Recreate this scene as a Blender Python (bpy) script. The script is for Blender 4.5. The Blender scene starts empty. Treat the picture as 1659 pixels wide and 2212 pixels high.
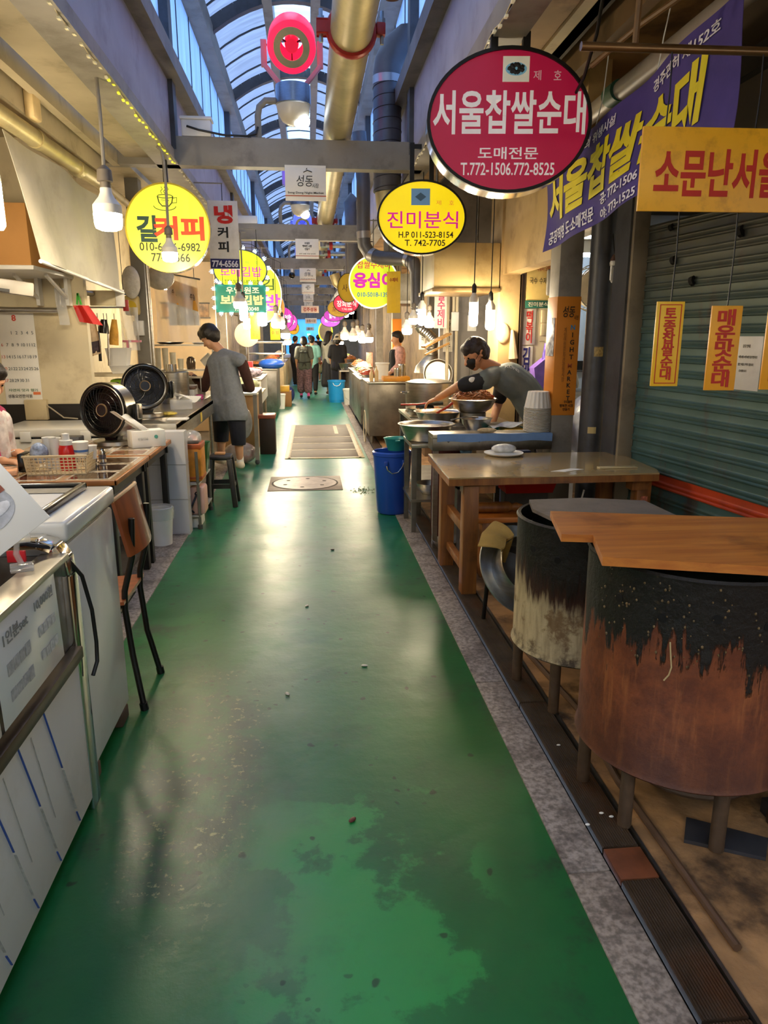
import bpy, bmesh, math, random
from mathutils import Vector, Matrix, noise
random.seed(7)
S = bpy.context.scene
COL = S.collection
PI = math.pi

# ------------------------------------------------------------------ camera, world, exposure
cam_d = bpy.data.cameras.new('camera')
cam = bpy.data.objects.new('camera', cam_d); COL.objects.link(cam)
cam.location = (0, 0, 1.5)
cam.rotation_euler = (math.radians(90 - 13.725), 0, math.radians(-5.743))
cam_d.sensor_fit = 'HORIZONTAL'; cam_d.sensor_width = 36.0
cam_d.lens = 36.0 * 1560.0 / 1659.0
cam_d.clip_start = 0.05; cam_d.clip_end = 300
S.camera = cam
S.view_settings.view_transform = 'Standard'; S.view_settings.look = 'None'
S.view_settings.gamma = 1.0; S.view_settings.use_curve_mapping = False
S.view_settings.exposure = 1.02
S.cycles.use_denoising = True
S.cycles.use_adaptive_sampling = True; S.cycles.adaptive_threshold = 0.03
S.cycles.sample_clamp_indirect = 4.0
S.cycles.max_bounces = 6; S.cycles.diffuse_bounces = 3; S.cycles.transparent_max_bounces = 12
wd = bpy.data.worlds.new('sky'); S.world = wd; wd.use_nodes = True
bgn = wd.node_tree.nodes['Background']
bgn.inputs[0].default_value = (0.54, 0.72, 1.0, 1); bgn.inputs[1].default_value = 3.0
BULB = 75.0          # radiance of the warm lamps
DAYBULB = 60.0

# ------------------------------------------------------------------ materials
def H(s):
    s = s.lstrip('#')
    def f(c):
        c /= 255.0
        return c / 12.92 if c <= 0.04045 else ((c + 0.055) / 1.055) ** 2.4
    return tuple(f(int(s[i:i+2], 16)) for i in (0, 2, 4)) + (1,)
_m = {}
def N(nt, t, **kw):
    n = nt.nodes.new(t)
    for k, v in kw.items(): setattr(n, k, v)
    return n
def mixc(nt, fac, a, b, bt='MIX'):
    n = N(nt, 'ShaderNodeMix', data_type='RGBA', blend_type=bt)
    for s, v in ((n.inputs[0], fac), (n.inputs[6], a), (n.inputs[7], b)):
        if hasattr(v, 'is_linked') or hasattr(v, 'node'): nt.links.new(v, s)
        else: s.default_value = v
    return n.outputs[2]
def math_(nt, op, a, b=0.0, clamp=False):
    n = N(nt, 'ShaderNodeMath', operation=op, use_clamp=clamp)
    for s, v in ((n.inputs[0], a), (n.inputs[1], b)):
        if hasattr(v, 'node'): nt.links.new(v, s)
        else: s.default_value = v
    return n.outputs[0]
def ramp(nt, fac, stops):
    n = N(nt, 'ShaderNodeValToRGB'); nt.links.new(fac, n.inputs[0])
    e = n.color_ramp.elements
    while len(e) < len(stops): e.new(0.5)
    for i, (p, c) in enumerate(stops):
        e[i].position = p
        e[i].color = c if len(c) == 4 else tuple(c) + (1,)
    return n.outputs[0]
def step(nt, v, lo, hi):
    n = N(nt, 'ShaderNodeMapRange', interpolation_type='SMOOTHSTEP'); nt.links.new(v, n.inputs[0])
    n.inputs[1].default_value = lo; n.inputs[2].default_value = hi
    return n.outputs[0]
def noi(nt, vec, scale, detail=4, rough=0.55, dist=0.0):
    n = N(nt, 'ShaderNodeTexNoise'); n.inputs['Scale'].default_value = scale
    n.inputs['Detail'].default_value = detail; n.inputs['Roughness'].default_value = rough
    n.inputs['Distortion'].default_value = dist
    nt.links.new(vec, n.inputs['Vector']); return n.outputs[0]
def coords(nt, scale=(1, 1, 1)):
    t = N(nt, 'ShaderNodeTexCoord'); mp = N(nt, 'ShaderNodeMapping')
    mp.inputs['Scale'].default_value = scale
    nt.links.new(t.outputs['Object'], mp.inputs[0]); return mp.outputs[0]
def newmat(name):
    m = bpy.data.materials.new(name); m.use_nodes = True
    nt = m.node_tree; b = nt.nodes['Principled BSDF']
    return m, nt, b
def mat(name, col, rough=.5, metal=0.0, var=.15, scale=5, bump=0.0, bscale=40, dirt=None, damt=.5, dscale=3,
        stretch=(1, 1, 1), es=0.0, alpha=1.0, coat=0.0, trans=0.0, rvar=.0):
    """procedural principled material: base colour with mottling, optional dirt, bump, glow"""
    if name in _m: return _m[name]
    m, nt, b = newmat(name)
    c = H(col) if isinstance(col, str) else tuple(col) + (1,)
    v = coords(nt, stretch)
    n1 = noi(nt, v, scale)
    lo = tuple(x * (1 - var) for x in c[:3]) + (1,); hi = tuple(min(1, x * (1 + var)) for x in c[:3]) + (1,)
    out = mixc(nt, step(nt, n1, .3, .7), lo, hi)
    if dirt:
        d = H(dirt); n2 = noi(nt, v, dscale, 8, .65)
        out = mixc(nt, math_(nt, 'MULTIPLY', step(nt, n2, .48, .68), damt), out, d)
    nt.links.new(out, b.inputs['Base Color'])
    b.inputs['Roughness'].default_value = rough; b.inputs['Metallic'].default_value = metal
    if rvar:
        n3 = noi(nt, v, scale * 2.3, 5)
        nt.links.new(math_(nt, 'MULTIPLY_ADD', n3, rvar), b.inputs['Roughness'])
        b.inputs['Roughness'].links[0].from_node.inputs[2].default_value = rough - rvar / 2
    if coat: b.inputs['Coat Weight'].default_value = coat; b.inputs['Coat Roughness'].default_value = .1
    if bump:
        bn = N(nt, 'ShaderNodeBump'); bn.inputs['Strength'].default_value = bump; bn.inputs['Distance'].default_value = .01
        nt.links.new(noi(nt, v, bscale, 6), bn.inputs['Height']); nt.links.new(bn.outputs[0], b.inputs['Normal'])
    if es:
        nt.links.new(out, b.inputs['Emission Color']); b.inputs['Emission Strength'].default_value = es
    if alpha < 1: b.inputs['Alpha'].default_value = alpha
    if trans: b.inputs['Transmission Weight'].default_value = trans
    _m[name] = m
    return m
def glow(name, col, s):
    if name in _m: return _m[name]
    m, nt, b = newmat(name)
    c = H(col) if isinstance(col, str) else tuple(col) + (1,)
    b.inputs['Base Color'].default_value = (.8, .8, .8, 1)
    b.inputs['Emission Color'].default_value = c; b.inputs['Emission Strength'].default_value = s
    _m[name] = m; return m
def ink(col, es=0.0):
    k = 'paint_%s_%s' % (col, es)
    return mat(k, col, .55, 0, .05, 8, es=es)

# ------------------------------------------------------------------ mesh building
class B:
    def __init__(s): s.b = bmesh.new(); s.mi = 0
    def _tag(s, fs):
        for f in fs: f.material_index = s.mi
    def poly(s, pts, idx=None):
        vs = [s.b.verts.new(p) for p in pts]
        fs = [s.b.faces.new(vs)] if idx is None else [s.b.faces.new([vs[i] for i in q]) for q in idx]
        s._tag(fs); return s
    def box(s, x0, x1, y0, y1, z0, z1, bev=0.0, M=None, seg=2):
        r = bmesh.ops.create_cube(s.b, size=1.0)
        vs = r['verts']
        for v in vs:
            v.co = Vector(((x0 + x1) / 2 + v.co.x * (x1 - x0), (y0 + y1) / 2 + v.co.y * (y1 - y0), (z0 + z1) / 2 + v.co.z * (z1 - z0)))
        fs = list({f for v in vs for f in v.link_faces}); s._tag(fs)
        if bev:
            es = list({e for f in fs for e in f.edges})
            rr = bmesh.ops.bevel(s.b, geom=es, offset=bev, segments=seg, affect='EDGES', profile=.5)
            s._tag(rr['faces']); vs = list({v for f in rr['faces'] for v in f.verts} | {v for v in vs if v.is_valid})
            ff = set()
            for v in vs:
                for f in v.link_faces: ff.add(f)
            vs = list({v for f in ff for v in f.verts})
        if M is not None:
            for v in vs: v.co = M @ v.co
        return s
    def cbox(s, c, d, bev=0.0, M=None):
        return s.box(c[0]-d[0]/2, c[0]+d[0]/2, c[1]-d[1]/2, c[1]+d[1]/2, c[2]-d[2]/2, c[2]+d[2]/2, bev, M)
    def bar(s, p, q, w, h, bev=0.0):
        """square bar from p to q"""
        p = Vector(p); q = Vector(q); d = q - p; L = d.length
        up = Vector((0, 0, 1)) if abs(d.normalized().z) < .95 else Vector((0, 1, 0))
        z = d.normalized(); x = up.cross(z).normalized(); y = z.cross(x)
        M = Matrix((x, y, z)).transposed().to_4x4(); M.translation = p
        return s.box(-w/2, w/2, -h/2, h/2, 0, L, bev, M)
    def tube(s, pts, r, n=10, cap=True, closed=False):
        pts = [Vector(p) for p in pts]; rings = []
        rr = r if isinstance(r, (list, tuple)) else [r] * len(pts)
        prev = None
        for i, p in enumerate(pts):
            if closed: t = pts[(i+1) % len(pts)] - pts[i-1]
            else: t = pts[min(i+1, len(pts)-1)] - pts[max(i-1, 0)]
            t.normalize()
            if prev is None:
                a = Vector((0, 0, 1)) if abs(t.z) < .9 else Vector((1, 0, 0))
                u = a.cross(t).normalized()
            else:
                u = (prev - t * prev.dot(t)).normalized()
            prev = u; w = t.cross(u)
            rings.append([s.b.verts.new(p + (u * math.cos(k*2*PI/n) + w * math.sin(k*2*PI/n)) * rr[i]) for k in range(n)])
        fs = []
        m = len(rings)
        for i in range(m if closed else m - 1):
            a, c = rings[i], rings[(i+1) % m]
            for k in range(n): fs.append(s.b.faces.new((a[k], a[(k+1) % n], c[(k+1) % n], c[k])))
        if cap and not closed:
            fs.append(s.b.faces.new(rings[0][::-1])); fs.append(s.b.faces.new(rings[-1]))
        s._tag(fs); return s
    def cyl(s, p, q, r, r2=None, n=20): return s.tube([p, q], [r, r if r2 is None else r2], n)
    def lathe(s, prof, c=(0, 0, 0), n=32, M=None, sx=1.0, sy=1.0):
        """profile [(r,z)...] turned round z"""
        rings = []
        for (r, z) in prof:
            if r < 1e-5: rings.append([s.b.verts.new((0, 0, z))])
            else: rings.append([s.b.verts.new((r*sx*math.cos(k*2*PI/n), r*sy*math.sin(k*2*PI/n), z)) for k in range(n)])
        fs = []
        for a, d in zip(rings, rings[1:]):
            for k in range(n):
                k2 = (k+1) % n
                if len(a) == 1 and len(d) == 1: continue
                if len(a) == 1: fs.append(s.b.faces.new((a[0], d[k2], d[k])))
                elif len(d) == 1: fs.append(s.b.faces.new((a[k], a[k2], d[0])))
                else: fs.append(s.b.faces.new((a[k], a[k2], d[k2], d[k])))
        s._tag(fs)
        T = Matrix.Translation(Vector(c)) @ (M.to_4x4() if M is not None else Matrix.Identity(4))
        for g in rings:
            for v in g: v.co = T @ v.co
        return s
    def ball(s, c, r, M=None, sub=2):
        rr = bmesh.ops.create_icosphere(s.b, subdivisions=sub, radius=1.0)
        R = r if isinstance(r, (tuple, list)) else (r, r, r)
        for v in rr['verts']:
            v.co = Vector((v.co.x*R[0], v.co.y*R[1], v.co.z*R[2]))
            if M is not None: v.co = M @ v.co
            v.co += Vector(c)
        s._tag({f for v in rr['verts'] for f in v.link_faces}); return s
    def cap(s, p, r, q, r2):
        """tapered capsule, closed, for the body builder"""
        s.ball(p, r, sub=2); s.ball(q, r2, sub=2)
        if (Vector(q) - Vector(p)).length > 1e-4: s.tube([p, q], [r, r2], 14)
        return s
    def prism(s, pts, d, M=None):
        """flat outline (list of 3-d points) thickened by vector d"""
        d = Vector(d); a = [s.b.verts.new(Vector(p)) for p in pts]; c = [s.b.verts.new(Vector(p) + d) for p in pts]
        n = len(a); fs = [s.b.faces.new(a[::-1]), s.b.faces.new(c)]
        for k in range(n): fs.append(s.b.faces.new((a[k], a[(k+1) % n], c[(k+1) % n], c[k])))
        s._tag(fs)
        if M is not None:
            for v in a + c: v.co = M @ v.co
        return s
    def sheet(s, fn, nu, nv, th=0.0, tdir=(0, 1, 0)):
        """fn(u,v)->point grid; optional thickness"""
        g = [[s.b.verts.new(Vector(fn(i/nu, j/nv))) for j in range(nv+1)] for i in range(nu+1)]
        fs = []
        for i in range(nu):
            for j in range(nv): fs.append(s.b.faces.new((g[i][j], g[i+1][j], g[i+1][j+1], g[i][j+1])))
        if th:
            t = Vector(tdir) * th
            h = [[s.b.verts.new(v.co + t) for v in row] for row in g]
            for i in range(nu):
                for j in range(nv): fs.append(s.b.faces.new((h[i][j], h[i][j+1], h[i+1][j+1], h[i+1][j])))
            ring = [(i, 0) for i in range(nu+1)] + [(nu, j) for j in range(1, nv+1)] + [(i, nv) for i in range(nu-1, -1, -1)] + [(0, j) for j in range(nv-1, 0, -1)]
            for k in range(len(ring)):
                a, c = ring[k], ring[(k+1) % len(ring)]
                fs.append(s.b.faces.new((g[a[0]][a[1]], h[a[0]][a[1]], h[c[0]][c[1]], g[c[0]][c[1]])))
        s._tag(fs); return s

def mk(name, bb, mats, parent=None, loc=None, world=None, ang=35, recalc=True):
    """link a B (or mesh) as one mesh object; world = matrix of the root when coordinates are world ones"""
    if isinstance(bb, B):
        if recalc: bmesh.ops.recalc_face_normals(bb.b, faces=bb.b.faces)
        me = bpy.data.meshes.new(name); bb.b.to_mesh(me); bb.b.free()
    else: me = bb
    if world is not None: me.transform(world.inverted())
    if not isinstance(mats, (list, tuple)): mats = [mats]
    if len(me.materials): me.materials.clear()
    for m in mats: me.materials.append(m)
    if ang and len(me.polygons):
        me.shade_smooth(); me.set_sharp_from_angle(angle=math.radians(ang))
    o = bpy.data.objects.new(name, me); COL.objects.link(o)
    if parent is not None: o.parent = parent
    if loc is not None: o.location = loc
    return o
def tag(o, label, cat, group=None, kind=None):
    o['label'] = label; o['category'] = cat
    if group: o['group'] = group
    if kind: o['kind'] = kind
    return o
def struct(name, bb, m, ang=35):
    o = mk(name, bb, m, ang=ang); o['kind'] = 'structure'; return o
class T:
    """a thing: an Empty at its base carrying parts"""
    def __init__(s, name, label, cat, loc=(0, 0, 0), rz=0.0, group=None, rot=None):
        s.o = bpy.data.objects.new(name, None); COL.objects.link(s.o); s.o.empty_display_size = .1
        s.o.location = loc; s.o.rotation_euler = rot if rot else (0, 0, rz)
        tag(s.o, label, cat, group)
        R = s.o.rotation_euler.to_matrix().to_4x4(); R.translation = Vector(loc); s.M = R
    def p(s, name, bb, m, parent=None, label=None, world=False, ang=35):
        o = mk(name, bb, m, parent or s.o, world=s.M if world else None, ang=ang)
        if label: o['label'] = label
        return o
    def w(s, name, bb, m, parent=None, label=None, ang=35): return s.p(name, bb, m, parent, label, True, ang)
def solo(name, label, cat, bb, m, group=None, kind=None, ang=35):
    """a thing of one mesh, built in world coordinates; origin moved to its base"""
    o = mk(name, bb, m, ang=ang); me = o.data
    if len(me.vertices):
        xs = [v.co.x for v in me.vertices]; ys = [v.co.y for v in me.vertices]; zs = [v.co.z for v in me.vertices]
        c = Vector(((min(xs)+max(xs))/2, (min(ys)+max(ys))/2, min(zs)))
        me.transform(Matrix.Translation(-c)); o.location = c
    return tag(o, label, cat, group, kind)
def dup(o, loc, rz=None, label=None, group=None, scale=None, parent=None):
    c = o.copy(); COL.objects.link(c)
    if parent is not None: c.parent = parent
    else:
        c.location = loc
        if rz is not None: c.rotation_euler = (0, 0, rz)
        if scale: c.scale = (scale,)*3
        if label: c['label'] = label
        if group: c['group'] = group
    for ch in list(o.children): dup(ch, None, parent=c)
    return c

# ------------------------------------------------------------------ lettering
_tc = {}
def textmesh(s, bold=0.0, align='CENTER', spacing=1.0, linesp=1.0):
    cu = bpy.data.curves.new('t', 'FONT'); cu.body = s; cu.size = 1.0; cu.align_x = align
    cu.offset = bold; cu.extrude = 0.0; cu.space_character = spacing; cu.space_line = linesp; cu.resolution_u = 3
    o = bpy.data.objects.new('t', cu)
    me = bpy.data.meshes.new_from_object(o)
    bpy.data.objects.remove(o); bpy.data.curves.remove(cu)
    return me
def lettering(parent, s, cx, cz, W, Hh, m, y=-0.002, bold=.012, vertical=False, warp=None, name='lettering', label=None, slant=0.0, th=.0015, spacing=1.0):
    """words in the parent's x-z plane, facing -y, fitted to W x Hh (either may be None)"""
    if vertical: s = '\n'.join(s)
    me = textmesh(s, bold, spacing=spacing, linesp=.92 if vertical else 1.0)
    if not len(me.vertices): return None
    xs = [v.co.x for v in me.vertices]; ys = [v.co.y for v in me.vertices]
    w = max(xs) - min(xs); h = max(ys) - min(ys); mx = (max(xs)+min(xs))/2; my = (max(ys)+min(ys))/2
    sx = W / w if W else Hh / h; sz = Hh / h if Hh else W / w
    bm = bmesh.new(); bm.from_mesh(me); bpy.data.meshes.remove(me)
    r = bmesh.ops.extrude_face_region(bm, geom=bm.faces[:])
    ex = {v for v in r['geom'] if isinstance(v, bmesh.types.BMVert)}
    for v in bm.verts:
        x = (v.co.x - mx) * sx; z = (v.co.y - my) * sz
        p = Vector((cx + x + slant * z, y - (th if v in ex else 0), cz + z))
        v.co = p
    if warp:
        for v in bm.verts: v.co = warp(v.co)
    bmesh.ops.recalc_face_normals(bm, faces=bm.faces)
    for f in bm.faces: f.smooth = False
    me = bpy.data.meshes.new(name); bm.to_mesh(me); bm.free()
    o = mk(name, me, m, parent, ang=0)
    if label: o['label'] = label
    return o

# ------------------------------------------------------------------ shared materials
STEEL = mat('stainless_steel', '#b9b4aa', .32, 1.0, .12, 9, .04, 60, stretch=(1, 1, 6), rvar=.15)
STEEL2 = mat('worn_steel', '#8d8a84', .42, 1.0, .2, 7, .06, 50, dirt='#4a4138', damt=.5, rvar=.2)
CHROME = mat('chrome', '#d8d4cc', .14, 1.0, .04)
BLACKM = mat('black_metal', '#151413', .45, .3, .2, 10)
BLACKP = mat('black_plastic', '#0c0c0e', .25, 0, .2, 10)
DKGREY = mat('dark_grey_paint', '#4a4a4c', .5, 0, .12, 5, .05, dirt='#2c2723', damt=.5)
GREYP = mat('grey_steel_paint', '#8b8478', .5, .0, .1, 4, .04, dirt='#4b423a', damt=.45)
LAV = mat('lavender_panel', '#9c98a6', .6, 0, .1, 2, 0, dirt='#6b6268', damt=.4)
BROWNR = mat('brown_rail_paint', '#70675e', .5, 0, .15, 4, .05, dirt='#45382e', damt=.6)
CREAM = mat('cream_wall', '#d9cba8', .6, 0, .08, 2, .05, 30, dirt='#a58f68', damt=.5)
BEIGE = mat('beige_paint', '#c6b58f', .55, 0, .1, 2, .04, 30, dirt='#8a7350', damt=.5)
WHITE = mat('white_enamel', '#dcd9d0', .28, 0, .05, 3, 0, dirt='#b7ad98', damt=.35, coat=.3)
WHITEP = mat('white_plastic', '#e4e2dc', .35, 0, .04)
PAPER = mat('white_paper', '#ebe8e0', .7, 0, .04)
CORD = mat('black_cable', '#111010', .5, 0, .1)
BRASSP = mat('yellowed_pipe', '#b9ab7e', .42, .5, .12, 6, .04, dirt='#6e5a30', damt=.4)
RED = mat('red_cast_iron', '#a01c14', .4, .1, .15, 8)
DUCT = mat('duct_grey', '#6a6868', .42, .5, .12, 6, .03, dirt='#43403c', damt=.5)
TAPE = mat('silver_tape', '#b8b4b0', .3, .7, .1)
GALV = mat('galvanised_steel', '#a9adad', .38, .85, .18, 12, .03, dirt='#6c6a64', damt=.4)
SKIN = mat('skin', '#d09a76', .5, 0, .06, 9)
SKIN2 = mat('skin_warm', '#c98d66', .5, 0, .06, 9)
HAIR = mat('dark_hair', '#1d1613', .45, 0, .35, 40, .5, 90, stretch=(1, 1, .3))
CLEAR = mat('clear_plastic', '#e8eaec', .12, 0, .03, alpha=.34, coat=.5, bump=.25, bscale=25)
WOOD = mat('table_wood', '#8f5a2c', .45, 0, .3, 9, .1, 30, dirt='#3d2513', damt=.6, stretch=(1, 1, .15))
BULBON = glow('warm_lamp_glow', (1.0, .83, .57), BULB)
BULBDAY = glow('white_lamp_glow', (1.0, .90, .74), DAYBULB)
HOUSING = mat('lamp_housing', '#d9d4c8', .4, 0, .05)

# ---- floor: green epoxy paint, worn and spotted
def floor_mat():
    m, nt, b = newmat('green_epoxy_floor')
    t = N(nt, 'ShaderNodeTexCoord'); v = t.outputs['Object']
    sep = N(nt, 'ShaderNodeSeparateXYZ'); nt.links.new(v, sep.inputs[0]); X, Y = sep.outputs[0], sep.outputs[1]
    base = mixc(nt, step(nt, noi(nt, v, 1.1, 5), .35, .65), H('#0f5a2d'), H('#1c6d34'))
    # repainted brighter patches
    pn = math_(nt, 'ADD', math_(nt, 'MULTIPLY', noi(nt, v, 1.9, 2, .4, .2), .75), math_(nt, 'MULTIPLY', noi(nt, v, 9, 6, .65), .25))
    mid = math_(nt, 'SUBTRACT', 1.0, step(nt, math_(nt, 'ABSOLUTE', math_(nt, 'SUBTRACT', X, .12)), .25, .42))
    pm = math_(nt, 'MULTIPLY', math_(nt, 'MULTIPLY', step(nt, pn, .47, .50), mid), math_(nt, 'SUBTRACT', 1.0, step(nt, Y, 2.0, 2.25)))
    base = mixc(nt, math_(nt, 'MULTIPLY', pm, .6), base, H('#2f9a4a'))
    # worn olive lane left of the middle
    lane = math_(nt, 'SUBTRACT', 1.0, step(nt, math_(nt, 'ABSOLUTE', math_(nt, 'ADD', X, .22)), .05, .3))
    ln = math_(nt, 'MULTIPLY', math_(nt, 'MULTIPLY', lane, step(nt, noi(nt, v, 2.3, 6, .6), .3, .6)), .55)
    base = mixc(nt, ln, base, H('#5f7a62'))
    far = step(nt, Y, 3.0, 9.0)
    base = mixc(nt, math_(nt, 'MULTIPLY', far, .5), base, H('#25897a'))  # teal tint with distance paints in the skylight's reflection
    # grime: along both edges and in blotches
    edge = math_(nt, 'ADD', step(nt, X, .45, .78), math_(nt, 'SUBTRACT', 1.0, step(nt, X, -.9, -.45)))
    g = math_(nt, 'MULTIPLY', step(nt, noi(nt, v, 3.1, 8, .7), .5, .66), math_(nt, 'ADD', math_(nt, 'MULTIPLY', edge, .6), .22))
    base = mixc(nt, g, base, H('#26302a'))
    # spots: chewing gum and drips
    vo = N(nt, 'ShaderNodeTexVoronoi', voronoi_dimensions='2D'); vo.inputs['Scale'].default_value = 2.7; vo.inputs['Randomness'].default_value = 1
    wv = N(nt, 'ShaderNodeVectorMath', operation='ADD'); nt.links.new(v, wv.inputs[0])
    nn = N(nt, 'ShaderNodeTexNoise'); nn.inputs['Scale'].default_value = 14; nt.links.new(v, nn.inputs['Vector'])
    sc = N(nt, 'ShaderNodeVectorMath', operation='SCALE'); nt.links.new(nn.outputs['Color'], sc.inputs[0]); sc.inputs['Scale'].default_value = .06
    nt.links.new(sc.outputs[0], wv.inputs[1]); nt.links.new(wv.outputs[0], vo.inputs['Vector'])
    sp = math_(nt, 'SUBTRACT', 1.0, step(nt, vo.outputs['Distance'], .022, .04))
    base = mixc(nt, math_(nt, 'MULTIPLY', sp, .75), base, H('#0c2015'))
    vs = N(nt, 'ShaderNodeTexVoronoi', voronoi_dimensions='2D'); vs.inputs['Scale'].default_value = 9; nt.links.new(wv.outputs[0], vs.inputs['Vector'])
    s2 = math_(nt, 'MULTIPLY', math_(nt, 'SUBTRACT', 1.0, step(nt, vs.outputs['Distance'], .05, .085)), step(nt, noi(nt, v, 1.3, 3), .48, .6))
    base = mixc(nt, math_(nt, 'MULTIPLY', s2, .7), base, H('#10241a'))
    # scuffed grey patch beside the white freezer, with pale flecks
    dx = math_(nt, 'MULTIPLY', math_(nt, 'ADD', X, .42), 3.2); dy = math_(nt, 'MULTIPLY', math_(nt, 'SUBTRACT', Y, 2.35), .95)
    rr = math_(nt, 'ADD', math_(nt, 'MULTIPLY', dx, dx), math_(nt, 'MULTIPLY', dy, dy))
    pa = math_(nt, 'MULTIPLY', math_(nt, 'SUBTRACT', 1.0, step(nt, rr, .15, .8)), step(nt, noi(nt, v, 5, 8, .7), .40, .58))
    base = mixc(nt, math_(nt, 'MULTIPLY', pa, .75), base, H('#3e4440'))
    fl = math_(nt, 'MULTIPLY', pa, step(nt, noi(nt, v, 34, 5, .7), .56, .64)); base = mixc(nt, math_(nt, 'MULTIPLY', fl, .8), base, H('#a7a878'))
    nt.links.new(base, b.inputs['Base Color'])
    r = math_(nt, 'MULTIPLY_ADD', noi(nt, v, 2.4, 6, .6), .3); r.node.inputs[2].default_value = .2
    nt.links.new(r, b.inputs['Roughness'])
    b.inputs['Specular IOR Level'].default_value = .5
    b.inputs['Coat Weight'].default_value = .22; b.inputs['Coat Roughness'].default_value = .3
    bn = N(nt, 'ShaderNodeBump'); bn.inputs['Strength'].default_value = .25; bn.inputs['Distance'].default_value = .01
    nt.links.new(noi(nt, v, 7, 7, .6), bn.inputs['Height']); nt.links.new(bn.outputs[0], b.inputs['Normal'])
    nt.links.new(bn.outputs[0], b.inputs['Coat Normal'])
    return m
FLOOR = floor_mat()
GRANITE = mat('granite', '#8d8279', .6, 0, .45, 60, .15, 80, dirt='#4a4038', damt=.7, dscale=4)
DIRTY = mat('stained_concrete', '#a27b52', .7, 0, .35, 5, .5, 25, dirt='#2c2119', damt=.9, dscale=2.8)
CONC = mat('grey_concrete', '#6d655c', .7, 0, .2, 6, .3, 30, dirt='#39322b', damt=.7)

def slab(x0, x1, y0, y1, z0, z1): return B().box(x0, x1, y0, y1, z0, z1)
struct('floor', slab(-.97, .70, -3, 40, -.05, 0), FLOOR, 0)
struct('floor_right', slab(.97, 4.2, -3, 40, -.05, -.004), DIRTY, 0)
struct('floor_left', slab(-4.2, -1.2, -3, 40, -.05, -.004), CONC, 0)
gb = B()
y = -3.0
while y < 40:
    gb.box(.70, .826, y, y + 1.17, -.05, .006, .003); y += 1.176
struct('trim_1', gb, GRANITE)
gb = B(); y = -3.0
while y < 40:
    gb.box(-1.2, -.968, y, y + .985, -.05, .006, .003); y += .992
struct('trim_2', gb, GRANITE)
# drain channel and its ribbed covers along the right curb
struct('trim_3', B().box(.826, .97, -3, 40, -.09, -.06), mat('wet_channel', '#15110d', .3, 0, .3))
struct('trim_4', B().box(.962, .972, -3, 40, -.05, .004), STEEL2)
RIB = mat('ribbed_iron', '#594a3d', .5, .55, .25, 9, .12, 60, dirt='#6b3f22', damt=.55, dscale=3)
RIBR = mat('rusted_plate', '#7a4529', .6, .3, .25, 9, .15, 60)
def ribbed(y0, y1):
    b = B(); b.box(.843, .955, y0, y1, -.02, 0)
    n = 14
    for k in range(n):
        x = .848 + k * .1065 / n
        b.box(x, x + .0042, y0, y1, 0, .0035)
    return b
yy = [(.2, 1.22), (1.23, 1.66), (1.80, 2.68), (2.69, 3.5), (3.5, 4.4), (4.4, 5.4), (5.4, 6.5), (6.5, 8.0), (8.0, 9.6), (9.6, 11.4)]
lab = ['ribbed drain cover nearest the camera at the bottom edge of the photo', 'black ribbed drain cover just before the rusty plate',
       'ribbed drain cover under the front legs of the rusted drum', 'ribbed drain cover between the two burnt drums',
       'drain cover below the leaning steel cauldron', 'drain cover under the wooden table legs', 'drain cover beside the blue tub',
       'drain cover beyond the blue tub', 'drain cover beside the grey floor mat', 'drain cover in front of the far steel counter']
for (a, c), l in zip(yy, lab):
    solo('drain_cover', l, 'drain cover', ribbed(a, c), RIB, 'drain covers along the right curb')
solo('steel_plate', 'rusty flat plate bridging two ribbed drain covers', 'plate', B().box(.842, .956, 1.665, 1.79, -.02, .004, .002), RIBR)

# ---- overhead steel frame of the arcade
XL, XR = -1.12, .94
BEAMS = [7.0, 12.0, 17.0, 22.0, 27.0, 32.0, 37.0]
for x0, x1, nm in ((XL - .16, XL, 'left'), (XR, XR + .16, 'right')):
    s = 1 if nm == 'left' else -1
    struct('trim_side_beam_' + nm, B().box(x0, x1, -2, 40, 2.94, 3.06).box(x0 - .0, x1 + (.03 if s > 0 else 0), -2, 40, 2.935, 2.95), GREYP)
    struct('wall_fascia_' + nm, B().box(x0 + .02, x1 - .02, -2, 40, 3.06, 3.735), LAV)
    rx = x1 - .01 if nm == 'left' else x0 - .09
    struct('trim_rail_' + nm, B().box(rx - (.1 if s > 0 else 0), rx + .1 + (.1 if s < 0 else 0), -2, 40, 3.6, 3.74), BROWNR)
    struct('trim_eave_' + nm, B().box(rx - .02 - (.12 if s > 0 else 0), rx + .12 + (.12 if s < 0 else 0), -2, 40, 4.71, 4.93), GREYP)
k = 0
for yb in [2.0] + BEAMS:
    for x in (XL - .13, XR - .02):
        k += 1; struct('trim_column_%d' % k, B().box(x, x + .15, yb - .08, yb + .08, 3.06, 4.8), DKGREY)
for i, yb in enumerate(BEAMS):
    b = B()
    b.box(XL - .75, XR + .1, yb - .006, yb + .006, 2.95, 3.15)
    b.box(XL - .75, XR + .1, yb - .07, yb + .07, 2.935, 2.95)
    b.box(XL - .75, XR + .1, yb - .07, yb + .07, 3.15, 3.165)
    b.box(XL - .75, XR + .1, yb - .07, yb - .058, 2.95, 3.15)
    struct('trim_beam_%d' % (i + 1), b, GREYP)
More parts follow.
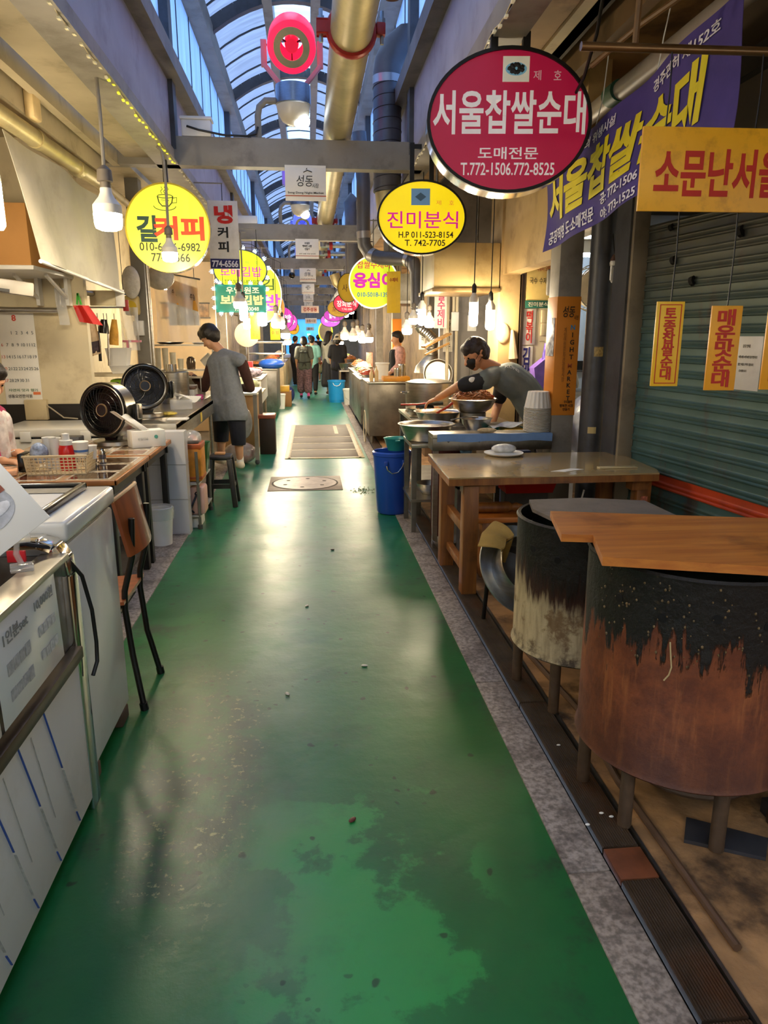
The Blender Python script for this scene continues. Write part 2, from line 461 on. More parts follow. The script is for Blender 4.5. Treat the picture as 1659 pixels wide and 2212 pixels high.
# clerestory glazing: ribbed polycarbonate strips with dark joints
POLY = mat('polycarbonate', '#b9cbe8', .4, 0, .08, 3, 0)
def glaze(name, col):
    m, nt, b = newmat(name)
    tr = N(nt, 'ShaderNodeBsdfTranslucent'); tr.inputs[0].default_value = H(col)
    df = N(nt, 'ShaderNodeBsdfDiffuse'); df.inputs[0].default_value = (.5, .55, .62, 1)
    mx = N(nt, 'ShaderNodeMixShader'); mx.inputs[0].default_value = .3
    v = coords(nt, (1, 9, 1)); f = mixc(nt, step(nt, noi(nt, v, 2, 3), .3, .7), H(col), tuple(c * .82 for c in H(col)[:3]) + (1,))
    nt.links.new(f, tr.inputs[0])
    nt.links.new(tr.outputs[0], mx.inputs[1]); nt.links.new(df.outputs[0], mx.inputs[2])
    nt.links.new(mx.outputs[0], nt.nodes['Material Output'].inputs[0])
    return m
GLZ = glaze('clerestory_sheet', '#bcd3f2'); RF = glaze('roof_sheet', '#b9bfcb'); RFC = glaze('skylight_sheet', '#eaf4ff')
for x, nm in ((XL - .06, 1), (XR + .06, 2)):
    struct('window_%d' % nm, B().box(x - .004, x + .004, -2, 40, 3.73, 4.72), GLZ)
    b = B(); y = -2
    while y < 40:
        b.box(x - .012, x + .012, y - .008, y + .008, 3.73, 4.72); y += .82
    struct('trim_mullions_%d' % nm, b, DKGREY)
# arched roof
CX = (XL + XR) / 2
def arch(x):  # height of the vault over x
    t = (x - CX) / 1.14
    return 4.86 + .5 * (1 - t * t)
def vault(x0, x1, n=8, dz=0):
    def fn(u, v):
        x = x0 + (x1 - x0) * u; return (x, -2 + 42 * v, arch(x) + dz)
    return B().sheet(fn, n, 1, .008, (0, 0, 1))
struct('ceiling_1', vault(XL - .06, CX - .24), RF); struct('ceiling_2', vault(CX + .24, XR + .06), RF)
struct('ceiling_3', vault(CX - .24, CX + .24, 4), RFC)
y = 2.0; k = 0
def ribpts(y, dz, n=16): return [(XL - .02 + (XR - XL + .04) * i / n, y, arch(XL - .02 + (XR - XL + .04) * i / n) + dz) for i in range(n + 1)]
while y < 40:
    pts = ribpts(y, -.08); b = B(); k += 1
    for p, q in zip(pts, pts[1:]): b.bar(p, q, .1, .13)
    y += 2.5
    struct('trim_rib_%d' % k, b, DKGREY)
y = -1.5; k = 0
while y < 40:
    pts = ribpts(y, -.012, 12); b = B(); k += 1
    for p, q in zip(pts, pts[1:]): b.bar(p, q, .014, .02)
    y += .625
    struct('trim_purlin_%d' % k, b, DKGREY)
b = B()
for x in (CX - .3, CX + .25):
    b.box(x - .055, x + .055, -2, 40, arch(x) - .16, arch(x) - .02)
struct('trim_ridge_bars', b, GREYP)

# ---- side bays: soffits, walls
SOF = mat('left_soffit', '#b9ab8c', .6, 0, .12, 2, .05, 20, dirt='#7d6b4c', damt=.5)
SOFR = mat('right_soffit', '#c09a68', .65, 0, .2, 2, .08, 15, dirt='#4b3623', damt=.75, dscale=1.6)
struct('ceiling_left', B().box(-4.2, XL - .5, -2, 40, 3.02, 3.08).box(XL - .42, XL - .16, -2, 40, 2.99, 3.05), SOF)
struct('ceiling_left_gap', B().box(XL - .55, XL - .38, -2, 40, 3.12, 3.16), BLACKM)
struct('ceiling_right', B().box(XR + .16, 4.2, -2, 40, 3.1, 3.16), SOFR)
struct('trim_left_inner', B().box(XL - .54, XL - .48, -2, 7, 2.93, 3.05), SOF)
b = B()
b.box(XR + .42, XR + .5, -2, 9, 3.0, 3.1)
struct('trim_angle_right', b, BLACKM)
struct('trim_soffit_step_right', B().box(XR + .16, XR + .42, -2, 9, 3.02, 3.1), SOFR)
FARW = mat('far_wall', '#cdb488', .6, 0, .15, 2, .05, 20, dirt='#6d5738', damt=.5)
struct('wall_left', B().box(-4.0, -3.9, -2, 40, -.05, 3.1), FARW)
struct('wall_left_far', B().box(-2.75, -2.65, 11.5, 40, -.05, 3.1), FARW)
struct('wall_right', B().box(4.0, 4.1, -2, 40, -.05, 3.16), FARW)
struct('wall_right_far', B().box(2.55, 2.65, 9.8, 40, -.05, 3.16), FARW)
# far end: gable wall with a bright opening to the street
ENDW = mat('end_wall', '#9aa3ad', .6, 0, .08)
e = B()
e.box(-4.0, -1.25, 40, 40.2, -.05, 3.1); e.box(1.1, 4.1, 40, 40.2, -.05, 3.1); e.box(-4.0, 4.1, 40, 40.2, 2.35, 5.6)
struct('wall_end', e, ENDW)
struct('window_3', B().box(-1.25, 1.1, 40.05, 40.08, 0, 2.35), glaze('sky_tint_pane', '#9fdcff'))  # pane added to tint the bright sky beyond the opening cyan
struct('wall_sky_blocker', B().box(-4.0, 4.1, -3.1, -3.0, -.05, 3.2).box(-1.4, 1.2, -3.1, -3.0, 3.2, 5.5), FARW)  # unseen wall added behind the camera to block blue sky fill
struct('floor_street', B().box(-8, 8, 40.2, 60, -.06, -.01), mat('pavement', '#b8bcc4', .6))

# ------------------------------------------------------------------ lamps
def led_bulb_parts(t, r, glowm=None, top=0.0, cordtop=None, rod=None):
    """dome shaped lamp: origin at the bottom of the glowing cap, z up"""
    g = glowm or BULBON
    t.p('diffuser', B().lathe([(0, 0), (r*.55, .02*r), (r*.88, .16*r), (r*.97, .45*r), (r, 1.15*r)], n=24), g)
    hb = t.p('housing', B().lathe([(r, 1.15*r), (r*1.02, 1.3*r), (r*1.0, 1.75*r), (r*.55, 2.3*r), (r*.42, 2.6*r), (r*.40, 2.9*r), (0, 2.9*r)], n=24), HOUSING)
    t.p('socket', B().lathe([(r*.36, 2.9*r), (r*.36, 3.3*r), (r*.55, 3.35*r), (r*.5, 4.1*r), (r*.2, 4.4*r), (0, 4.4*r)], n=18), mat('grey_socket', '#6e655a', .5))
    return 4.4 * r
def tube_bulb_parts(t, r, h, glowm=None):
    """long milky lamp with ribbed collar"""
    g = glowm or BULBON
    t.p('diffuser', B().lathe([(0, 0), (r*.8, .01), (r, .03), (r*1.0, h)], n=20), g)
    t.p('housing', B().lathe([(r, h), (r*1.04, h+.005), (r*1.0, h+.04), (r*.5, h+.07), (r*.4, h+.085), (0, h+.085)], n=20), HOUSING)
    t.p('socket', B().lathe([(r*.5, h+.08), (r*.55, h+.09), (r*.5, h+.14), (r*.15, h+.16), (0, h+.16)], n=14), mat('black_socket', '#1b1917', .5))
    return h + .16
def bulb(label, loc, kind='dome', r=.06, h=.16, hang=.5, group=None, rod=False, glowm=None, hook=None):
    t = T('hanging_bulb', label, 'light bulb', loc, 0, group)
    top = led_bulb_parts(t, r, glowm) if kind == 'dome' else tube_bulb_parts(t, r, h, glowm)
    wx = loc[0]
    if XL <= wx <= XR: zt = 2.955; dx = (XL - .02 if wx < -.1 else XR + .02) - wx
    elif wx > XR: zt = 3.11 if wx > XR + .18 else 2.95; dx = 0
    else: zt = 3.03; dx = 0
    hz = zt - loc[2]
    pts = [(0, 0, top-.02), (.004, 0, (top + hz)*.5), (0, 0, hz)]
    if dx: pts = pts[:2] + [(0, 0, hz - .14), (dx*.3, 0, hz - .06), (dx, 0, hz - .03)]
    t.p('rod' if rod else 'cord', B().tube(pts, .011 if rod else .0045, 8), GREYP if rod else CORD)
    return t

# ------------------------------------------------------------------ signs
def ell(rx, rz, y, n=56): return [(rx*math.cos(k*2*PI/n), y, rz*math.sin(k*2*PI/n)) for k in range(n)]
def ring(rx, rz, rx2, rz2, y0, y1, n=56):
    b = B(); o, i = [], []
    A = [[b.b.verts.new(p) for p in ell(*q)] for q in ((rx, rz, y0, n), (rx, rz, y1, n), (rx2, rz2, y1, n), (rx2, rz2, y0, n))]
    for a, c in ((0, 1), (1, 2), (2, 3), (3, 0)):
        for k in range(n): b.b.faces.new((A[a][k], A[a][(k+1) % n], A[c][(k+1) % n], A[c][k]))
    return b
def round_sign(label, c, w, h, face, rimcol, words, es=1.0, rz=0.0, d=.13, rimw=.05, hang=.25, group=None, casing=None, plates=(), name='oval_sign', bracket=True, hx=0.0):
    """light box: metal casing, rim, glowing face, words. words: (text, x, z, w, h, colour, bold[, vertical]) as fractions of the box"""
    t = T(name, label, 'sign', c, rz, group)
    rx, rzz = w/2, h/2
    cs = t.p('casing', B().prism(ell(rx, rzz, .008), (0, d, 0)), casing or CHROME)
    t.p('rim', ring(rx*1.005, rzz*1.005, rx*(1-rimw), rzz*(1-rimw*w/h), -.012, .012), rimcol)
    es *= .40
    fm = mat('lit_face_%s_%s' % (face, es), face, .35, 0, .05, 3, es=es)
    t.p('face', B().prism(ell(rx*(1-rimw*.7), rzz*(1-rimw*.7*w/h), 0), (0, .006, 0)), fm)
    for q in words:
        s, x, z, ww, hh, col, bold = q[:7]
        if '  ' in s:      # two words set far apart
            for wd, sg in zip(s.split(), (-1, 1)): lettering(t.o, wd, x*rx + sg*ww*w*.36, z*rzz, ww*w*.27, hh*h, ink(col, es*.8), -.001, bold)
            continue
        lettering(t.o, s, x*rx, z*rzz, ww*w if ww else None, hh*h if hh else None, ink(col, es*.8), -.001, bold, vertical=len(q) > 7)
    for (x, z, ww, hh, kind) in plates:
        x *= rx; z *= rzz; ww *= w; hh *= h
        pl = t.p('picture', B().box(x-ww/2, x+ww/2, -.004, -.001, z-hh/2, z+hh/2), ink('#efe6cc' if kind == 'dish' else '#5d7d98', es*.6))
        b = B()
        if kind == 'dish':
            t.p('dish', B().prism([(x+ww*.4*math.cos(a*.26), -.006, z+hh*.26*math.sin(a*.26)) for a in range(24)], (0, .002, 0)), ink('#7fb9cf', es*.6), pl)
            for a in range(14):
                b.ball((x+ww*.25*math.cos(a*.45)*(1 if a % 2 else .5), -.006, z+hh*.02+hh*.15*math.sin(a*.45)), (ww*.1, .003, hh*.1), sub=1)
            t.p('food', b, ink('#23231f', 0), pl)
        else:
            b.prism([(x-ww*.3, -.006, z), (x, -.006, z-hh*.26), (x+ww*.3, -.006, z), (x, -.006, z+hh*.26)], (0, .002, 0))
            t.p('dish', b, ink('#39505e', es*.4), pl)
    if bracket and hang:
        # hanger: post(s) from the casing up to the side beam or soffit, with a cross arm when the sign hangs inboard
        b = B(); z0 = rzz*.94; wx = c[0]
        if XL <= wx <= XR: top = 3.0; arm = (XL - .03 if wx < -.1 else XR + .03) - wx
        elif wx > XR: top = 3.1 if wx > XR + .18 else 2.95; arm = 0
        else: top = 2.99 if wx > XL - .55 else 3.02; arm = 0
        far = c[1] > 9
        w_ = .007 if far else .018
        for sx in ((-.08, .08) if hang > .2 and not far else (0,)): t.p('hanger', B().box(sx-w_, sx+w_, .04, .04 + w_*2.5, z0, top + .01 - c[2]), GREYP if far else BLACKM)
        if arm: t.p('hanger_arm', B().box(min(-.1, arm), max(.1, arm), .045, .045 + w_*2, top - w_*2 - c[2], top - c[2]), GREYP if far else BLACKM)
    return t
# big crimson oval on the right
t = round_sign('large crimson oval sign with white lettering on black brackets at upper right', (1.023,3.9,2.544), 0.822, 0.668, '#b5123f', BLACKM,
    [('서울찹쌀순대', .0, .12, .93, .30, '#f1e6dc', .02), ('도매전문', .0, -.44, .37, .085, '#f1e6dc', .012),
     ('T.772-1506.772-8525', .0, -.66, .58, .09, '#f1e6dc', .012), ('제   호', .44, .62, .17, .065, '#d9b9b4', .0)],
    es=.36, rz=-.10, d=.16, rimw=.035, hang=.3, plates=[(.06, .70, .16, .17, 'dish')])
# yellow oval behind it
t = round_sign('yellow oval sign with magenta lettering under a black post, right of the plaque', (0.939,6.25,2.438), 0.727, 0.573, '#f2d410', BLACKM,
    [('진미분식', .02, -.06, .80, .23, '#d0208c', .008), ('H.P 011-523-8154', .10, -.46, .62, .085, '#1b180e', .012),
     ('T. 742-7705', .08, -.68, .46, .085, '#1b180e', .012), ('제  호', .52, .40, .2, .06, '#c07a30', 0)],
    es=.9, rz=-.08, d=.14, rimw=.035, hang=.22, plates=[(-.03, .55, .21, .22, 'dump')])
# lime coffee disc on the left
YEL = '#dfe63c'
t = round_sign('round lime yellow sign with a coffee cup drawing on the left', (-1.175,6.7,2.389), 0.701, 0.718, YEL, mat('gold_rim', '#c7b13a', .3, .7), 
    [('길', -.50, -.02, .24, .30, '#1f3a2c', .035), ('커피', .26, .0, .60, .27, '#e04018', .04), ('010-6616-6982', .02, -.42, .72, .095, '#23250c', .012),
     ('774-6566', .02, -.66, .46, .10, '#23250c', .012), ('Coffee', -.02, .62, .09, .02, '#3b3d14', 0)], es=.95, rz=.05, d=.14, rimw=.03, hang=.12, name='round_sign')
b = B(); R = 0.35
def ic(*p): return [(x*R, -.004, z*R) for x, z in p]
b.tube(ic((-.2, .72), (-.17, .58), (-.1, .5), (.06, .5), (.13, .58), (.16, .72)), .005, 6)
b.tube(ic(*[(-.02+.18*math.cos(a*PI/8), .72+.04*math.sin(a*PI/8)) for a in range(16)]), .003, 6, closed=True)
b.tube(ic((.15, .68), (.25, .7), (.24, .58), (.12, .57)), .003, 6)
b.tube(ic(*[(-.04+.26*math.cos(PI+a*PI/10), .5+.1*math.sin(PI+a*PI/10)) for a in range(11)]), .003, 6)
for sx in (-.09, -.02, .05): b.tube(ic((sx, .78), (sx-.03, .83), (sx+.02, .88), (sx-.01, .93)), .0025, 6)
t.p('cup_drawing', b, ink('#3b3d14', .3))

def hang_parts(t, c, zl, xs=(0,), r=.004):
    """thin rods from a board's top (local height zl) to the soffit, or over to the side beam"""
    wx = c[0]
    if XL <= wx <= XR: top = 3.0; arm = (XL - .03 if wx < -.1 else XR + .03) - wx
    elif wx > XR: top = 3.11 if wx > XR + .18 else 2.95; arm = 0
    else: top = 3.0 if wx > XL - .55 else 3.03; arm = 0
    for x in xs: t.p('wire', B().cyl((x, .006, zl - .004), (x, .006, top - c[2]), r, n=6), BLACKM)
    if arm: t.p('hanger_arm', B().box(min(xs[0], arm) - .01, max(xs[-1], arm) + .01, .0, .012, top - c[2] - .012, top - c[2]), GREYP)
# flat board builder (local x-z plane, facing -y, origin at bottom middle)
def board(name, label, c, w, h, face, words, d=.012, rz=0.0, es=0.0, group=None, border=None, cat='sign', facemat=None, rot=None, wires=None, hang=False):
    t = T(name, label, cat, c, rz, group, rot=rot)
    es *= .55
    fm = facemat or mat('board_%s_%s' % (face, es), face, .45, 0, .07, 5, es=es, dirt='#8a6a2a' if es == 0 else None, damt=.18, dscale=7)
    t.p('board', B().box(-w/2, w/2, 0, d, 0, h, .001), fm)
    if border:
        b = B(); bw, ins = border[1], border[2]
        for (x0, x1, z0, z1) in ((-w/2+ins, w/2-ins, ins, ins+bw), (-w/2+ins, w/2-ins, h-ins-bw, h-ins), (-w/2+ins, -w/2+ins+bw, ins, h-ins), (w/2-ins-bw, w/2-ins, ins, h-ins)):
            b.box(x0, x1, -.0015, 0, z0, z1)
        t.p('border', b, ink(border[0], es))
    for q in words:
        s, x, z, ww, hh, col, bold = q[:7]
        lettering(t.o, s, x*w, z*h, ww*w if ww else None, hh*h if hh else None, ink(col, es*.8), -.0015, bold, vertical=len(q) > 7)
    if hang: hang_parts(t, c, h, (-w*.35, w*.35) if hang == 2 else (0,))
    if wires:
        for (x, L) in wires: t.p('wire', B().tube([(x*w, d/2, h-.004), (x*w+.004, d/2, h+L*.5), (x*w, d/2, h+L)], .0025, 6), BLACKM)
    return t
YB = '#f8c024'; RD = '#c3260f'
t = board('hanging_sign', 'wide orange yellow board with red lettering hanging at the right edge', (1.658,2.6,1.926), 1.0, .272, YB,
      [('소문난서울찹쌀순대', -.03, .46, .84, .58, RD, .025)], rz=-.03, border=None, wires=[(-.42, .23), (-.1, .23), (.35, .23)], facemat=mat('orange_board', '#f8b020', .4, 0, .06, 4, dirt='#a3640f', damt=.35, dscale=14))
# narrow hanging menu boards
def menu(label, px, top, bot, Y, w, words, L, bd=None, face=YB, rz=-.06):
    h = (bot-top)*Y/1520.0
    return h
G = 'menu boards hanging before the shutter'
t1 = board('menu_board', 'yellow menu board with thin red border, leftmost before the shutter', (1.317,2.62,1.316), .1, .305, YB,
      [('토종찹쌀순대', 0, .5, .46, .85, RD, .025, 1)], rz=-.1, border=(RD, .003, .010), group=G, wires=[(0, .35)])
t2 = board('menu_board', 'orange menu board with bold red characters beside the white notice', (1.536,2.62,1.299), .111, .308, '#f8aa20',
      [('매운맛순대', 0, .5, .66, .92, RD, .03, 1)], rz=-.12, group=G, wires=[(0, .36)])
t3 = board('menu_board', 'orange menu board cut off by the right edge of the photo', (1.757,2.62,1.3), .108, .303, '#f8aa20',
      [('야채순대', 0, .5, .6, .9, RD, .03, 1)], rz=-.14, group=G, wires=[(0, .37)])
# rod the boards hang from
solo('steel_rod', 'thin steel rod the orange boards hang from at upper right', 'rod', B().cyl((0.925,2.63,2.438), (2.2, 2.63, 2.45), .014), mat('rod_steel', '#8d6a44', .3, .8))
# purple banner
def banner():
    a, c = Vector((1.433,4.55,1.995)), Vector((1.604,2.85,2.238))
    z0, z1 = a.z, c.z; L = math.hypot(c.x-a.x, c.y-a.y); h = .50
    rz = math.atan2(c.y-a.y, c.x-a.x)
    t = T('banner', 'purple cloth banner with yellow and white lettering hung along the right stall', 'banner', (a.x, a.y, a.z), rz)
    def wv(p):
        u = p.x / L
        return Vector((p.x, p.y + .012*math.sin(u*19 + p.z*5) + .01*math.sin(u*7+p.z*9), p.z + (z1-z0)*u - .02*math.sin(u*PI)))
    b = B(); b.sheet(lambda u, v: wv(Vector((u*L, 0, v*h))), 60, 16, .002)
    t.p('cloth', b, mat('purple_cloth', '#4b3d86', .75, 0, .12, 6, .1, 60))
    Y = '#f0dc1c'; W = '#efeaf2'
    for s, x, z, w, hh, col, bd, sl in (('서울찹쌀순대', .46, .52, .86, .50, Y, .035, .12), ('맛과 최고의 위생시설', .30, .87, .36, .10, W, .015, .1), ('경주관허 제152호', .79, .88, .28, .10, W, .015, .1),
                                ('공장직영 도·소매전문', .2, .12, .33, .15, W, .02, .0), ('공: 772-1506', .52, .20, .22, .10, W, .015, 0), ('야: 773-1525', .52, .06, .22, .10, W, .015, 0)):
        me = lettering(t.o, s, x*L, z*h, w*L, hh*h, ink(col), -.005, bd, slant=sl, warp=wv)
    for u in (.02, .33, .66, .98): t.p('tie_string', B().tube([wv(Vector((u*L, .004, h-.01))), wv(Vector((u*L+.02, .03, h+.12))), wv(Vector((u*L+.03, .07, h+.36)))], .003, 6), PAPER)
banner()
# white notice taped to the shutter plane
board('notice_sheet', 'white notice sheet stuck to the shutter behind the orange boards', (2.137,3.42,1.237), .17, .26, '#e6e0d2',
      [('휴무 안내', -.1, .82, .28, .06, '#6a6258', 0), ('9월 4일~9월 8일 휴무입니다', .0, .62, .72, .05, '#6a6258', 0), ('많은 이용 부탁드립니다', -.06, .48, .6, .05, '#6a6258', 0), ('감사합니다', -.15, .36, .3, .045, '#6a6258', 0)], d=.003, rz=-1.40, cat='notice')

# plaques under the cross beams
def plaque(label, Y, w, h, kind):
    t = T('beam_plaque', label, 'sign', (-.0, Y - .075, 2.935 - h), 0, 'white plaques hung under the cross beams')
    t.p('board', B().box(-w/2, w/2, 0, .02, 0, h, .001).box(-w/2, w/2, .0, .02, h, h + .02), mat('plaque_white', '#e7e2d8', .5, 0, .04))
    t.p('stripe', B().box(-w/2, w/2, -.002, 0, h*.13, h*.16), ink('#b5502a'))
    if kind == 0:
        lettering(t.o, '성동', -.02*w, h*.60, w*.40, h*.34, ink('#1c1a18'), -.002, .0, slant=.1)
        lettering(t.o, '시장', .24*w, h*.46, w*.16, h*.14, ink('#1c1a18'), -.002, .0)
        lettering(t.o, 'Song Dong Night Market', 0, h*.23, w*.88, h*.085, ink('#1c1a18'), -.002, .004)
        t.p('brush_mark', B().tube([(-.05*w, -.003, h*.86), (.05*w, -.003, h*.92), (.16*w, -.003, h*.87)], .004, 6).tube([(.02*w, -.003, h*.94), (.04*w, -.003, h*.99)], .003, 6), ink('#1c1a18'))
    else:
        lettering(t.o, '우리들의', 0, h*.84, w*.22, h*.12, ink('#1c1a18'), -.002)
        lettering(t.o, '행복한 시장', 0, h*.68, w*.40, h*.13, ink('#1c1a18'), -.002)
        lettering(t.o, '만들기', 0, h*.52, w*.20, h*.12, ink('#1c1a18'), -.002)
        lettering(t.o, '경주 성동 시장 상인회', 0, h*.26, w*.7, h*.06, ink('#8a857c'), -.002)
for i, (l, Y) in enumerate((('white plaque with brush lettering under the nearest cross beam', 7), ('white plaque with small heart shaped lettering under the second cross beam', 12),
                            ('white plaque with brush lettering under the third cross beam', 17), ('white plaque under the fourth cross beam', 22), ('white plaque under the fifth cross beam', 27), ('white plaque under the sixth cross beam', 32))):
    plaque(l, Y, .36, .27, i % 2)

# ---- left row of signs
t = board('vertical_sign', 'white upright coffee sign with red and black characters and navy phone strip', (-0.848,8,2.172), .30, .66, '#e9e5dd',
      [('냉', .02, .80, .62, .27, '#d8231c', .05), ('커', -.03, .54, .36, .16, '#161412', .03), ('피', -.03, .33, .36, .16, '#161412', .03)], d=.03, rz=.06, hang=1)
t.p('phone_strip', B().box(-.148, .148, -.006, 0, .004, .098, .001), ink('#2b2a66'))
lettering(t.o, '774-6566', 0, .05, .265, .068, ink('#e8e6f0'), -.0062, .03)
LEDB = glow('blue_white_led', (.45, .7, 1.0), 7.0)
def spikes(pts_n, s=.03):
    b = B()
    for (x, z, nx, nz) in pts_n:
        for k in (-1, 0, 1):
            c = Vector((x + k*nz*s*.55, -.02, z - k*nx*s*.55))
            e = c + Vector((nx, 0, nz))*s*(1.5 if k == 0 else 1.1)
            b.tube([c, e], [s*.24, .001], 5)
    return b
t = round_sign('lime oval sign edged with blue white lights, behind the upright coffee sign', (-1.002,11.5,2.454), 0.803, 0.595, '#d9e62a', DKGREY,
    [('보배김밥', .02, -.08, .76, .25, '#d0489c', .015), ('T.772-7675 011-9524-5108', .05, -.58, .64, .1, '#4a4a18', .004), ('제  호', .42, .36, .24, .07, '#8a9a3a', 0)], es=1.1, rz=.06, d=.14, hang=.5, plates=[(-.2, .5, .2, .2, 'dump')])
rx, rz_ = 0.402, 0.297
t.p('led_border', spikes([(rx*math.cos(a), rz_*math.sin(a), math.cos(a), math.sin(a)) for a in [k*2*PI/14 + .1 for k in range(14)]], .038), LEDB)
LW = [(-.3, .12), (.3, .12)]
t = board('lit_sign', 'dark green rectangular sign with cream characters framed by blue white lights', (-0.984,11.2,1.832), 0.724, 0.391, '#1d6b55',
      [('우엉 원조', .04, .80, .66, .25, '#f1e2b8', .02), ('보배김밥', .02, .45, .86, .36, '#f3cf86', .04), ('T.771-0048', .1, .13, .5, .14, '#f1e2b8', .01)], d=.08, rz=.06, es=.5, hang=2)
w, h = 0.737, 0.398
pp = [(-w/2 + w*(k+.5)/5, zz, 0, s) for k in range(5) for zz, s in ((h, 1), (0, -1))] + [(sx*w/2, h*(k+.5)/3, sx, 0) for k in range(3) for sx in (-1, 1)]
t.p('led_border', spikes(pp, .036), LEDB)
GL = 'lit signs along the left eaves'
WH = mat('white_rim', '#e5efe8', .4, 0, .03, es=.4)
t = round_sign('round lime sign with violet character half hidden behind the green board', (-0.791,13.5,2.21), 0.645, 0.976, '#cfe23c', WH,
    [('김', .3, .35, .3, .2, '#3f5a1c', .02), ('밥', .50, -.28, .42, .3, '#a33cb0', .03)], es=1.0, rz=.06, hang=.3, group=GL, name='round_sign')
t = round_sign('dark magenta sign peeking from behind the lime round sign', (-0.689,15.3,2.18), 0.257, 0.573, '#b63a86', DKGREY, [('집', .3, 0, .4, .25, '#f0dce8', .02)], es=.7, rz=.06, hang=.3, group=GL)
t = round_sign('orange oval sign low behind the lime round sign', (-0.728,17.2,2.113), 0.377, 0.599, '#f0a040', PAPER, [('맛', .3, -.3, .4, .3, '#fff2dc', .02)], es=.8, rz=.06, hang=.3, group=GL)
t = round_sign('bright magenta round sign with white characters further along the left row', (-0.69,20.5,1.953), 0.555, 0.607, '#d92fae', DKGREY, [('김밥', .15, 0, .62, .34, '#fdeefa', .04)], es=1.1, rz=.06, hang=.4, group=GL)
t = round_sign('second magenta round sign, just beyond the bright one on the left', (-0.594,23.5,1.907), 0.484, 0.545, '#e04ac0', DKGREY, [('국수', .2, .05, .5, .3, '#fdeefa', .04)], es=1.1, rz=.06, hang=.5, group=GL)
t = round_sign('mustard round sign at the far end of the left row', (-0.557,27,1.759), 0.417, 0.452, '#e0a81c', BROWNR, [('밥', .2, 0, .4, .4, '#a03a10', .03)], es=.9, rz=.06, hang=.6, group=GL)
board('vertical_sign', 'narrow orange vertical banner with dark characters hanging by the left lamps', (-0.897,12.6,1.44), 0.155, 0.602, '#f0a528', [('우엉조림팝니다', .05, .5, .5, .9, '#9c4a14', .01, 1)], d=.004, es=.35, hang=1)
board('vertical_sign', 'bright yellow vertical pair of menu strips beyond the orange banner', (-0.684,15.2,1.418), 0.196, 0.333, '#f5d81c', [('떡', -.24, .72, .3, .22, '#b04a10', .02), ('국', .24, .72, .3, .22, '#b04a10', .02), ('수', -.24, .42, .3, .22, '#b04a10', .02), ('밥', .24, .42, .3, .22, '#b04a10', .02)], d=.01, es=.5, hang=1)

# ---- right row of signs
GR = 'lit signs along the right eaves'
t = round_sign('round lime sign with pink lettering and white rim above the right stalls', (0.884,10.2,2.2), 0.673, 0.687, '#cfe02c', WH,
    [('찹쌀수제비', 0, .66, .66, .14, '#c8324a', .012), ('옹심이', .0, .08, .82, .30, '#d12cae', .045), ('010-5018-1397', .02, -.46, .68, .085, '#2a6aa8', .012)], es=1.0, rz=-.06, rimw=.05, hang=.3, group=GR, name='round_sign')
t = round_sign('ochre oval sign half hidden behind the lime round sign on the right', (0.665,12.6,2.274), 0.358, 0.472, '#a8860e', BLACKM, [('사', -.3, 0, .25, .25, '#5a3a0c', .01)], es=.45, rz=-.06, hang=.3, group=GR)
t = round_sign('raspberry oval sign with white lettering on the right side', (0.731,14.6,2.112), 0.509, 0.377, '#c92a4a', BLACKM,
    [('장희분식', .02, -.05, .74, .32, '#f4dfe0', .02), ('T.742-2088', .05, -.6, .4, .1, '#f4dfe0', .006)], es=.8, rz=-.06, hang=.4, group=GR)
t = round_sign('mustard oval sign just below and beyond the raspberry one', (0.713,17.5,2.119), 0.564, 0.395, '#b98f12', BROWNR, [('포항', -.2, -.1, .4, .3, '#7a2a2a', .01), ('T.772-2212', 0, -.55, .4, .1, '#5a4010', 0)], es=.6, rz=-.06, hang=.5, group=GR)
t = round_sign('purple magenta oval sign beyond the mustard one', (0.694,20.5,2.041), 0.581, 0.343, '#b336b0', BROWNR, [('할매', -.2, -.1, .3, .4, '#f6def4', .03)], es=1.0, rz=-.06, hang=.6, group=GR)
t = round_sign('lilac oval sign with white characters low on the right row', (0.676,23.5,1.966), 0.635, 0.424, '#c95ad8', DKGREY, [('분식집', .0, .05, .6, .34, '#fbeefc', .03)], es=1.1, rz=-.06, hang=.7, group=GR)
t = round_sign('grey disc sign with a lime rim at the far end of the right row', (0.565,26,1.641), 0.502, 0.703, '#8a7d6a', mat('lime_rim', '#c8e02a', .4, 0, .03, es=.8), [], es=.15, rz=-.06, rimw=.16, hang=.6, group=GR)
board('banner', 'small yellow cloth banner with pictures hanging right of the lime round sign', (1.123,9.9,1.793), 0.192, 0.526, '#d8b020', [('수제비', .0, .8, .6, .1, '#8a1c10', .02)], d=.003, rz=-.5, cat='banner', hang=2)
board('vertical_sign', 'white vertical sign with pink characters beside the right lamps', (1.401,7.9,1.577), 0.128, 0.39, '#efe6da', [('쌀수제비', .05, .5, .66, .94, '#d0366a', .02, 1)], d=.02, rz=-.05, wires=[(0, 1.1)])
board('vertical_sign', 'white vertical sheet with thin black characters below the pink lettered sign', (1.541,8.185,1.323), 0.106, 0.351, '#e8e0d0', [('찹쌀수', .0, .5, .55, .9, '#2a2622', .0, 1)], d=.014, rz=0)
board('vertical_sign', 'white vertical sheet with one dark character left of the metal funnel', (1.417,9.3,1.329), 0.076, 0.233, '#e8e2d8', [('죽', .1, .55, .5, .22, '#2a2622', .0)], d=.01, rz=-.05, wires=[(0, 1.45)])
board('hanging_plaque', 'red and white plaque hanging far down the aisle under a beam', (0.042,21.9,2.141), 0.508, 0.197, '#d8c0b0', [('경주성동', 0, .5, .8, .6, '#9c2a20', .03)], d=.02, wires=[(-.4, .8), (.4, .8)])
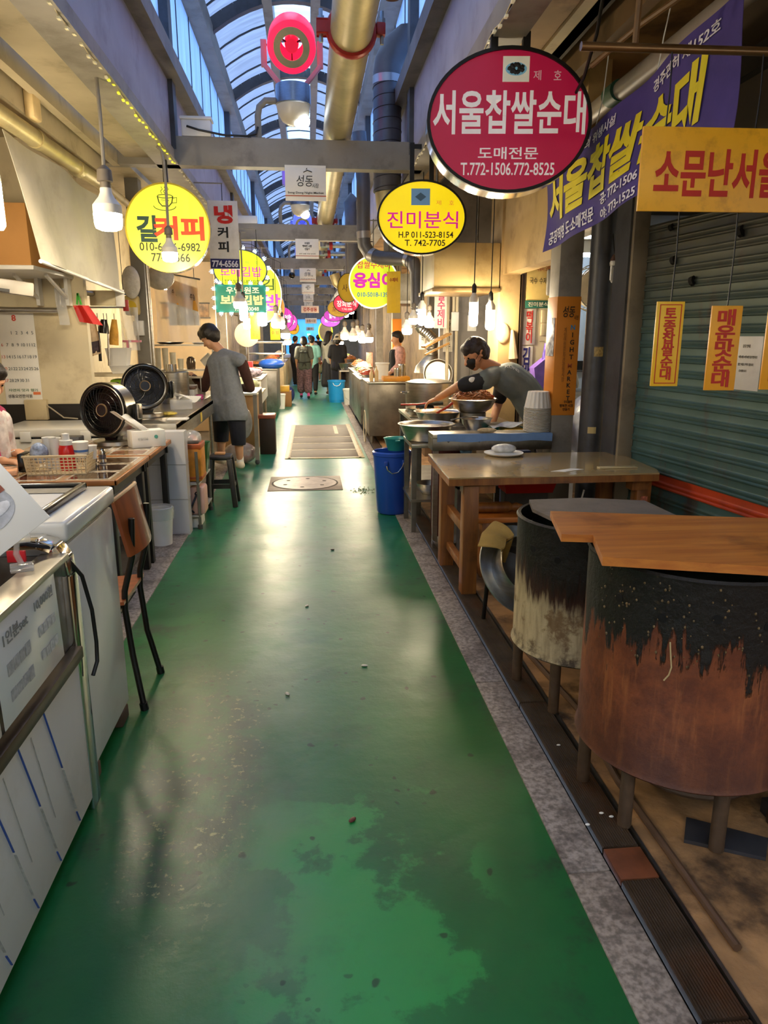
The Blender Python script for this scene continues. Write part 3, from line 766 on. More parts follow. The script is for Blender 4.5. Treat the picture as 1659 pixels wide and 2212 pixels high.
board('hanging_plaque', 'white plaque with red stamp further down the aisle', (0.076,26.9,1.919), 0.415, 0.19, '#e6e2dc', [('성동시장', 0, .5, .8, .5, '#8c2a20', .02)], d=.02, wires=[(-.4, 1.0), (.4, 1.0)])
board('hanging_plaque', 'pale blue plaque hanging before the far opening', (0.044,31.9,1.711), 0.328, 0.144, '#b8c8d8', [('출구', 0, .5, .6, .6, '#5a6a7a', .02)], d=.02, wires=[(-.4, 1.2), (.4, 1.2)])
board('exit_sign', 'glowing green exit sign over the far opening', (-0.024,37,1.455), 0.213, 0.213, '#2fd09a', [('출구', 0, .45, .7, .5, '#e8fff4', .02)], d=.04, es=2.2, wires=[(0, 1.5)])

# ------------------------------------------------------------------ overhead services
# sprinkler main resting on the cross beams, with red grooved couplings
PX = .30
t = T('sprinkler_main', 'thick yellowed steel sprinkler pipe running along the aisle on the cross beams', 'pipe', (PX, 2.5, 3.165))
t.w('pipe', B().cyl((PX, 2.2, 3.30), (PX, 39, 3.30), .13, n=28), BRASSP)
for k, yc in enumerate((4.95, 12.55, 18.2, 23.4)):
    b = B(); Y0 = yc
    prof = [(.13, -.03), (.148, -.03), (.156, -.012), (.156, .012), (.148, .03), (.13, .03)]
    b.lathe(prof, (PX, Y0, 3.30), 28, Matrix.Rotation(PI/2, 3, 'X'))
    for sx in (-1, 1): b.box(PX+sx*.15, PX+sx*.205, Y0-.03, Y0+.03, 3.275, 3.345, .008)
    cp = t.w('coupling', b, RED)
    for sx in (-1, 1): t.w('bolt', B().cyl((PX+sx*.185, Y0, 3.23), (PX+sx*.185, Y0, 3.41), .012, n=8).cyl((PX+sx*.185, Y0, 3.345), (PX+sx*.185, Y0, 3.37), .022, n=6), GALV, cp)
for k, (yb, x1) in enumerate(((14.2, .92), (15.6, .92), (19.2, .92))):
    t.w('branch', B().cyl((PX-.04, yb, 3.12), (x1, yb, 3.12), .045).cyl((PX, yb, 3.2), (PX, yb, 3.1), .06), GALV)
    cp = t.w('coupling', B().lathe([(.047, -.03), (.075, -.03), (.078, .03), (.047, .03)], (PX+.14, yb, 3.12), 18, Matrix.Rotation(PI/2, 3, 'Y')), RED)

# spiral exhaust ducts on the right
def spiral(pts, r, step=.1):
    """spiral seamed duct along straight runs: small raised seams"""
    b = B(); b.tube(pts, r, 28)
    return b
def elbow(c, a, d, R, n=6, th=PI/2):
    """points of a bend: start c, leaving along unit a, ending along unit d, radius R"""
    a, d, c = Vector(a), Vector(d), Vector(c)
    o = c + d*R
    return [o - d*R*math.cos(th*k/n) + a*R*math.sin(th*k/n) for k in range(n+1)]
t = T('exhaust_duct', 'dark grey spiral duct bending through the clerestory behind the first cross beam', 'duct', (.79, 7.55, 2.45))
pts = [(1.5, 7.6, 4.22), (1.2, 7.6, 4.22)] 
el = [Vector((1.1, 7.6, 4.22)), Vector((.97, 7.59, 4.2)), Vector((.86, 7.58, 4.11)), Vector((.80, 7.57, 3.98))]
t.w('pipe', B().tube([(1.7, 7.6, 4.22)] + el + [(.79, 7.55, 3.9), (.79, 7.55, 2.86)], .135, 28), DUCT)
b = B()
for k in range(10):
    z = 3.78 - k*.1
    b.tube([(.79+.1365*math.cos(a*PI/12), 7.55+.1365*math.sin(a*PI/12), z+.022*math.cos(a*PI/12+1)) for a in range(24)], .0035, 4, closed=True)
t.w('seam', b, mat('seam_dark', '#37343a', .5, .5))
t.w('tape_joint', B().cyl((.79, 7.55, 3.80), (.79, 7.55, 3.87), .1385, n=28), TAPE)
t.w('lower_pipe', B().tube([(.79, 7.55, 2.86), (.80, 7.55, 2.72), (.86, 7.56, 2.56), (1.0, 7.58, 2.44), (1.25, 7.6, 2.38)], [.12, .115, .11, .11, .11], 24), BRASSP)
t = T('exhaust_duct', 'slimmer grey duct dropping past the yellow oval sign to the cooking stall', 'duct', (.98, 9.2, 1.3))
A = [(0.71,9.6,3.332), (0.706,9.6,2.768), (0.717,9.6,2.603), (0.792,9.6,2.494), (0.912,9.5,2.446), (1.225,9.3,2.414), (1.286,9.2,2.362), (1.327,9.2,2.244), (1.328,9.1,1.831)]
t.w('pipe', B().tube([(.66, 9.6, 3.9)] + A, .085, 22), DUCT)
for (p, q) in ((A[1], A[2]), (A[3], A[4]), (A[5], A[6])):
    p, q = Vector(p), Vector(q); t.w('tape_joint', B().cyl(p, p + (q-p)*.5, .089, n=22), TAPE)
fl = [(1.328,9.1,1.885), (1.336,9.1,1.694), (1.366,9.1,1.594), (1.465,9.1,1.517), (1.541,9.1,1.444), (1.519,9.1,1.371)]
n = 40; fp = []
for i in range(n+1):
    u = i/n*(len(fl)-1); k = min(int(u), len(fl)-2); fp.append(Vector(fl[k]).lerp(Vector(fl[k+1]), u-k))
t.w('flexible_hose', B().tube(fp, [.06 + .008*(i % 2) for i in range(n+1)], 16), STEEL)
fz = (1.519,9.1,1.371)
t.w('funnel', B().lathe([(.05, .0), (.08, -.03), (.06, -.05), (.09, -.09), (.07, -.1), (.13, -.16), (.2, -.24), (.22, -.31), (.225, -.32), (.21, -.315), (.19, -.25), (.06, -.1)], fz, 32), STEEL)
t = T('exhaust_duct', 'dark round duct rising behind the second cross beam', 'duct', (.55, 13.5, 2.2))
t.w('pipe', B().tube([(0.816,13.4,2.496), (0.826,13.4,3.494), (0.804,13.4,3.719), (0.669,13.4,3.806), (1.2, 13.4, (0.669,13.4,3.806)[2]+.02)][:3] + [(0.869,13.4,3.78)], .16, 22), DUCT)
t = T('exhaust_duct', 'pale curved duct above the right signs far along the aisle', 'duct', (.75, 14.8, 2.2))
t.w('pipe', B().tube([(0.513,14.8,2.666), (0.565,14.8,2.511), (0.69,14.8,2.408), (.90, 14.8, (0.69,14.8,2.408)[2])], .1, 20), BRASSP)

# beam spotlights: drum lamp on a bent arm
def spot(label, Y, col, cname):
    t = T('stage_spotlight', label, 'spotlight', (-.40, Y, 3.165), 0, 'spotlights standing on the cross beams')
    G = mat('spot_' + cname, col, .4, 0, .03, es=.55)
    PK = mat('spot_yoke_' + cname, tuple(.22 + .5*c for c in col), .45, 0, .05)
    t.w('arm', B().tube([(-.40, Y, 3.16), (-.40, Y, 3.36), (-.385, Y, 3.43), (-.33, Y, 3.48), (-.24, Y, 3.48)], .028, 12).box(-.46, -.34, Y-.06, Y+.06, 3.16, 3.175), GREYP)
    t.w('housing', B().lathe([(.10, 3.60), (.15, 3.60), (.153, 3.57), (.153, 3.45), (.14, 3.44), (.0, 3.44)], (-.09, Y, 0), 32).lathe([(.08, 3.6), (.08, 3.62), (0, 3.62)], (-.09, Y, 0), 24), mat('brushed_drum', '#8f9298', .3, .9, .08, 30, stretch=(1, 1, 8)))
    t.w('dome', B().lathe([(.148, 3.44), (.135, 3.38), (.10, 3.32), (.05, 3.29), (0, 3.285)], (-.09, Y, 0), 32), mat('dome_cream', '#d9cdb2', .3, 0, .04))
    t.w('lens', B().ball((-.02, Y-.04, 3.315), (.072, .06, .066), sub=3), glow('spot_lens', (.75, .85, 1.0), 5.0))
    for s in (-1, 1):
        yk = B(); yk.bar((-.09+s*.10, Y, 3.6), (-.09+s*.24, Y, 3.76), .05, .035, .005); yk.bar((-.09+s*.24, Y, 3.74), (-.09+s*.24, Y, 3.95), .05, .035, .005)
        t.w('yoke_arm', yk, PK)
    Mx = Matrix.Rotation(math.radians(124), 3, 'X')
    c = (-.09, Y-.02, 3.93)
    t.w('barrel', B().lathe([(.10, -.15), (.18, -.13), (.2, -.10), (.205, .12), (.2, .14), (.15, .142), (.15, .12), (.17, -.09), (.10, -.13)], c, 40, Mx), G)
    t.w('front_ring', B().lathe([(.098, .140), (.148, .142), (.152, .15), (.098, .152), (.094, .146)], c, 36, Mx), BRASSP)
    t.w('core', B().lathe([(0, .10), (.055, .10), (.06, .05), (.06, -.08), (0, -.08)], c, 24, Mx), mat('spot_core_' + cname, tuple(.5*x for x in col), .3, 0, .05, es=.5))
    b = B()
    for k in range(3):
        a = k*2*PI/3 + PI/6; v = Mx @ Vector((math.cos(a), math.sin(a), 0)); o = Vector(c) + Mx @ Vector((0, 0, .09))
        b.bar(o + v*.04, o + v*.165, .01, .012)
    t.w('spoke', b, BLACKM)
    return t
spot('spotlight with a glowing red drum on the nearest cross beam', 7.0, (1.0, .015, .07), 'red')
spot('spotlight with a glowing violet drum on the second cross beam', 12.0, (.42, .12, 1.0), 'violet')
spot('spotlight with a glowing blue drum on the third cross beam', 17.0, (.10, .14, 1.0), 'blue')
spot('small blue glowing spotlight on the fourth cross beam', 22.0, (.12, .16, 1.0), 'blue')
# junction box with a cable on the nearest beam
t = T('junction_box', 'white junction box sitting on the left end of the nearest cross beam', 'box', (-.96, 7.0, 3.165))
t.w('body', B().box(-1.05, -.80, 6.93, 7.07, 3.167, 3.30, .008), WHITEP); t.w('lid', B().box(-1.06, -.79, 6.92, 7.08, 3.30, 3.325, .006), WHITEP)
solo('black_cable', 'black cable sagging from the junction box along the beam top', 'cable', B().tube([(-1.0, 6.91, 3.24), (-.9, 6.9, 3.21), (-.7, 6.92, 3.18), (-.5, 6.92, 3.175), (-.42, 6.95, 3.2), (-.40, 6.96, 3.26)], .009, 8), CORD)
t = T('junction_box', 'small pale box beside the second cross beam on the left', 'box', (-.95, 12.0, 3.165))
t.w('body', B().box(-1.05, -.75, 11.93, 12.07, 3.167, 3.28, .008), WHITEP)
t = T('ceiling_camera', 'small dark dome camera under the third cross beam', 'camera', (-.35, 16.95, 2.75))
t.w('dome', B().ball((-.35, 16.95, 2.80), .07, sub=3), BLACKP); t.w('stem', B().cyl((-.35, 16.95, 2.84), (-.35, 16.95, 2.94), .03), WHITEP)

# strings of small lights under both side beams
def string(label, x, y0, y1, lit, side):
    t = T('light_string', label, 'string lights', (x, (y0+y1)/2, 2.92))
    n = int((y1-y0)/.11); b = B(); pts = []; w = B(); L = B()
    for k in range(n+1):
        y = y0 + (y1-y0)*k/n; z = 2.925 + .012*math.sin(k*1.7)
        pts.append((x, y, z+.012))
        b.box(x-.008, x+.008, y-.014, y+.014, z-.006, z+.006, .002)
    t.w('wire', B().tube(pts, .003, 5), mat('clear_wire', '#c9b98c', .4))
    l = t.w('led', b, lit); l['kind'] = 'stuff'
LEDW = mat('led_cap', '#d8cca0', .25, 0, .05, es=.1)
LEDY = mat('led_cap_lit', '#d8d83a', .3, 0, .1, es=.4)
string('string of pale clear lights under the left beam edge, nearest part', XL + .01, 3.2, 4.7, LEDW, -1)
string('string of glowing yellow lights under the left beam up to the first cross beam', XL + .01, 4.75, 6.85, LEDY, -1)
string('string of clear lights under the left beam beyond the first cross beam', XL + .01, 7.1, 11.8, LEDW, -1)
string('string of clear lights along the right beam edge above the crimson oval', XR - .01, 3.0, 6.9, mat('led_cap_dim', '#d8c9a4', .25, 0, .05, es=.12), 1)

# left pipes and ceiling clutter
t = T('waste_pipe', 'fat beige pipe running under the left soffit above the grey tarp', 'pipe', (-1.72, 5.0, 2.6))
t.w('pipe', B().cyl((-1.72, 2.5, 2.69), (-1.72, 6.85, 2.75), .055, n=22), BRASSP)
for yc in (5.25, 6.1): t.w('collar', B().cyl((-1.72, yc, 2.728), (-1.72, yc+.07, 2.729), .062, n=22), BRASSP)
t.w('end_cap', B().cyl((-1.72, 6.8, 2.75), (-1.72, 6.9, 2.75), .06, n=22), BRASSP)
solo('thin_pipe', 'thin pale pipe continuing beyond the beige pipe end toward the coffee sign', 'pipe', B().cyl((-1.72, 6.92, 2.76), (-1.60, 11.4, 2.55), .03, n=14), BEIGE)
solo('ceiling_tag', 'small cream plastic box stuck under the left soffit', 'box', B().box(-1.70, -1.64, 5.06, 5.2, 2.80, 2.99, .015), mat('cream_plastic', '#e0c590', .4))
struct('trim_left_duct', B().box(-1.95, -1.70, 2, 7.0, 2.82, 3.02), SOF)

# right: pipes, cables and dark frame above the purple banner
t = T('water_pipe', 'grey plastic pipe with a green band above the purple banner', 'pipe', (1.62, 4.0, 2.7))
t.w('pipe', B().cyl((1.6, 5.6, 2.70), (1.72, 2.2, 2.80), .05, n=18), mat('grey_pvc', '#8f8577', .4, 0, .1))
t.w('band', B().cyl((1.638, 4.15, 2.743), (1.642, 4.04, 2.746), .0535, n=18), mat('green_band', '#1c4a34', .5))
for i, (pp, l) in enumerate((([(1.25, 3.2, 3.1), (1.27, 3.35, 2.95), (1.30, 3.5, 2.80), (1.36, 3.8, 2.72), (1.30, 4.2, 2.46), (1.22, 4.6, 2.36)], 'black cable looping down behind the crimson oval sign'),
                             ([(1.8, 2.6, 2.95), (1.6, 3.0, 2.86), (1.45, 3.4, 2.80), (1.36, 3.7, 2.74)], 'brown cable crossing above the purple banner'),
                             ([(1.30, 3.0, 3.1), (1.285, 3.02, 2.9), (1.31, 3.1, 2.6)], 'brown cable dropping from the soffit to the steel rod'))):
    solo('cable', l, 'cable', B().tube(pp, .008 if i == 0 else .013, 8), CORD if i == 0 else mat('brown_cable', '#7a5a34', .5))
struct('trim_right_duct', B().box(1.30, 1.42, -1, 7, 3.0, 3.1), BEIGE)
struct('trim_right_frame', B().box(1.5, 1.56, -1, 6.4, 2.92, 3.1), mat('brown_channel', '#6e5636', .55, 0, .2))
struct('trim_back_frame', B().box(2.0, 2.1, -1, 4.9, 2.65, 2.75).box(1.6, 3.0, 2.2, 2.28, 2.9, 3.0), BLACKM)
for i, (x, y, r, l) in enumerate(((1.98, 3.0, .035, 'rusty elbow pipe hanging at the upper right corner'),)):
    solo('elbow_pipe', l, 'pipe', B().tube([(x, y, 3.1), (x, y, 2.42), (x-.02, y, 2.36), (x-.005, y, 2.33), (x+.05, y, 2.33)], r, 12), mat('rusty_pipe', '#7b5a38', .6, .2, .2))
solo('copper_pipe_end', 'short brown pipe stub hanging by the roof beside the sprinkler pipe', 'pipe', B().cyl((.62, 5.6, 4.0), (.62, 5.6, 3.74), .05, n=16), mat('copper_brown', '#6a3f2c', .5, .3))

# ---- hanging lamps
GB = 'warm lamps hanging over the stalls'
bulb('big dome lamp on a straight grey rod, left of the coffee sign', (-1.179,4.75,2.11), 'dome', .082, hang=.82, rod=True, group=GB)
bulb('long warm lamp cut off by the left edge of the photo', (-1.629,4.2,2.029), 'tube', .062, .24, hang=.45, group=GB)
bulb('dome lamp on a thin brown rod hanging in front of the coffee sign', (-1.095,6.25,2.074), 'dome', .062, hang=.52, rod=True, group=GB)
bulb('long warm lamp on a looped cord, left one before the beige hood', (1.404,6.3,1.573), 'tube', .038, .20, hang=.55, group=GB)
bulb('long warm lamp on a straight cord, right one before the beige hood', (1.563,6.35,1.543), 'tube', .04, .17, hang=.62, group=GB)
bulb('long warm lamp under the left corner of the beige hood', (1.064,7,1.59), 'tube', .038, .15, hang=.55, group=GB)
bulb('small dome lamp glowing against the pink lettered sign', (1.187,7.32,1.576), 'dome', .05, hang=.5, group=GB)
bulb('small egg shaped lamp tilted beside the flexible duct', (1.18,8.4,1.623), 'dome', .055, hang=.45, group=GB)
bulb('white dome lamp left of the funnel at head height', (1.16,8.8,1.511), 'dome', .06, hang=.8, group=GB)
bulb('dome lamp on a long metal rod before the green lit sign', (-0.906,10,1.843), 'dome', .075, hang=1.0, rod=True, group=GB)
bulb('long lamp just below the dome lamp by the green lit sign', (-0.87,10.2,1.688), 'tube', .055, .22, hang=1.0, rod=True, group=GB)
bulb('big glowing lamp right of the orange vertical banner', (-0.749,12.2,1.646), 'tube', .075, .25, hang=.7, group=GB)
bulb('wide shaded lamp under the pale hood on the left', (-0.579,13.4,1.628), 'dome', .09, hang=.6, group=GB)
bulb('small lamp beside the wide shaded one on the left', (-0.502,14.2,1.619), 'tube', .05, .15, hang=.7, group=GB)
bulb('lamp over the far left stall behind the yellow menu strips', (-1.061,13,1.601), 'tube', .06, .18, hang=.8, group=GB)
bulb('lamp with a conical shade far along the left row', (-0.567,18,1.424), 'dome', .11, hang=1.0, group=GB)
bulb('round lamp lowest of the far left row', (-0.544,19,1.271), 'dome', .09, hang=1.0, group=GB)
for p, r, l in (((0.714,15,1.418), .085, 'leftmost lamp of the far right cluster'), ((0.847,14.4,1.395), .085, 'second lamp of the far right cluster'),
                ((0.97,13.6,1.368), .075, 'third and lowest lamp of the far right cluster'), ((1.058,13.2,1.38), .075, 'rightmost and biggest lamp of the far right cluster'),
                ((1.032,16,1.461), .085, 'small lamp hidden between the far right lamps'), ((0.826,20,1.245), .085, 'tiny lamp lowest beside the bucket hat shopper')):
    bulb(l, p, 'dome', r, hang=.9, group=GB)

for i, (x, y) in enumerate(((-1.3, 20.6), (1.2, 21.5), (-1.35, 24.5), (1.25, 25.5), (-1.3, 29.0), (1.2, 30.5), (-1.3, 34.0), (1.2, 35.0), (1.75, 10.2), (-1.9, 10.4))):  # lamps of the far rows added to brighten that darker end
    bulb(('added dome lamp over the left counter beyond the showcase', 'added dome lamp over the right counter past the hat wearer', 'added dome lamp deep along the left row', 'added dome lamp deep along the right row', 'added dome lamp near the end of the left row', 'added dome lamp near the end of the right row', 'last added dome lamp of the left row', 'last added dome lamp of the right row', 'dome lamp behind the far steel cabinet', 'dome lamp over the cabbage bag stall')[i], (x, y, 2.1), 'dome', .10 if i < 8 else .07, hang=.9, group=GB)

bulb('dome lamp hanging over the steel food cart, above the left edge of the photo', (-1.2, 1.35, 2.2), 'dome', .07, hang=.8, group=GB)
bulb('dome lamp of the left row hanging behind the viewpoint', (-1.3, -1.2, 2.25), 'dome', .07, hang=.8, group=GB)
bulb('dome lamp of the right row hanging behind the viewpoint', (1.25, -.6, 2.3), 'dome', .07, hang=.8, group=GB)

# ------------------------------------------------------------------ left side, front
def smudge(parent, y0, z0, w, h, n=5, m=None, ax='x'):
    """blurred, unreadable printing: a row of soft grey blots"""
    b = B()
    for k in range(n):
        x = y0 + w*(k+.5)/n
        b.box(x-w/n*.42, x+w/n*.42, -.002, -.001, z0-h/2*random.uniform(.7, 1), z0+h/2*random.uniform(.7, 1))
    o = mk('blurred_print', b, m or mat('faded_print', '#a9a7a2', .7, 0, .2, 60), parent)
    return o
PANELW = mat('sheet_white', '#d3cfc9', .5, 0, .04, 3, 0, dirt='#b2a99c', damt=.35)
# steel food cart: local x runs along the aisle (+y), local -y faces the aisle
t = T('food_cart', 'stainless steel food cart with white lower panel and paper price sheets at lower left', 'cart', (-.74, 1.4, 0), PI/2)
e = .775  # local x of the far end
body = t.p('body', B().box(-.9, e-.03, .012, .62, .04, .60).box(-.9, e-.03, .012, .03, .60, .86).box(-.9, e-.03, .58, .62, .6, .86), STEEL2)
def hoop(x):
    return [(x, .005, 0), (x, .005, .80), (x, .012, .85), (x, .035, .885), (x, .075, .90), (x, .60, .90)]
b = B()
for p, q in zip(hoop(e), hoop(e)[1:]): b.bar(p, q, .075, .03, .004)
for p in hoop(e)[1:-1]: b.cyl((e-.025, p[1], p[2]), (e+.025, p[1], p[2]), .016, n=12)
t.p('end_frame', b, CHROME)
t.p('end_panel', B().box(e-.02, e-.012, .02, .6, .04, .86), STEEL2)
lp = t.p('lower_panel', B().box(-.9, e-.03, -.006, .004, .045, .535, .002), PANELW)
BIK = mat('blue_ink', '#2f4f9a', .5, 0, .2, 30); FPR = mat('faded_print', '#a9a7a2', .7, 0, .2, 60)
for k in range(8):
    x = -.62 + k*.175
    if x > e - .2: break
    t.p('blue_line', B().bar((x, -.0075, .525), (x+.085, -.0075, .30), .006, .002), BIK, lp); t.p('blue_line', B().bar((x+.155, -.0075, .105), (x+.175, -.0075, .06), .006, .002), BIK, lp)
    t.p('faded_mark', B().bar((x+.088, -.0075, .29), (x+.15, -.0075, .12), .009, .001), FPR, lp); t.p('faded_mark', B().bar((x-.09, -.0075, .5), (x+.0, -.0075, .2), .003, .001), FPR, lp)
t.p('rail', B().box(-.9, e-.03, -.025, .012, .535, .575, .006), mat('dark_rail', '#4f3d2c', .35, .6, .25, 12))
t.p('top_lip', B().box(-.9, e-.03, -.012, .07, .852, .872, .004).box(-.9, e-.03, .5, .62, .852, .872, .004), STEEL)
tr = t.p('tray', B().box(-.88, e-.05, .08, .5, .70, .71).box(-.1, -.09, .08, .5, .71, .84).box(.35, .36, .08, .5, .71, .84), mat('greasy_tray', '#6a5a42', .35, .8, .2))
b = B()
for k in range(46):
    b.ball((random.uniform(-.6, e-.09), random.uniform(.11, .47), .73 + random.uniform(0, .05)), (random.uniform(.02, .05), random.uniform(.015, .03), random.uniform(.012, .02)), sub=1)
o = t.p('fried_food', b, mat('fried_batter', '#c08a48', .6, 0, .35, 30, .3, 80)); o['kind'] = 'stuff'
# price sheets tucked into the upper panel
for k, (x0, x1, l) in enumerate(((.20, .62, 'white laminated price sheet on the cart, the one at its far end'), (-.36, .18, 'white laminated price sheet on the cart, cut by the left edge of the photo'))):
    q = T('price_sheet', l, 'sign', (-.728, 1.4 + x0, .60), PI/2, 'laminated price sheets on the food cart', rot=(-.02, 0, PI/2))
    w = x1 - x0
    q.p('sheet', B().box(0, w, 0, .002, 0, .262, .0008), mat('laminated', '#dfdcd6', .25, 0, .03, 3, 0, coat=.6))
    if k == 0:
        lettering(q.o, '1인분set', w*.30, .205, w*.36, .034, ink('#84827e'), -.0015, .01)
        lettering(q.o, '10,000원', w*.76, .212, w*.32, .032, ink('#8a8884'), -.0015, .01)
        for z in (.128, .06): smudge(q.o, w*.12, z, w*.36, .036, 4); smudge(q.o, w*.62, z+.008, w*.30, .03, 4, mat('fainter_print', '#c2c0ba', .7, 0, .2, 60))
    else:
        for z in (.205, .128, .06): smudge(q.o, w*.1, z, w*.34, .034, 4)
for i, (x, y) in enumerate(((-.80, 1.72), (-.80, 1.98))):
    q = T('plastic_clip', ('clear plastic clip holding the nearer corner of the dish photo', 'clear plastic clip holding the far corner of the dish photo')[i], 'clip', (x, y, .872), .4, 'clear clips on the cart edge')
    q.p('base', B().box(-.03, .03, -.02, .02, 0, .02, .004), CLEAR); q.p('stem', B().tube([(0, 0, .02), (-.01, 0, .05), (-.005, 0, .085)], .008, 8), CLEAR); q.p('jaw', B().box(-.03, .03, -.008, .012, .08, .105, .003), CLEAR)
q = T('dish_photo', 'laminated dish photo clipped askew on the cart top at the left edge', 'photo', (-0.737,1.86,1), 0, rot=(-.25, -.62, .35))
q.p('sheet', B().box(-.22, .08, 0, .003, 0, .19, .001), mat('laminated', '#dfdcd6', .25, 0, .03))
q.p('plate', B().prism([(-.02+.065*math.cos(a*.262), -.002, .10+.05*math.sin(a*.262)) for a in range(24)], (0, .001, 0)), mat('printed_plate', '#aeb0b8', .5, 0, .2, 40))
q.p('food', B().ball((-.04, -.003, .115), (.03, .002, .018), sub=2).ball((.0, -.003, .09), (.035, .002, .015), sub=2), mat('printed_food', '#d6d6dc', .5, 0, .15, 40))
q.p('garnish', B().box(-.03, .01, -.003, -.001, .155, .17).box(.02, .045, -.003, -.001, .12, .145).box(-.20, -.12, -.003, -.001, .03, .10), mat('printed_garnish', '#8a4a38', .5, 0, .3, 60))
solo('price_tag', 'small bright red tag on the cart top behind the clips', 'tag', B().box(-.87, -.82, 2.06, 2.07, .872, .905, .001), ink('#d01f2c'))
solo('power_cord', 'black power cord looping over the cart end down its corner', 'cord', B().tube([(-.90, 2.05, .92), (-.83, 2.1, .915), (-.76, 2.16, .88), (-.715, 2.2, .78), (-.702, 2.22, .66), (-.70, 2.225, .55), (-.702, 2.22, .485), (-.71, 2.19, .45)], .0065, 8), CORD)

# chest freezer beside the cart
t = T('chest_freezer', 'white chest freezer with rounded lid behind the steel food cart', 'freezer', (-1.15, 2.52, 0))
t.w('body', B().box(-1.56, -.765, 2.24, 2.775, .055, .868, .012), WHITE)
t.w('gasket', B().box(-1.55, -.775, 2.25, 2.765, .868, .880), BLACKP)
t.w('lid', B().box(-1.57, -.755, 2.225, 2.79, .878, .945, .016, seg=3), WHITE)
t.w('base', B().box(-1.5, -.82, 2.26, 2.7, .0, .06), BLACKM)
for i, y in enumerate((2.3, 2.70)): t.w('foot', B().box(-.86, -.765, y-.05, y+.05, 0, .055, .006), mat('rusty_foot', '#5a4432', .7, 0, .3))
t = T('oven_tray', 'black rimmed tray lined with white paper on the chest freezer', 'tray', (-1.1, 2.5, .946))
t.w('pan', B().lathe([(0, .950), (.235, .950), (.262, .985), (.275, .988), (.262, .992), (.23, .956), (0, .956)], (0, 0, 0), 4, Matrix.Rotation(PI/4, 3, 'Z')), BLACKP) if False else None
b = B(); x0, x1, y0, y1 = -1.40, -.835, 2.27, 2.73
b.box(x0+.02, x1-.02, y0+.02, y1-.02, .947, .952)
for (a, c, d, e_) in ((x0, x1, y0, y0+.022), (x0, x1, y1-.022, y1), (x0, x0+.022, y0, y1), (x1-.022, x1, y0, y1)): b.box(a, c, d, e_, .947, .972, .006)
t.w('pan', b, BLACKP)
t.w('paper', B().box(x0+.03, x1-.03, y0+.03, y1-.12, .9525, .955), PAPER)
t.w('grill', B().box(x0+.03, x1-.03, y1-.12, y1-.03, .9525, .958), mat('grill_grey', '#5a5854', .5, .4, .2, 40))

# bent plywood chair, back to the aisle
PLY = mat('orange_plywood', '#9c4e22', .32, 0, .25, 7, 0, coat=.3, stretch=(1, 3, .4))
PLYE = mat('ply_edge', '#c79a68', .5, 0, .15, 20)
t = T('wooden_chair', 'orange brown plywood chair on black steel legs beside the freezer', 'chair', (-.92, 2.98, 0))
def bk(u, v):
    y = 2.80 + .36*u; s = (u-.5)*2
    return (-.742 - .055*s*s*0 + .03*(1-s*s) - .045*(v-.5) - .012, y, .655 + .225*v + .02*(1-s*s)*v)
t.w('backrest', B().sheet(bk, 14, 8, .014, (1, 0, 0)), PLY)
t.w('top_edge', B().tube([Vector(bk(k/12, 1.0)) + Vector((.007, 0, 0)) for k in range(13)], .0085, 8).tube([Vector(bk(1.0, k/8)) + Vector((.007, 0, 0)) for k in range(9)], .0085, 8), PLYE)
def st(u, v): return (-1.18 + .42*u, 2.80 + .36*v, .455 - .02*math.sin(u*PI) + (.02*(1-u)))
t.w('seat', B().sheet(st, 10, 8, .014, (0, 0, 1)), PLY)
for y, yf in ((2.845, 2.79), (3.115, 3.125)):
    t.w('rear_leg', B().tube([(-.712, yf, .0), (-.755, y, .22), (-.77, y, .42), (-.765, y, .5), (-.725, y, .64), (-.715, y, .80)], .0125, 10).cyl((-.712, yf, 0), (-.716, yf, .03), .017, n=10), BLACKM)
    t.w('front_leg', B().tube([(-1.22, y, 0), (-1.16, y, .43)], .0125, 10).cyl((-1.22, y, 0), (-1.217, y, .03), .017, n=10), BLACKM)
    t.w('side_rail', B().tube([(-1.17, y, .43), (-.80, y, .43)], .011, 10).tube([(-.80, y, .44), (-1.17, y, .20)], .006, 8), BLACKM)
t.w('crossbar', B().cyl((-.80, 2.845, .40), (-.80, 3.115, .40), .01), BLACKM)

# ---- customer tables with printed menus under the glass
TOPW = mat('menu_table_top', '#c2a27c', .12, 0, .12, 4, 0, coat=.6)
EDGE = mat('table_edge', '#a9672e', .4, 0, .2, 10)
DIM = [mat('menu_print_%d' % i, c, .15, 0, .45, 26, coat=.5) for i, c in enumerate(('#7a3f26', '#5a4632', '#96603a', '#d8cdb8', '#45332a'))]
def table(label, y0, y1, seed):
    t = T('snack_table', label, 'table', (-1.5, (y0+y1)/2, 0), 0, 'tables with menu pictures on the left')
    t.w('tabletop', B().box(-1.96, -1.06, y0+.01, y1-.01, .722, .746), TOPW)
    t.w('edging', B().box(-1.06, -1.045, y0, y1, .718, .747, .004).box(-1.96, -1.045, y0, y0+.012, .718, .747, .004).box(-1.96, -1.045, y1-.012, y1, .718, .747, .004), EDGE)
    rnd = random.Random(seed)
    for i in range(3):
        for j in range(3):
            x = -1.88 + i*.275; y = y0 + .04 + j*(y1-y0-.06)/3
            q = t.w('menu_picture', B().box(x, x+.24, y, y+(y1-y0)/3-.04, .7462, .7470, 0), DIM[3])
            t.w('picture_food', B().box(x+.015, x+.225, y+.02, y+(y1-y0)/3-.065, .7471, .7474), DIM[rnd.choice((0, 1, 2, 4))], q)
    for x in (-1.86, -1.10):
        for y in (y0+.06, y1-.06): t.w('leg', B().box(x-.02, x+.02, y-.03, y+.03, 0, .70, .003), BLACKM)
    t.w('apron', B().box(-1.09, -1.075, y0+.05, y1-.05, .66, .722).box(-1.9, -1.06, y1-.09, y1-.07, .66, .722), BLACKM)
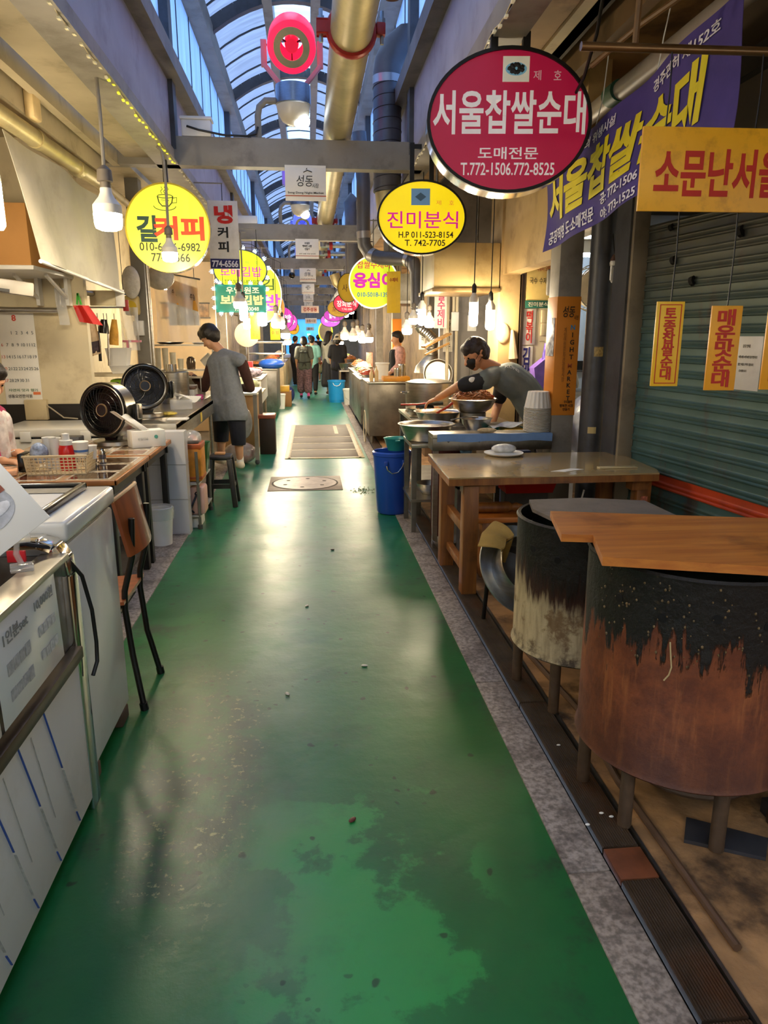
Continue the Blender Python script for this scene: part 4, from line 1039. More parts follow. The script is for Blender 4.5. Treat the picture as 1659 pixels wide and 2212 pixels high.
table('snack table with menu pictures nearest the freezer, holding the basket', 3.92, 4.74, 1)
table('snack table with menu pictures beside the white tiled pier, holding the tissue box', 4.76, 5.50, 2)
# things on the tables
t = T('plastic_basket', 'cream perforated plastic basket of condiments on the near table', 'basket', (-1.42, 4.22, .7475), .04)
hol = mat('basket_cream', '#dcc69c', .45, 0, .05)
def bwall(p, q, n, m_):
    p, q = Vector(p), Vector(q); b = B(); L = (q-p).length; u = (q-p)/L; out = Vector((u.y, -u.x, 0))
    h0, h1 = .012, .098; rows = 5; w = L/n
    for r in range(rows+1):
        z = h0 + (h1-h0)*r/rows; b.bar(p+Vector((0, 0, z))+out*.012*z/.1, q+Vector((0, 0, z))+out*.012*z/.1, .0075, .004)
    for k in range(n+1):
        c = p + u*w*k; b.bar(c+Vector((0, 0, .0)), c+Vector((0, 0, .105))+out*.013, .004, .0085)
    return b
cs = [(-.155, -.1, 0), (.155, -.1, 0), (.155, .1, 0), (-.155, .1, 0)]
for i, nm in enumerate(('front_wall', 'side_wall', 'back_wall', 'side_wall')): t.p(nm, bwall(cs[i], cs[(i+1) % 4], 14 if i % 2 == 0 else 9, 0), hol)
t.p('bottom', B().box(-.155, .155, -.1, .1, 0, .006), hol)
t.p('rim', B().tube([(-.17, -.113, .105), (.17, -.113, .105), (.17, .113, .105), (-.17, .113, .105)], .0065, 8, closed=True), hol)
t = T('sauce_bottle', 'red squeeze bottle with white cap standing in the basket', 'bottle', (-1.39, 4.24, .755))
t.p('body', B().lathe([(0, 0), (.042, 0), (.045, .01), (.045, .09), (.043, .12), (.034, .145), (.03, .15)], n=24), mat('red_bottle', '#cf1414', .3, 0, .05, coat=.3)); t.p('cap', B().lathe([(.036, .142), (.036, .168), (.022, .172), (.02, .205), (.0, .21)], n=20), WHITEP)
t = T('paper_cup', 'upside down white paper cup with a small blue print, leaning beside the red bottle', 'cup', (-1.315, 4.25, .757))
t.p('cup', B().lathe([(.033, .065), (.045, .155), (.042, .157), (0, .157)], n=24), PAPER); t.p('print', B().lathe([(.0385, .098), (.040, .112)], n=24), ink('#4f78b8'))
t = T('paper_cup', 'short white cup at the right end of the basket', 'cup', (-1.27, 4.29, .757))
t.p('cup', B().lathe([(.025, .05), (.033, .125), (.035, .128), (.03, .122), (.0, .06)], n=20), PAPER)
for i, (x, y, r) in enumerate(((-1.46, 4.27, .033), (-1.50, 4.29, .036))):
    solo('cup_stack', ('column of nested paper cups in the basket, the slimmer left one' if i else 'column of nested paper cups behind the red bottle'), 'cups', B().lathe([(0, .757), (r*.8, .757), (r, .93), (r*1.05, .935), (r*.95, .93)], (x, y, 0), 20), PAPER, 'paper cup columns')
solo('plastic_bag', 'crumpled clear bag with blue print in the basket', 'bag', B().ball((-1.535, 4.22, .855), (.05, .045, .06), sub=3), mat('blue_print_bag', '#9fb0d0', .2, 0, .6, 30, .8, 20, alpha=.75))
for i, (x, y) in enumerate(((-1.285, 4.36), (-1.26, 4.46))):
    t = T('salt_shaker', ('glass and steel salt shaker next to the basket corner', 'glass and steel salt shaker slightly further from the basket')[i], 'shaker', (x, y, .7475), 0, 'salt shakers on the near table')
    t.p('glass', B().lathe([(0, 0), (.021, 0), (.022, .05), (.02, .06)], n=18), mat('dark_glass', '#5a5a64', .1, 0, .2, alpha=.8)); t.p('band', B().lathe([(.0225, .012), (.0225, .03)], n=18), CHROME); t.p('cap', B().lathe([(.021, .058), (.022, .082), (.016, .092), (0, .094)], n=18), CHROME)
t = T('tissue_box', 'white tissue box with a tissue pulled out, on the far table', 'tissue box', (-1.15, 5.17, .7475), .5)
t.p('box', B().box(-.115, .115, -.06, .06, 0, .115, .003), PAPER)
lettering(t.o, '미용티슈', -.04, .06, .07, .02, ink('#c0c4c0'), -.061, 0)
t.p('logo', B().prism([(.05+.013*math.cos(a*.4), -.0615, .07+.013*math.sin(a*.4)) for a in range(16)], (0, .001, 0)), ink('#5aa89a'))
t.p('tissue', B().sheet(lambda u, v: (-.02 - .15*v + .06*(u-.5)*(1+v), -.035*u + .02*math.sin(u*6+v*3), .112 + .14*v*(1-.25*u) + .012*math.sin(u*9)), 12, 10, .001), PAPER)
solo('storage_box', 'dark grey box behind the red bottle', 'box', B().box(-1.72, -1.56, 5.02, 5.14, .7475, .835, .006), mat('slate_plastic', '#4b4a4c', .4, 0, .1))
solo('black_case', 'small black block left of the basket', 'case', B().box(-1.66, -1.62, 4.22, 4.34, .7475, .85, .006), BLACKP)
t = T('food_pack', 'flat pack with red and white print lying left of the basket', 'packet', (-1.74, 4.15, .7475), .3)
t.p('pack', B().box(-.12, .1, -.08, .08, 0, .03, .008), mat('pack_print', '#d8a07a', .4, 0, .5, 18))
# air circulators
def fan(label, loc, rz, tilt, r=.19):
    t = T('desk_fan', label, 'fan', loc, rz, 'round black desk fans')
    t.p('base', B().lathe([(0, 0), (.135, 0), (.14, .006), (.138, .03), (.12, .036), (0, .036)], n=36), STEEL)
    hz = r + .055
    t.p('stand', B().prism([(-.05, -.03, .036), (.05, -.03, .036), (.075, -.03, .10), (.13, -.03, hz*.62), (-.13, -.03, hz*.62), (-.075, -.03, .10)], (0, .06, 0)), BLACKP)
    yk = t.p('yoke', B().box(-r-.045, -r-.006, -.03, .03, hz*.62, hz+.05, .012).box(r+.006, r+.045, -.03, .03, hz*.62, hz+.05, .012).bar((-.12, 0, hz*.60), (-r-.02, 0, hz*.72), .05, .03).bar((.12, 0, hz*.60), (r+.02, 0, hz*.72), .05, .03), BLACKP)
    t.p('pivot_cap', B().box(r+.03, r+.055, -.025, .025, hz-.06, hz+.05, .012), STEEL)
    b = B()
    for k in range(4): b.box(-.042+k*.024, -.032+k*.024, -.0325, -.03, .055, .062).box(-.04+k*.024, -.036+k*.024, -.0325, -.03, .07, .082)
    t.p('control_marks', b, ink('#b9a08c'))
    Mx = Matrix.Rotation(PI/2 - tilt, 3, 'X'); c = (0, -.01, hz)
    t.p('drum', B().lathe([(r*.9, .085), (r, .075), (r*1.01, .06), (r*1.01, -.035), (r*.8, -.085), (r*.3, -.10), (0, -.10)], c, 40, Mx), STEEL)
    t.p('grille_ring', B().lathe([(r*1.0, .06), (r*1.01, .08), (r*.985, .09), (r*.93, .082), (r*.84, .078)], c, 40, Mx), BLACKP)
    t.p('backing', B().lathe([(0, .02), (r*.93, .02), (r*.95, .06)], c, 36, Mx), BLACKP)
    b = B()
    for k in range(30):
        a = k*2*PI/30
        b.tube([Vector(c) + Mx @ Vector((rr*r*math.cos(a + (1-rr)*.9), rr*r*math.sin(a + (1-rr)*.9), .072 + .015*(1-rr))) for rr in (.24, .45, .68, .92)], .0022, 5)
    for rr in (.4, .62, .8): b.tube([Vector(c) + Mx @ Vector((rr*r*math.cos(a*PI/18), rr*r*math.sin(a*PI/18), .074 + .015*(1-rr))) for a in range(36)], .002, 5, closed=True)
    t.p('grille', b, BLACKP)
    t.p('hub', B().lathe([(0, .094), (r*.2, .094), (r*.23, .085)], c, 28, Mx), BLACKP)
    t.p('hub_ring', B().lathe([(r*.2, .095), (r*.225, .097), (r*.245, .088)], c, 28, Mx), mat('hub_gold', '#b59a78', .3, .8))
    return t
fan('black desk fan with a silver rim on the far table, the nearer one', (-1.40, 5.28, .7475), -.42, .06, .19)
fan('black desk fan standing on the steel counter behind the nearer one', (-1.37, 6.22, .842), .3, .22, .185)

# bins and pier below
t = T('waste_bin', 'white waste bin lined with a clear bag under the tables', 'bin', (-1.12, 5.27, 0))
t.p('bucket', B().lathe([(0, .0), (.075, 0), (.095, .27), (.10, .275), (.09, .27), (.072, .01), (0, .01)], n=28), WHITEP)
t.p('liner', B().lathe([(.101, .20), (.104, .24), (.103, .285), (.095, .29), (.085, .2)], n=28), CLEAR)
struct('wall_pier', B().box(-1.55, -.955, 5.53, 5.66, 0, .80), mat('white_tile', '#cfcdd0', .25, 0, .06, 2))
b = B()
for z in (.28, .55): b.box(-1.55, -.953, 5.528, 5.662, z-.003, z+.003)
struct('trim_pier_joint', b, mat('tile_joint', '#9a9896', .6))
# steel sink counter
t = T('steel_counter', 'stainless steel counter behind the tiled pier, its edge pointing down the aisle', 'counter', (-1.4, 6.8, 0))
t.w('top', B().box(-1.54, -1.03, 5.67, 7.85, .80, .84, .004), STEEL)
t.w('front_edge', B().box(-1.05, -1.03, 5.67, 7.85, .70, .845, .003).box(-1.54, -1.03, 5.66, 5.68, .70, .845, .003), STEEL)
for x, y in ((-1.06, 5.75), (-1.06, 7.8), (-1.5, 5.75), (-1.5, 7.8)): t.w('leg', B().cyl((x, y, 0), (x, y, .78), .02), STEEL)
t.w('shelf', B().box(-1.52, -1.16, 5.75, 7.8, .22, .24), STEEL2)
t.w('tape', B().box(-1.029, -1.027, 6.9, 7.0, .715, .80), ink('#d9b840'))
t = T('tissue_pack', 'white tissues spilling from a clear tub on the steel counter', 'tissues', (-1.186,6.833,0.842), .2)
t.p('tub', B().box(-.1, .1, -.07, .07, 0, .09, .01), CLEAR)
t.p('tissue', B().sheet(lambda u, v: (-.22 + .3*u, .06*(v-.5)+.02*math.sin(u*8), .10 + .12*(1-u)*(1-v*.3) + .012*math.sin(v*9+u*4)), 12, 8, .001), PAPER)
t.p('second_tissue', B().sheet(lambda u, v: (-.02 + .2*u, .10*(v-.5), .09 + .03*math.sin(u*7+v*5)), 10, 8, .001), PAPER)
solo('yellow_wrapper', 'crumpled yellow and clear wrapper beside the second fan', 'wrapper', B().ball((-1.198,6.292,0.86), (.07, .05, .018), sub=3), mat('yellow_wrap', '#cdb44a', .25, 0, .5, 30, .6, 30, alpha=.8))
solo('folded_napkins', 'flat stack of white napkins on the corner of the steel counter', 'napkins', B().cbox((-1.063,5.947,0.85), (.16, .1, .014), .004), PAPER)
# grey tube rack standing in front of the counter
t = T('tube_rack', 'grey tube rack holding bags in front of the steel counter', 'rack', (-1.03, 6.0, 0))
for x, y in ((-1.012, 5.69), (-.90, 5.69), (-1.012, 6.34), (-.90, 6.34)):
    lg = t.w('post', B().cyl((x, y, 0), (x, y, .62), .012, n=10), mat('rack_grey', '#77746a', .4, .4, .1)); t.w('foot', B().cyl((x, y, 0), (x, y, .035), .019, n=10), mat('rack_foot', '#4c4a46', .5), lg)
for z in (.10, .36): t.w('shelf', B().box(-1.025, -.888, 5.68, 6.35, z, z+.012), mat('rack_shelf', '#b9b4a6', .5))
t = T('plastic_bin', 'green plastic bin with an orange lid flap on the tube rack', 'bin', (-.955, 6.2, .373))
t.p('tub', B().lathe([(0, 0), (.085, 0), (.125, .24), (.13, .25), (.118, .245), (.08, .01), (0, .01)], n=4, M=Matrix.Rotation(PI/4, 3, 'Z')), mat('green_plastic', '#2c6238', .4, 0, .1)); t.p('flap', B().sheet(lambda u, v: (-.1+.1*u, -.14+.16*v, .26+.05*math.sin(u*PI)), 8, 3, .006, (0, 0, 1)), mat('orange_plastic', '#e0662a', .4))
t = T('shopping_bag', 'yellow orange printed bag on the tube rack', 'bag', (-.955, 5.86, .373))
t.p('bag', B().box(-.085, .085, -.12, .12, 0, .30, .02), mat('yellow_bag', '#d68a28', .5, 0, .2, 10, .2, 20)); t.p('band', B().box(-.087, .087, -.122, .122, .015, .045, .01).box(-.087, .087, -.122, .122, .255, .30, .01), mat('orange_band', '#b4551c', .5))
t.p('inner_bag', B().ball((0, 0, .33), (.08, .1, .07), sub=3), CLEAR)
t = T('tote_bag', 'pale pink tote with dark eyelets hanging at the rack', 'bag', (-.945, 5.80, .113))
t.p('bag', B().box(-.03, .09, -.09, .09, 0, .225, .02), mat('pink_leather', '#dcae9e', .5, 0, .08)); t.p('eyelet', B().tube([(.03+.014*math.cos(a*.7), -.093, .17+.014*math.sin(a*.7)) for a in range(9)], .005, 6, closed=True), BLACKM)
t.p('handle', B().tube([(.03, -.095, .17), (.0, -.12, .10), (-.02, -.12, .05), (.0, -.10, .02)], .008, 8), mat('navy_strap', '#26263a', .5))
solo('red_spatula', 'red handled tool poking out of the pink tote', 'tool', B().tube([(-.925, 5.80, .335), (-.91, 5.79, .38), (-.905, 5.78, .44)], [.02, .016, .012], 8), ink('#cc2a20'))
solo('plastic_tray', 'white tray on the lowest shelf of the tube rack', 'tray', B().box(-1.0, -.90, 5.72, 5.95, 0, .08, .01), WHITEP)
t = T('plastic_stool', 'black plastic stool with tapering legs by the tube rack', 'stool', (-.82, 6.55, 0))
BST = mat('charcoal_plastic', '#2a2827', .5, 0, .15, 12, .08, 60)
t.p('seat', B().box(-.10, .10, -.10, .10, .42, .46, .015), BST)
for sx in (-1, 1):
    for sy in (-1, 1): t.p('leg', B().bar((sx*.125, sy*.125, 0), (sx*.085, sy*.085, .43), .045, .045, .008), BST)
t.p('brace', B().box(-.11, .11, -.12, -.105, .17, .21).box(-.11, .11, .105, .12, .17, .21).box(-.12, -.105, -.11, .11, .17, .21).box(.105, .12, -.11, .11, .17, .21), BST)
solo('wood_block', 'small pale wooden block on the black plastic stool', 'block', B().box(-.87, -.78, 6.53, 6.61, .461, .478, .003), mat('pale_wood', '#b9885a', .5))

# ---- kitchen partition with calendar, hood and boxes
struct('wall_partition', B().box(-3.8, -1.86, 6.5, 6.58, 0, 3.02), CREAM)
struct('baseboard_partition', B().box(-3.8, -1.80, 6.485, 6.50, .72, .93), mat('black_band', '#1b1613', .4, 0, .2))
solo('outlet_box', 'beige breaker panel with a red switch under the calendar', 'box', B().box(-2.42, -2.24, 6.44, 6.498, .80, .97, .005), BEIGE)
t = T('calendar', 'large paper wall calendar showing August dates on the cream partition', 'calendar', (-2.43, 6.488, .93), -.02)
w, h = .30, .77
t.p('sheet', B().box(-w/2, w/2, 0, .004, 0, h, .001), PAPER); t.p('binding', B().box(-w/2, w/2, -.003, .006, h-.012, h+.004), CHROME)
lettering(t.o, '8', -.01, h*.925, .035, .05, ink('#cf4a38'), -.002, .03)
for r in range(5):
    for c in range(7):
        d = r*7 + c - 1
        if 1 <= d <= 31: lettering(t.o, str(d), -w/2+.022+c*.0425, h*.77 - r*.098, None, .026, ink('#cf6a58' if c == 0 else '#565f66'), -.002, .0, name='date')
lettering(t.o, '자연의 맛과 향기', 0, h*.155, w*.8, .024, ink('#5f7f62'), -.002, .01)
lettering(t.o, '성동오연한의원', -.03, h*.09, w*.66, .03, ink('#4a4a48'), -.002, .015)
t.p('logo', B().box(.08, .14, -.002, 0, h*.105, h*.135), ink('#e07a48'))
t = T('chest_freezer', 'white double lid chest freezer against the cream partition', 'freezer', (-1.9, 6.1, 0))
t.w('body', B().box(-2.42, -1.57, 5.82, 6.40, .05, .72, .012), WHITE)
t.w('gasket', B().box(-2.41, -1.58, 5.83, 6.39, .72, .735), BLACKP)
t.w('lid', B().box(-2.43, -1.56, 5.81, 6.41, .733, .80, .014, seg=3), WHITE)
for x in (-2.2, -1.75): t.w('latch', B().box(x-.04, x+.04, 5.80, 5.815, .70, .775, .004), WHITEP)
t.w('foot', B().box(-2.38, -1.6, 5.86, 6.36, 0, .05), BLACKM)
solo('lead_cable', 'grey cable drooping from the calendar to the chest freezer', 'cable', B().tube([(-2.30, 6.47, .96), (-2.2, 6.43, .90), (-2.1, 6.42, .82), (-1.98, 6.40, .812)], .006, 6), mat('grey_cable', '#a59a86', .5))
t = T('steel_rail', 'steel rail along the cream partition above the calendar', 'rail', (-2.3, 6.4, 1.70))
t.w('tube', B().tube([(-3.2, 6.42, 1.715), (-2.06, 6.42, 1.70), (-2.03, 6.42, 1.73), (-2.03, 6.42, 1.83), (-1.99, 6.5, 1.86), (-1.9, 7.2, 1.87)], .024, 12), STEEL)
t.w('support', B().box(-2.6, -2.58, 6.42, 6.5, 1.70, 1.72), STEEL)
# shelf with cardboard box
t = T('wall_shelf', 'white shelf under the cardboard box at the upper left', 'shelf', (-2.3, 5.9, 1.90))
t.w('board', B().box(-3.0, -1.93, 5.6, 6.5, 1.955, 1.985, .004), WHITEP)
for x in (-2.55, -2.2, -1.97): t.w('bracket', B().box(x-.014, x+.014, 6.40, 6.49, 1.74, 1.955).bar((x, 6.46, 1.78), (x, 5.95, 1.945), .02, .02), WHITEP)
solo('cardboard_box', 'tan cardboard box on the white shelf at the left edge', 'box', B().box(-2.9, -1.95, 5.62, 6.2, 1.986, 2.40, .004), mat('cardboard', '#c08a4a', .7, 0, .1, 3))
t = T('air_conditioner', 'grey slatted unit cut by the left edge under the shelf', 'air conditioner', (-2.2, 5.3, 1.80))
t.w('case', B().bar((-2.3, 5.2, 1.86), (-1.86, 5.35, 1.80), .10, .09, .01), mat('unit_grey', '#b9b2a6', .4)); t.w('slot', B().bar((-2.3, 5.14, 1.83), (-1.98, 5.25, 1.79), .03, .02), BLACKP)
# hanging grey tarp
t = T('tarpaulin', 'grey tarp hanging from the beige pipe over the kitchen counter', 'tarp', (-1.68, 6.0, 1.88))
def tp(u, v):
    y = (5.02 + 1.93*u)*(1) - .18*(1-u)*v; 
    return (-1.68 - .10*v*(1-u) + .02*math.sin(u*14 + v*2) + .02*math.sin(u*5), y, (1.955 - .075*u) + (.72)*v)
t.p('cloth', B().sheet(tp, 40, 12, .004, (1, 0, 0)), mat('grey_tarp', '#a39d8c', .55, 0, .1, 2, .12, 12, dirt='#7c745f', damt=.4), world=True)
t.w('bottom_rod', B().cyl((-1.67, 4.98, 1.955), (-1.66, 7.0, 1.875), .013, n=10), WHITEP)

# ------------------------------------------------------------------ bodies
def organic(name, caps, m, parent, voxel=.012, smooth=4, cuts=(), ang=0):
    """one continuous surface grown from tapered capsules (p, r, q, r2) or balls (p, (rx,ry,rz))"""
    b = B()
    for c in caps:
        if len(c) == 2: b.ball(c[0], c[1], sub=3)
        elif len(c) == 3: b.ball(c[0], c[1], M=c[2], sub=3)
        else: b.cap(c[0], c[1], c[2], c[3])
    me = bpy.data.meshes.new('tmp'); b.b.to_mesh(me); b.b.free()
    o = bpy.data.objects.new('tmp', me); COL.objects.link(o)
    md = o.modifiers.new('r', 'REMESH'); md.mode = 'VOXEL'; md.voxel_size = voxel
    if smooth: s = o.modifiers.new('s', 'SMOOTH'); s.factor = .5; s.iterations = smooth
    dg = bpy.context.evaluated_depsgraph_get()
    new = bpy.data.meshes.new_from_object(o.evaluated_get(dg))
    bpy.data.objects.remove(o); bpy.data.meshes.remove(me)
    if cuts:
        bm = bmesh.new(); bm.from_mesh(new)
        for (co, no) in cuts:
            r = bmesh.ops.bisect_plane(bm, geom=bm.verts[:] + bm.edges[:] + bm.faces[:], plane_co=co, plane_no=no, clear_outer=True)
            es = [e for e in r['geom_cut'] if isinstance(e, bmesh.types.BMEdge)]
            bmesh.ops.holes_fill(bm, edges=es, sides=0)
        bm.to_mesh(new); bm.free()
    new.name = name
    o = mk(name, new, m, parent, ang=0 if ang == 0 else ang)
    for p in o.data.polygons: p.use_smooth = True
    return o
def lerp(a, b, t): return Vector(a).lerp(Vector(b), t)
def hand_caps(w, d, up, s=1.0, curl=.35, thumb=1):
    """palm and five fingers from wrist w along d; up = back of the hand; thumb side sign"""
    w, d, up = Vector(w), Vector(d).normalized(), Vector(up).normalized()
    side = d.cross(up).normalized()*thumb; up = side.cross(d).normalized()*(1 if thumb > 0 else -1)
    if up.dot(Vector((0, 0, 1))) < -.2: up = -up
    c = []; k = s*.001
    base = w + d*20*k
    for i, (off, L, r) in enumerate(((30, 66, 9.5), (10, 74, 10), (-10, 70, 9.5), (-28, 56, 8.5))):
        kn = w + d*88*k + side*off*k*.9
        c.append((w + side*off*k*.5, 15*k, kn, 12*k))
        dd = (d - up*curl).normalized(); p1 = kn + dd*L*.48*k
        d2 = (d - up*curl*2.4).normalized(); p2 = p1 + d2*L*.34*k
        d3 = (d - up*curl*3.6).normalized(); p3 = p2 + d3*L*.22*k
        c += [(kn, r*k*1.1, p1, r*k), (p1, r*k, p2, r*k*.9), (p2, r*k*.9, p3, r*k*.75)]
    t0 = w + d*25*k + side*22*k; t1 = t0 + (d*.7 + side*.75 - up*.2).normalized()*34*k; t2 = t1 + (d*.95 + side*.15 - up*.3).normalized()*28*k
    c += [(t0, 14*k, t1, 11*k), (t1, 11*k, t2, 8.5*k)]
    return c
def head_caps(c, f, u, s=1.0):
    """head centred at c, facing f, crown along u"""
    c, f, u = Vector(c), Vector(f).normalized(), Vector(u).normalized(); r = f.cross(u).normalized(); u = r.cross(f).normalized()
    P = lambda a, b, d: c + (r*a + f*b + u*d)*s
    caps = [(P(0, -.018, .03), .088*s, P(0, .012, .02), .08*s), (P(0, .02, -.03), .066*s, P(0, .045, -.075), .042*s), (P(.03, .03, -.04), .045*s, P(-.03, .03, -.04), .045*s),
            (P(0, .088, .005), .012*s, P(0, .108, -.028), .016*s), (P(.018, .096, -.03), .009*s, P(-.018, .096, -.03), .009*s),
            (P(-.022, .078, -.058), .009*s, P(.022, .078, -.058), .009*s), (P(-.018, .076, -.069), .009*s, P(.018, .076, -.069), .009*s),
            (P(-.04, .075, .028), .011*s, P(-.015, .084, .026), .010*s), (P(.04, .075, .028), .011*s, P(.015, .084, .026), .010*s)]
    for q in (-1, 1): caps += [(P(q*.078, -.01, .012), .016*s, P(q*.088, -.022, .022), .014*s), (P(q*.078, -.008, -.012), .013*s, P(q*.083, -.012, -.02), .01*s)]
    return caps, P
def person(name, label, J, parts, s=1.0, voxel=.012, skin=SKIN, group=None, eyes=True, hands=True, hcurl=.35):
    """J: joints in world space. parts: list of (part name, material, [capsules], cuts)"""
    foot = [Vector(J[k]) for k in ('anL', 'anR')]; base = (foot[0] + foot[1])/2; base.z = min(f.z for f in foot) - .07*s
    t = T(name, label, 'person', base, 0, group); Mi = t.M.inverted()
    X = lambda caps: [tuple(Mi @ Vector(v) if isinstance(v, (Vector, tuple)) and len(v) == 3 and i in (0, 2) and not isinstance(v[0], Vector) and k != 1 else v for i, (v, k) in enumerate(zip(c, range(9)))) for c in caps]
    hc, P = head_caps(J['head'], J['face'], J['up'], s)
    V = {k: Vector(v) for k, v in J.items()}
    body = list(hc)
    body += [(V['neck'], .055*s, V['head'] - V['up'].normalized()*.05*s, .05*s)]
    mid = lerp(V['neck'], V['pel'], .5) if 'mid' not in V else V['mid']
    ch = lerp(V['neck'], mid, .45)
    sl, sr = V['shL'], V['shR']; ax = (sl - sr).normalized()
    for q in (-1, 1):
        body += [(ch + ax*q*.06*s, .095*s, mid + ax*q*.05*s, .09*s), (mid + ax*q*.05*s, .09*s, V['pel'] + ax*q*.06*s, .10*s)]
    for a in 'LR':
        body += [(V['neck'] - Vector((0, 0, .02)), .05*s, V['sh'+a], .058*s), (V['sh'+a], .054*s, V['el'+a], .041*s), (V['el'+a], .040*s, V['wr'+a], .028*s)]
        hip = V['pel'] + ax*(.085*s if a == 'L' else -.085*s) - Vector((0, 0, .04*s))
        body += [(hip, .092*s, V['kn'+a], .058*s), (V['kn'+a], .056*s, lerp(V['kn'+a], V['an'+a], .35), .055*s), (lerp(V['kn'+a], V['an'+a], .35), .055*s, V['an'+a], .034*s),
                 (V['an'+a] - Vector((0, 0, .03*s)), .035*s, V['an'+a] + Vector(J['toe'+a])*.16*s - Vector((0, 0, .042*s)), .028*s)]
        if hands:
            d = (V['wr'+a] - V['el'+a]); up = V.get('hu'+a, Vector((0, 0, 1)))
            d = V.get('hd'+a, d)
            body += hand_caps(V['wr'+a], d, up, s, hcurl, 1 if a == 'L' else -1)
        else: body += [(V['wr'+a], .028*s, V['wr'+a] + (V['wr'+a]-V['el'+a]).normalized()*.12*s, .024*s)]
    def loc(caps):
        out = []
        for c in caps:
            if len(c) == 4: out.append((Mi @ Vector(c[0]), c[1], Mi @ Vector(c[2]), c[3]))
            else: out.append((Mi @ Vector(c[0]),) + tuple(c[1:]))
        return out
    organic('body', loc(body), skin, t.o, voxel, 3)
    for q in parts:
        nm, m, caps = q[:3]; cuts = [(Mi @ Vector(a), b) for a, b in (q[3] if len(q) > 3 else ())]
        organic(nm, loc(caps), m, t.o, q[4] if len(q) > 4 else max(voxel, .011), 3, cuts)
    if eyes:
        for q in (-1, 1):
            c = Mi @ P(q*.030, .079, .010)
            t.p('eye', B().ball(c, .010*s, sub=2), mat('dark_eye', '#1a1412', .2))
    return t, P, V, Mi
def shirt_caps(V, s=1.0, grow=.02, sleeve=.55, hem=0.0, flare=0.0, arms='LR'):
    mid = lerp(V['neck'], V['pel'], .5) if 'mid' not in V else Vector(V['mid'])
    ch = lerp(V['neck'], mid, .45); sl, sr = Vector(V['shL']), Vector(V['shR']); ax = (sl - sr).normalized(); g = grow
    V = {k: Vector(v) for k, v in V.items()}
    c = []
    end = V['pel'] + (V['pel'] - mid).normalized()*hem
    for q in (-1, 1):
        c += [(ch + ax*q*.062*s, .095*s + g, mid + ax*q*.055*s, .092*s + g), (mid + ax*q*.055*s, .092*s + g, end + ax*q*(.065*s + flare), .10*s + g)]
        c += [(V['neck'] - Vector((0, 0, .035)) + ax*q*.03*s, .045*s + g, (sl if q > 0 else sr) - ax*q*.01, .052*s + g)]
    c += [(ch, .1*s+g, mid, .1*s+g), (mid, .1*s+g, end, .105*s+g)]
    for a in arms:
        sh, el, wr = V['sh'+a], V['el'+a], V['wr'+a]
        if sleeve <= .5: c += [(sh, .055*s+g, lerp(sh, el, sleeve*2), .050*s+g)]
        else: c += [(sh, .055*s+g, el, .044*s+g*.9), (el, .044*s+g*.9, lerp(el, wr, sleeve*2-1), .032*s+g*.8)]
    return c
def pants_caps(V, s=1.0, grow=.018, length=1.0, flare=0.0):
    V = {k: Vector(v) for k, v in V.items()}; ax = (V['shL'] - V['shR']); ax.z = 0; ax.normalize(); c = []
    c += [(V['pel'] + ax*.06*s + Vector((0, 0, .05*s)), .10*s+grow, V['pel'] + ax*.07*s - Vector((0, 0, .06*s)), .105*s+grow), (V['pel'] - ax*.06*s + Vector((0, 0, .05*s)), .10*s+grow, V['pel'] - ax*.07*s - Vector((0, 0, .06*s)), .105*s+grow)]
    for a, q in (('L', 1), ('R', -1)):
        hip = V['pel'] + ax*q*.085*s - Vector((0, 0, .04*s)); kn, an = V['kn'+a], V['an'+a]
        if length <= .5: c += [(hip, .095*s+grow, lerp(hip, kn, length*2), .065*s+grow+flare)]
        else: c += [(hip, .095*s+grow, kn, .062*s+grow+flare*.5), (kn, .062*s+grow+flare*.5, lerp(kn, an, length*2-1), .042*s+grow+flare)]
    return c
def shoe_caps(an, toe, s=1.0):
    an, toe = Vector(an), Vector(toe)
    return [(an - toe*.03*s - Vector((0, 0, .03*s)), .042*s, an + toe*.07*s - Vector((0, 0, .035*s)), .042*s), (an + toe*.07*s - Vector((0, 0, .035*s)), .042*s, an + toe*.165*s - Vector((0, 0, .042*s)), .033*s)]
def hair_caps(P, s=1.0, style='short'):
    c = [(P(0, -.03, .045), .094*s, P(0, .0, .052), .088*s), (P(0, -.06, .0), .075*s, P(0, -.055, -.035), .06*s), (P(.045, -.02, .03), .055*s, P(.055, -.035, -.005), .04*s), (P(-.045, -.02, .03), .055*s, P(-.055, -.035, -.005), .04*s),
         (P(.03, .05, .08), .04*s, P(-.03, .05, .08), .04*s)]
    if style == 'wavy':
        rnd = random.Random(3)
        for k in range(40):
            a = rnd.uniform(0, 2*PI); e = rnd.uniform(.1, 1.4)
            x, y, z = math.cos(a)*math.cos(e)*.085, math.sin(a)*math.cos(e)*.09 - .018, .03 + math.sin(e)*.095
            c.append((P(x, y, z), rnd.uniform(.014, .024)*s, P(x*1.1, y*1.1 + .01, z*1.02), rnd.uniform(.012, .02)*s))
    if style == 'long': c += [(P(0, -.065, 0), .075*s, P(0, -.085, -.20), .085*s), (P(.05, -.05, 0), .05*s, P(.07, -.06, -.2), .05*s), (P(-.05, -.05, 0), .05*s, P(-.07, -.06, -.2), .05*s)]
    if style == 'bob': c += [(P(0, -.06, 0), .08*s, P(0, -.065, -.07), .07*s), (P(.06, -.03, 0), .045*s, P(.062, -.035, -.06), .04*s), (P(-.06, -.03, 0), .045*s, P(-.062, -.035, -.06), .04*s)]
    return c

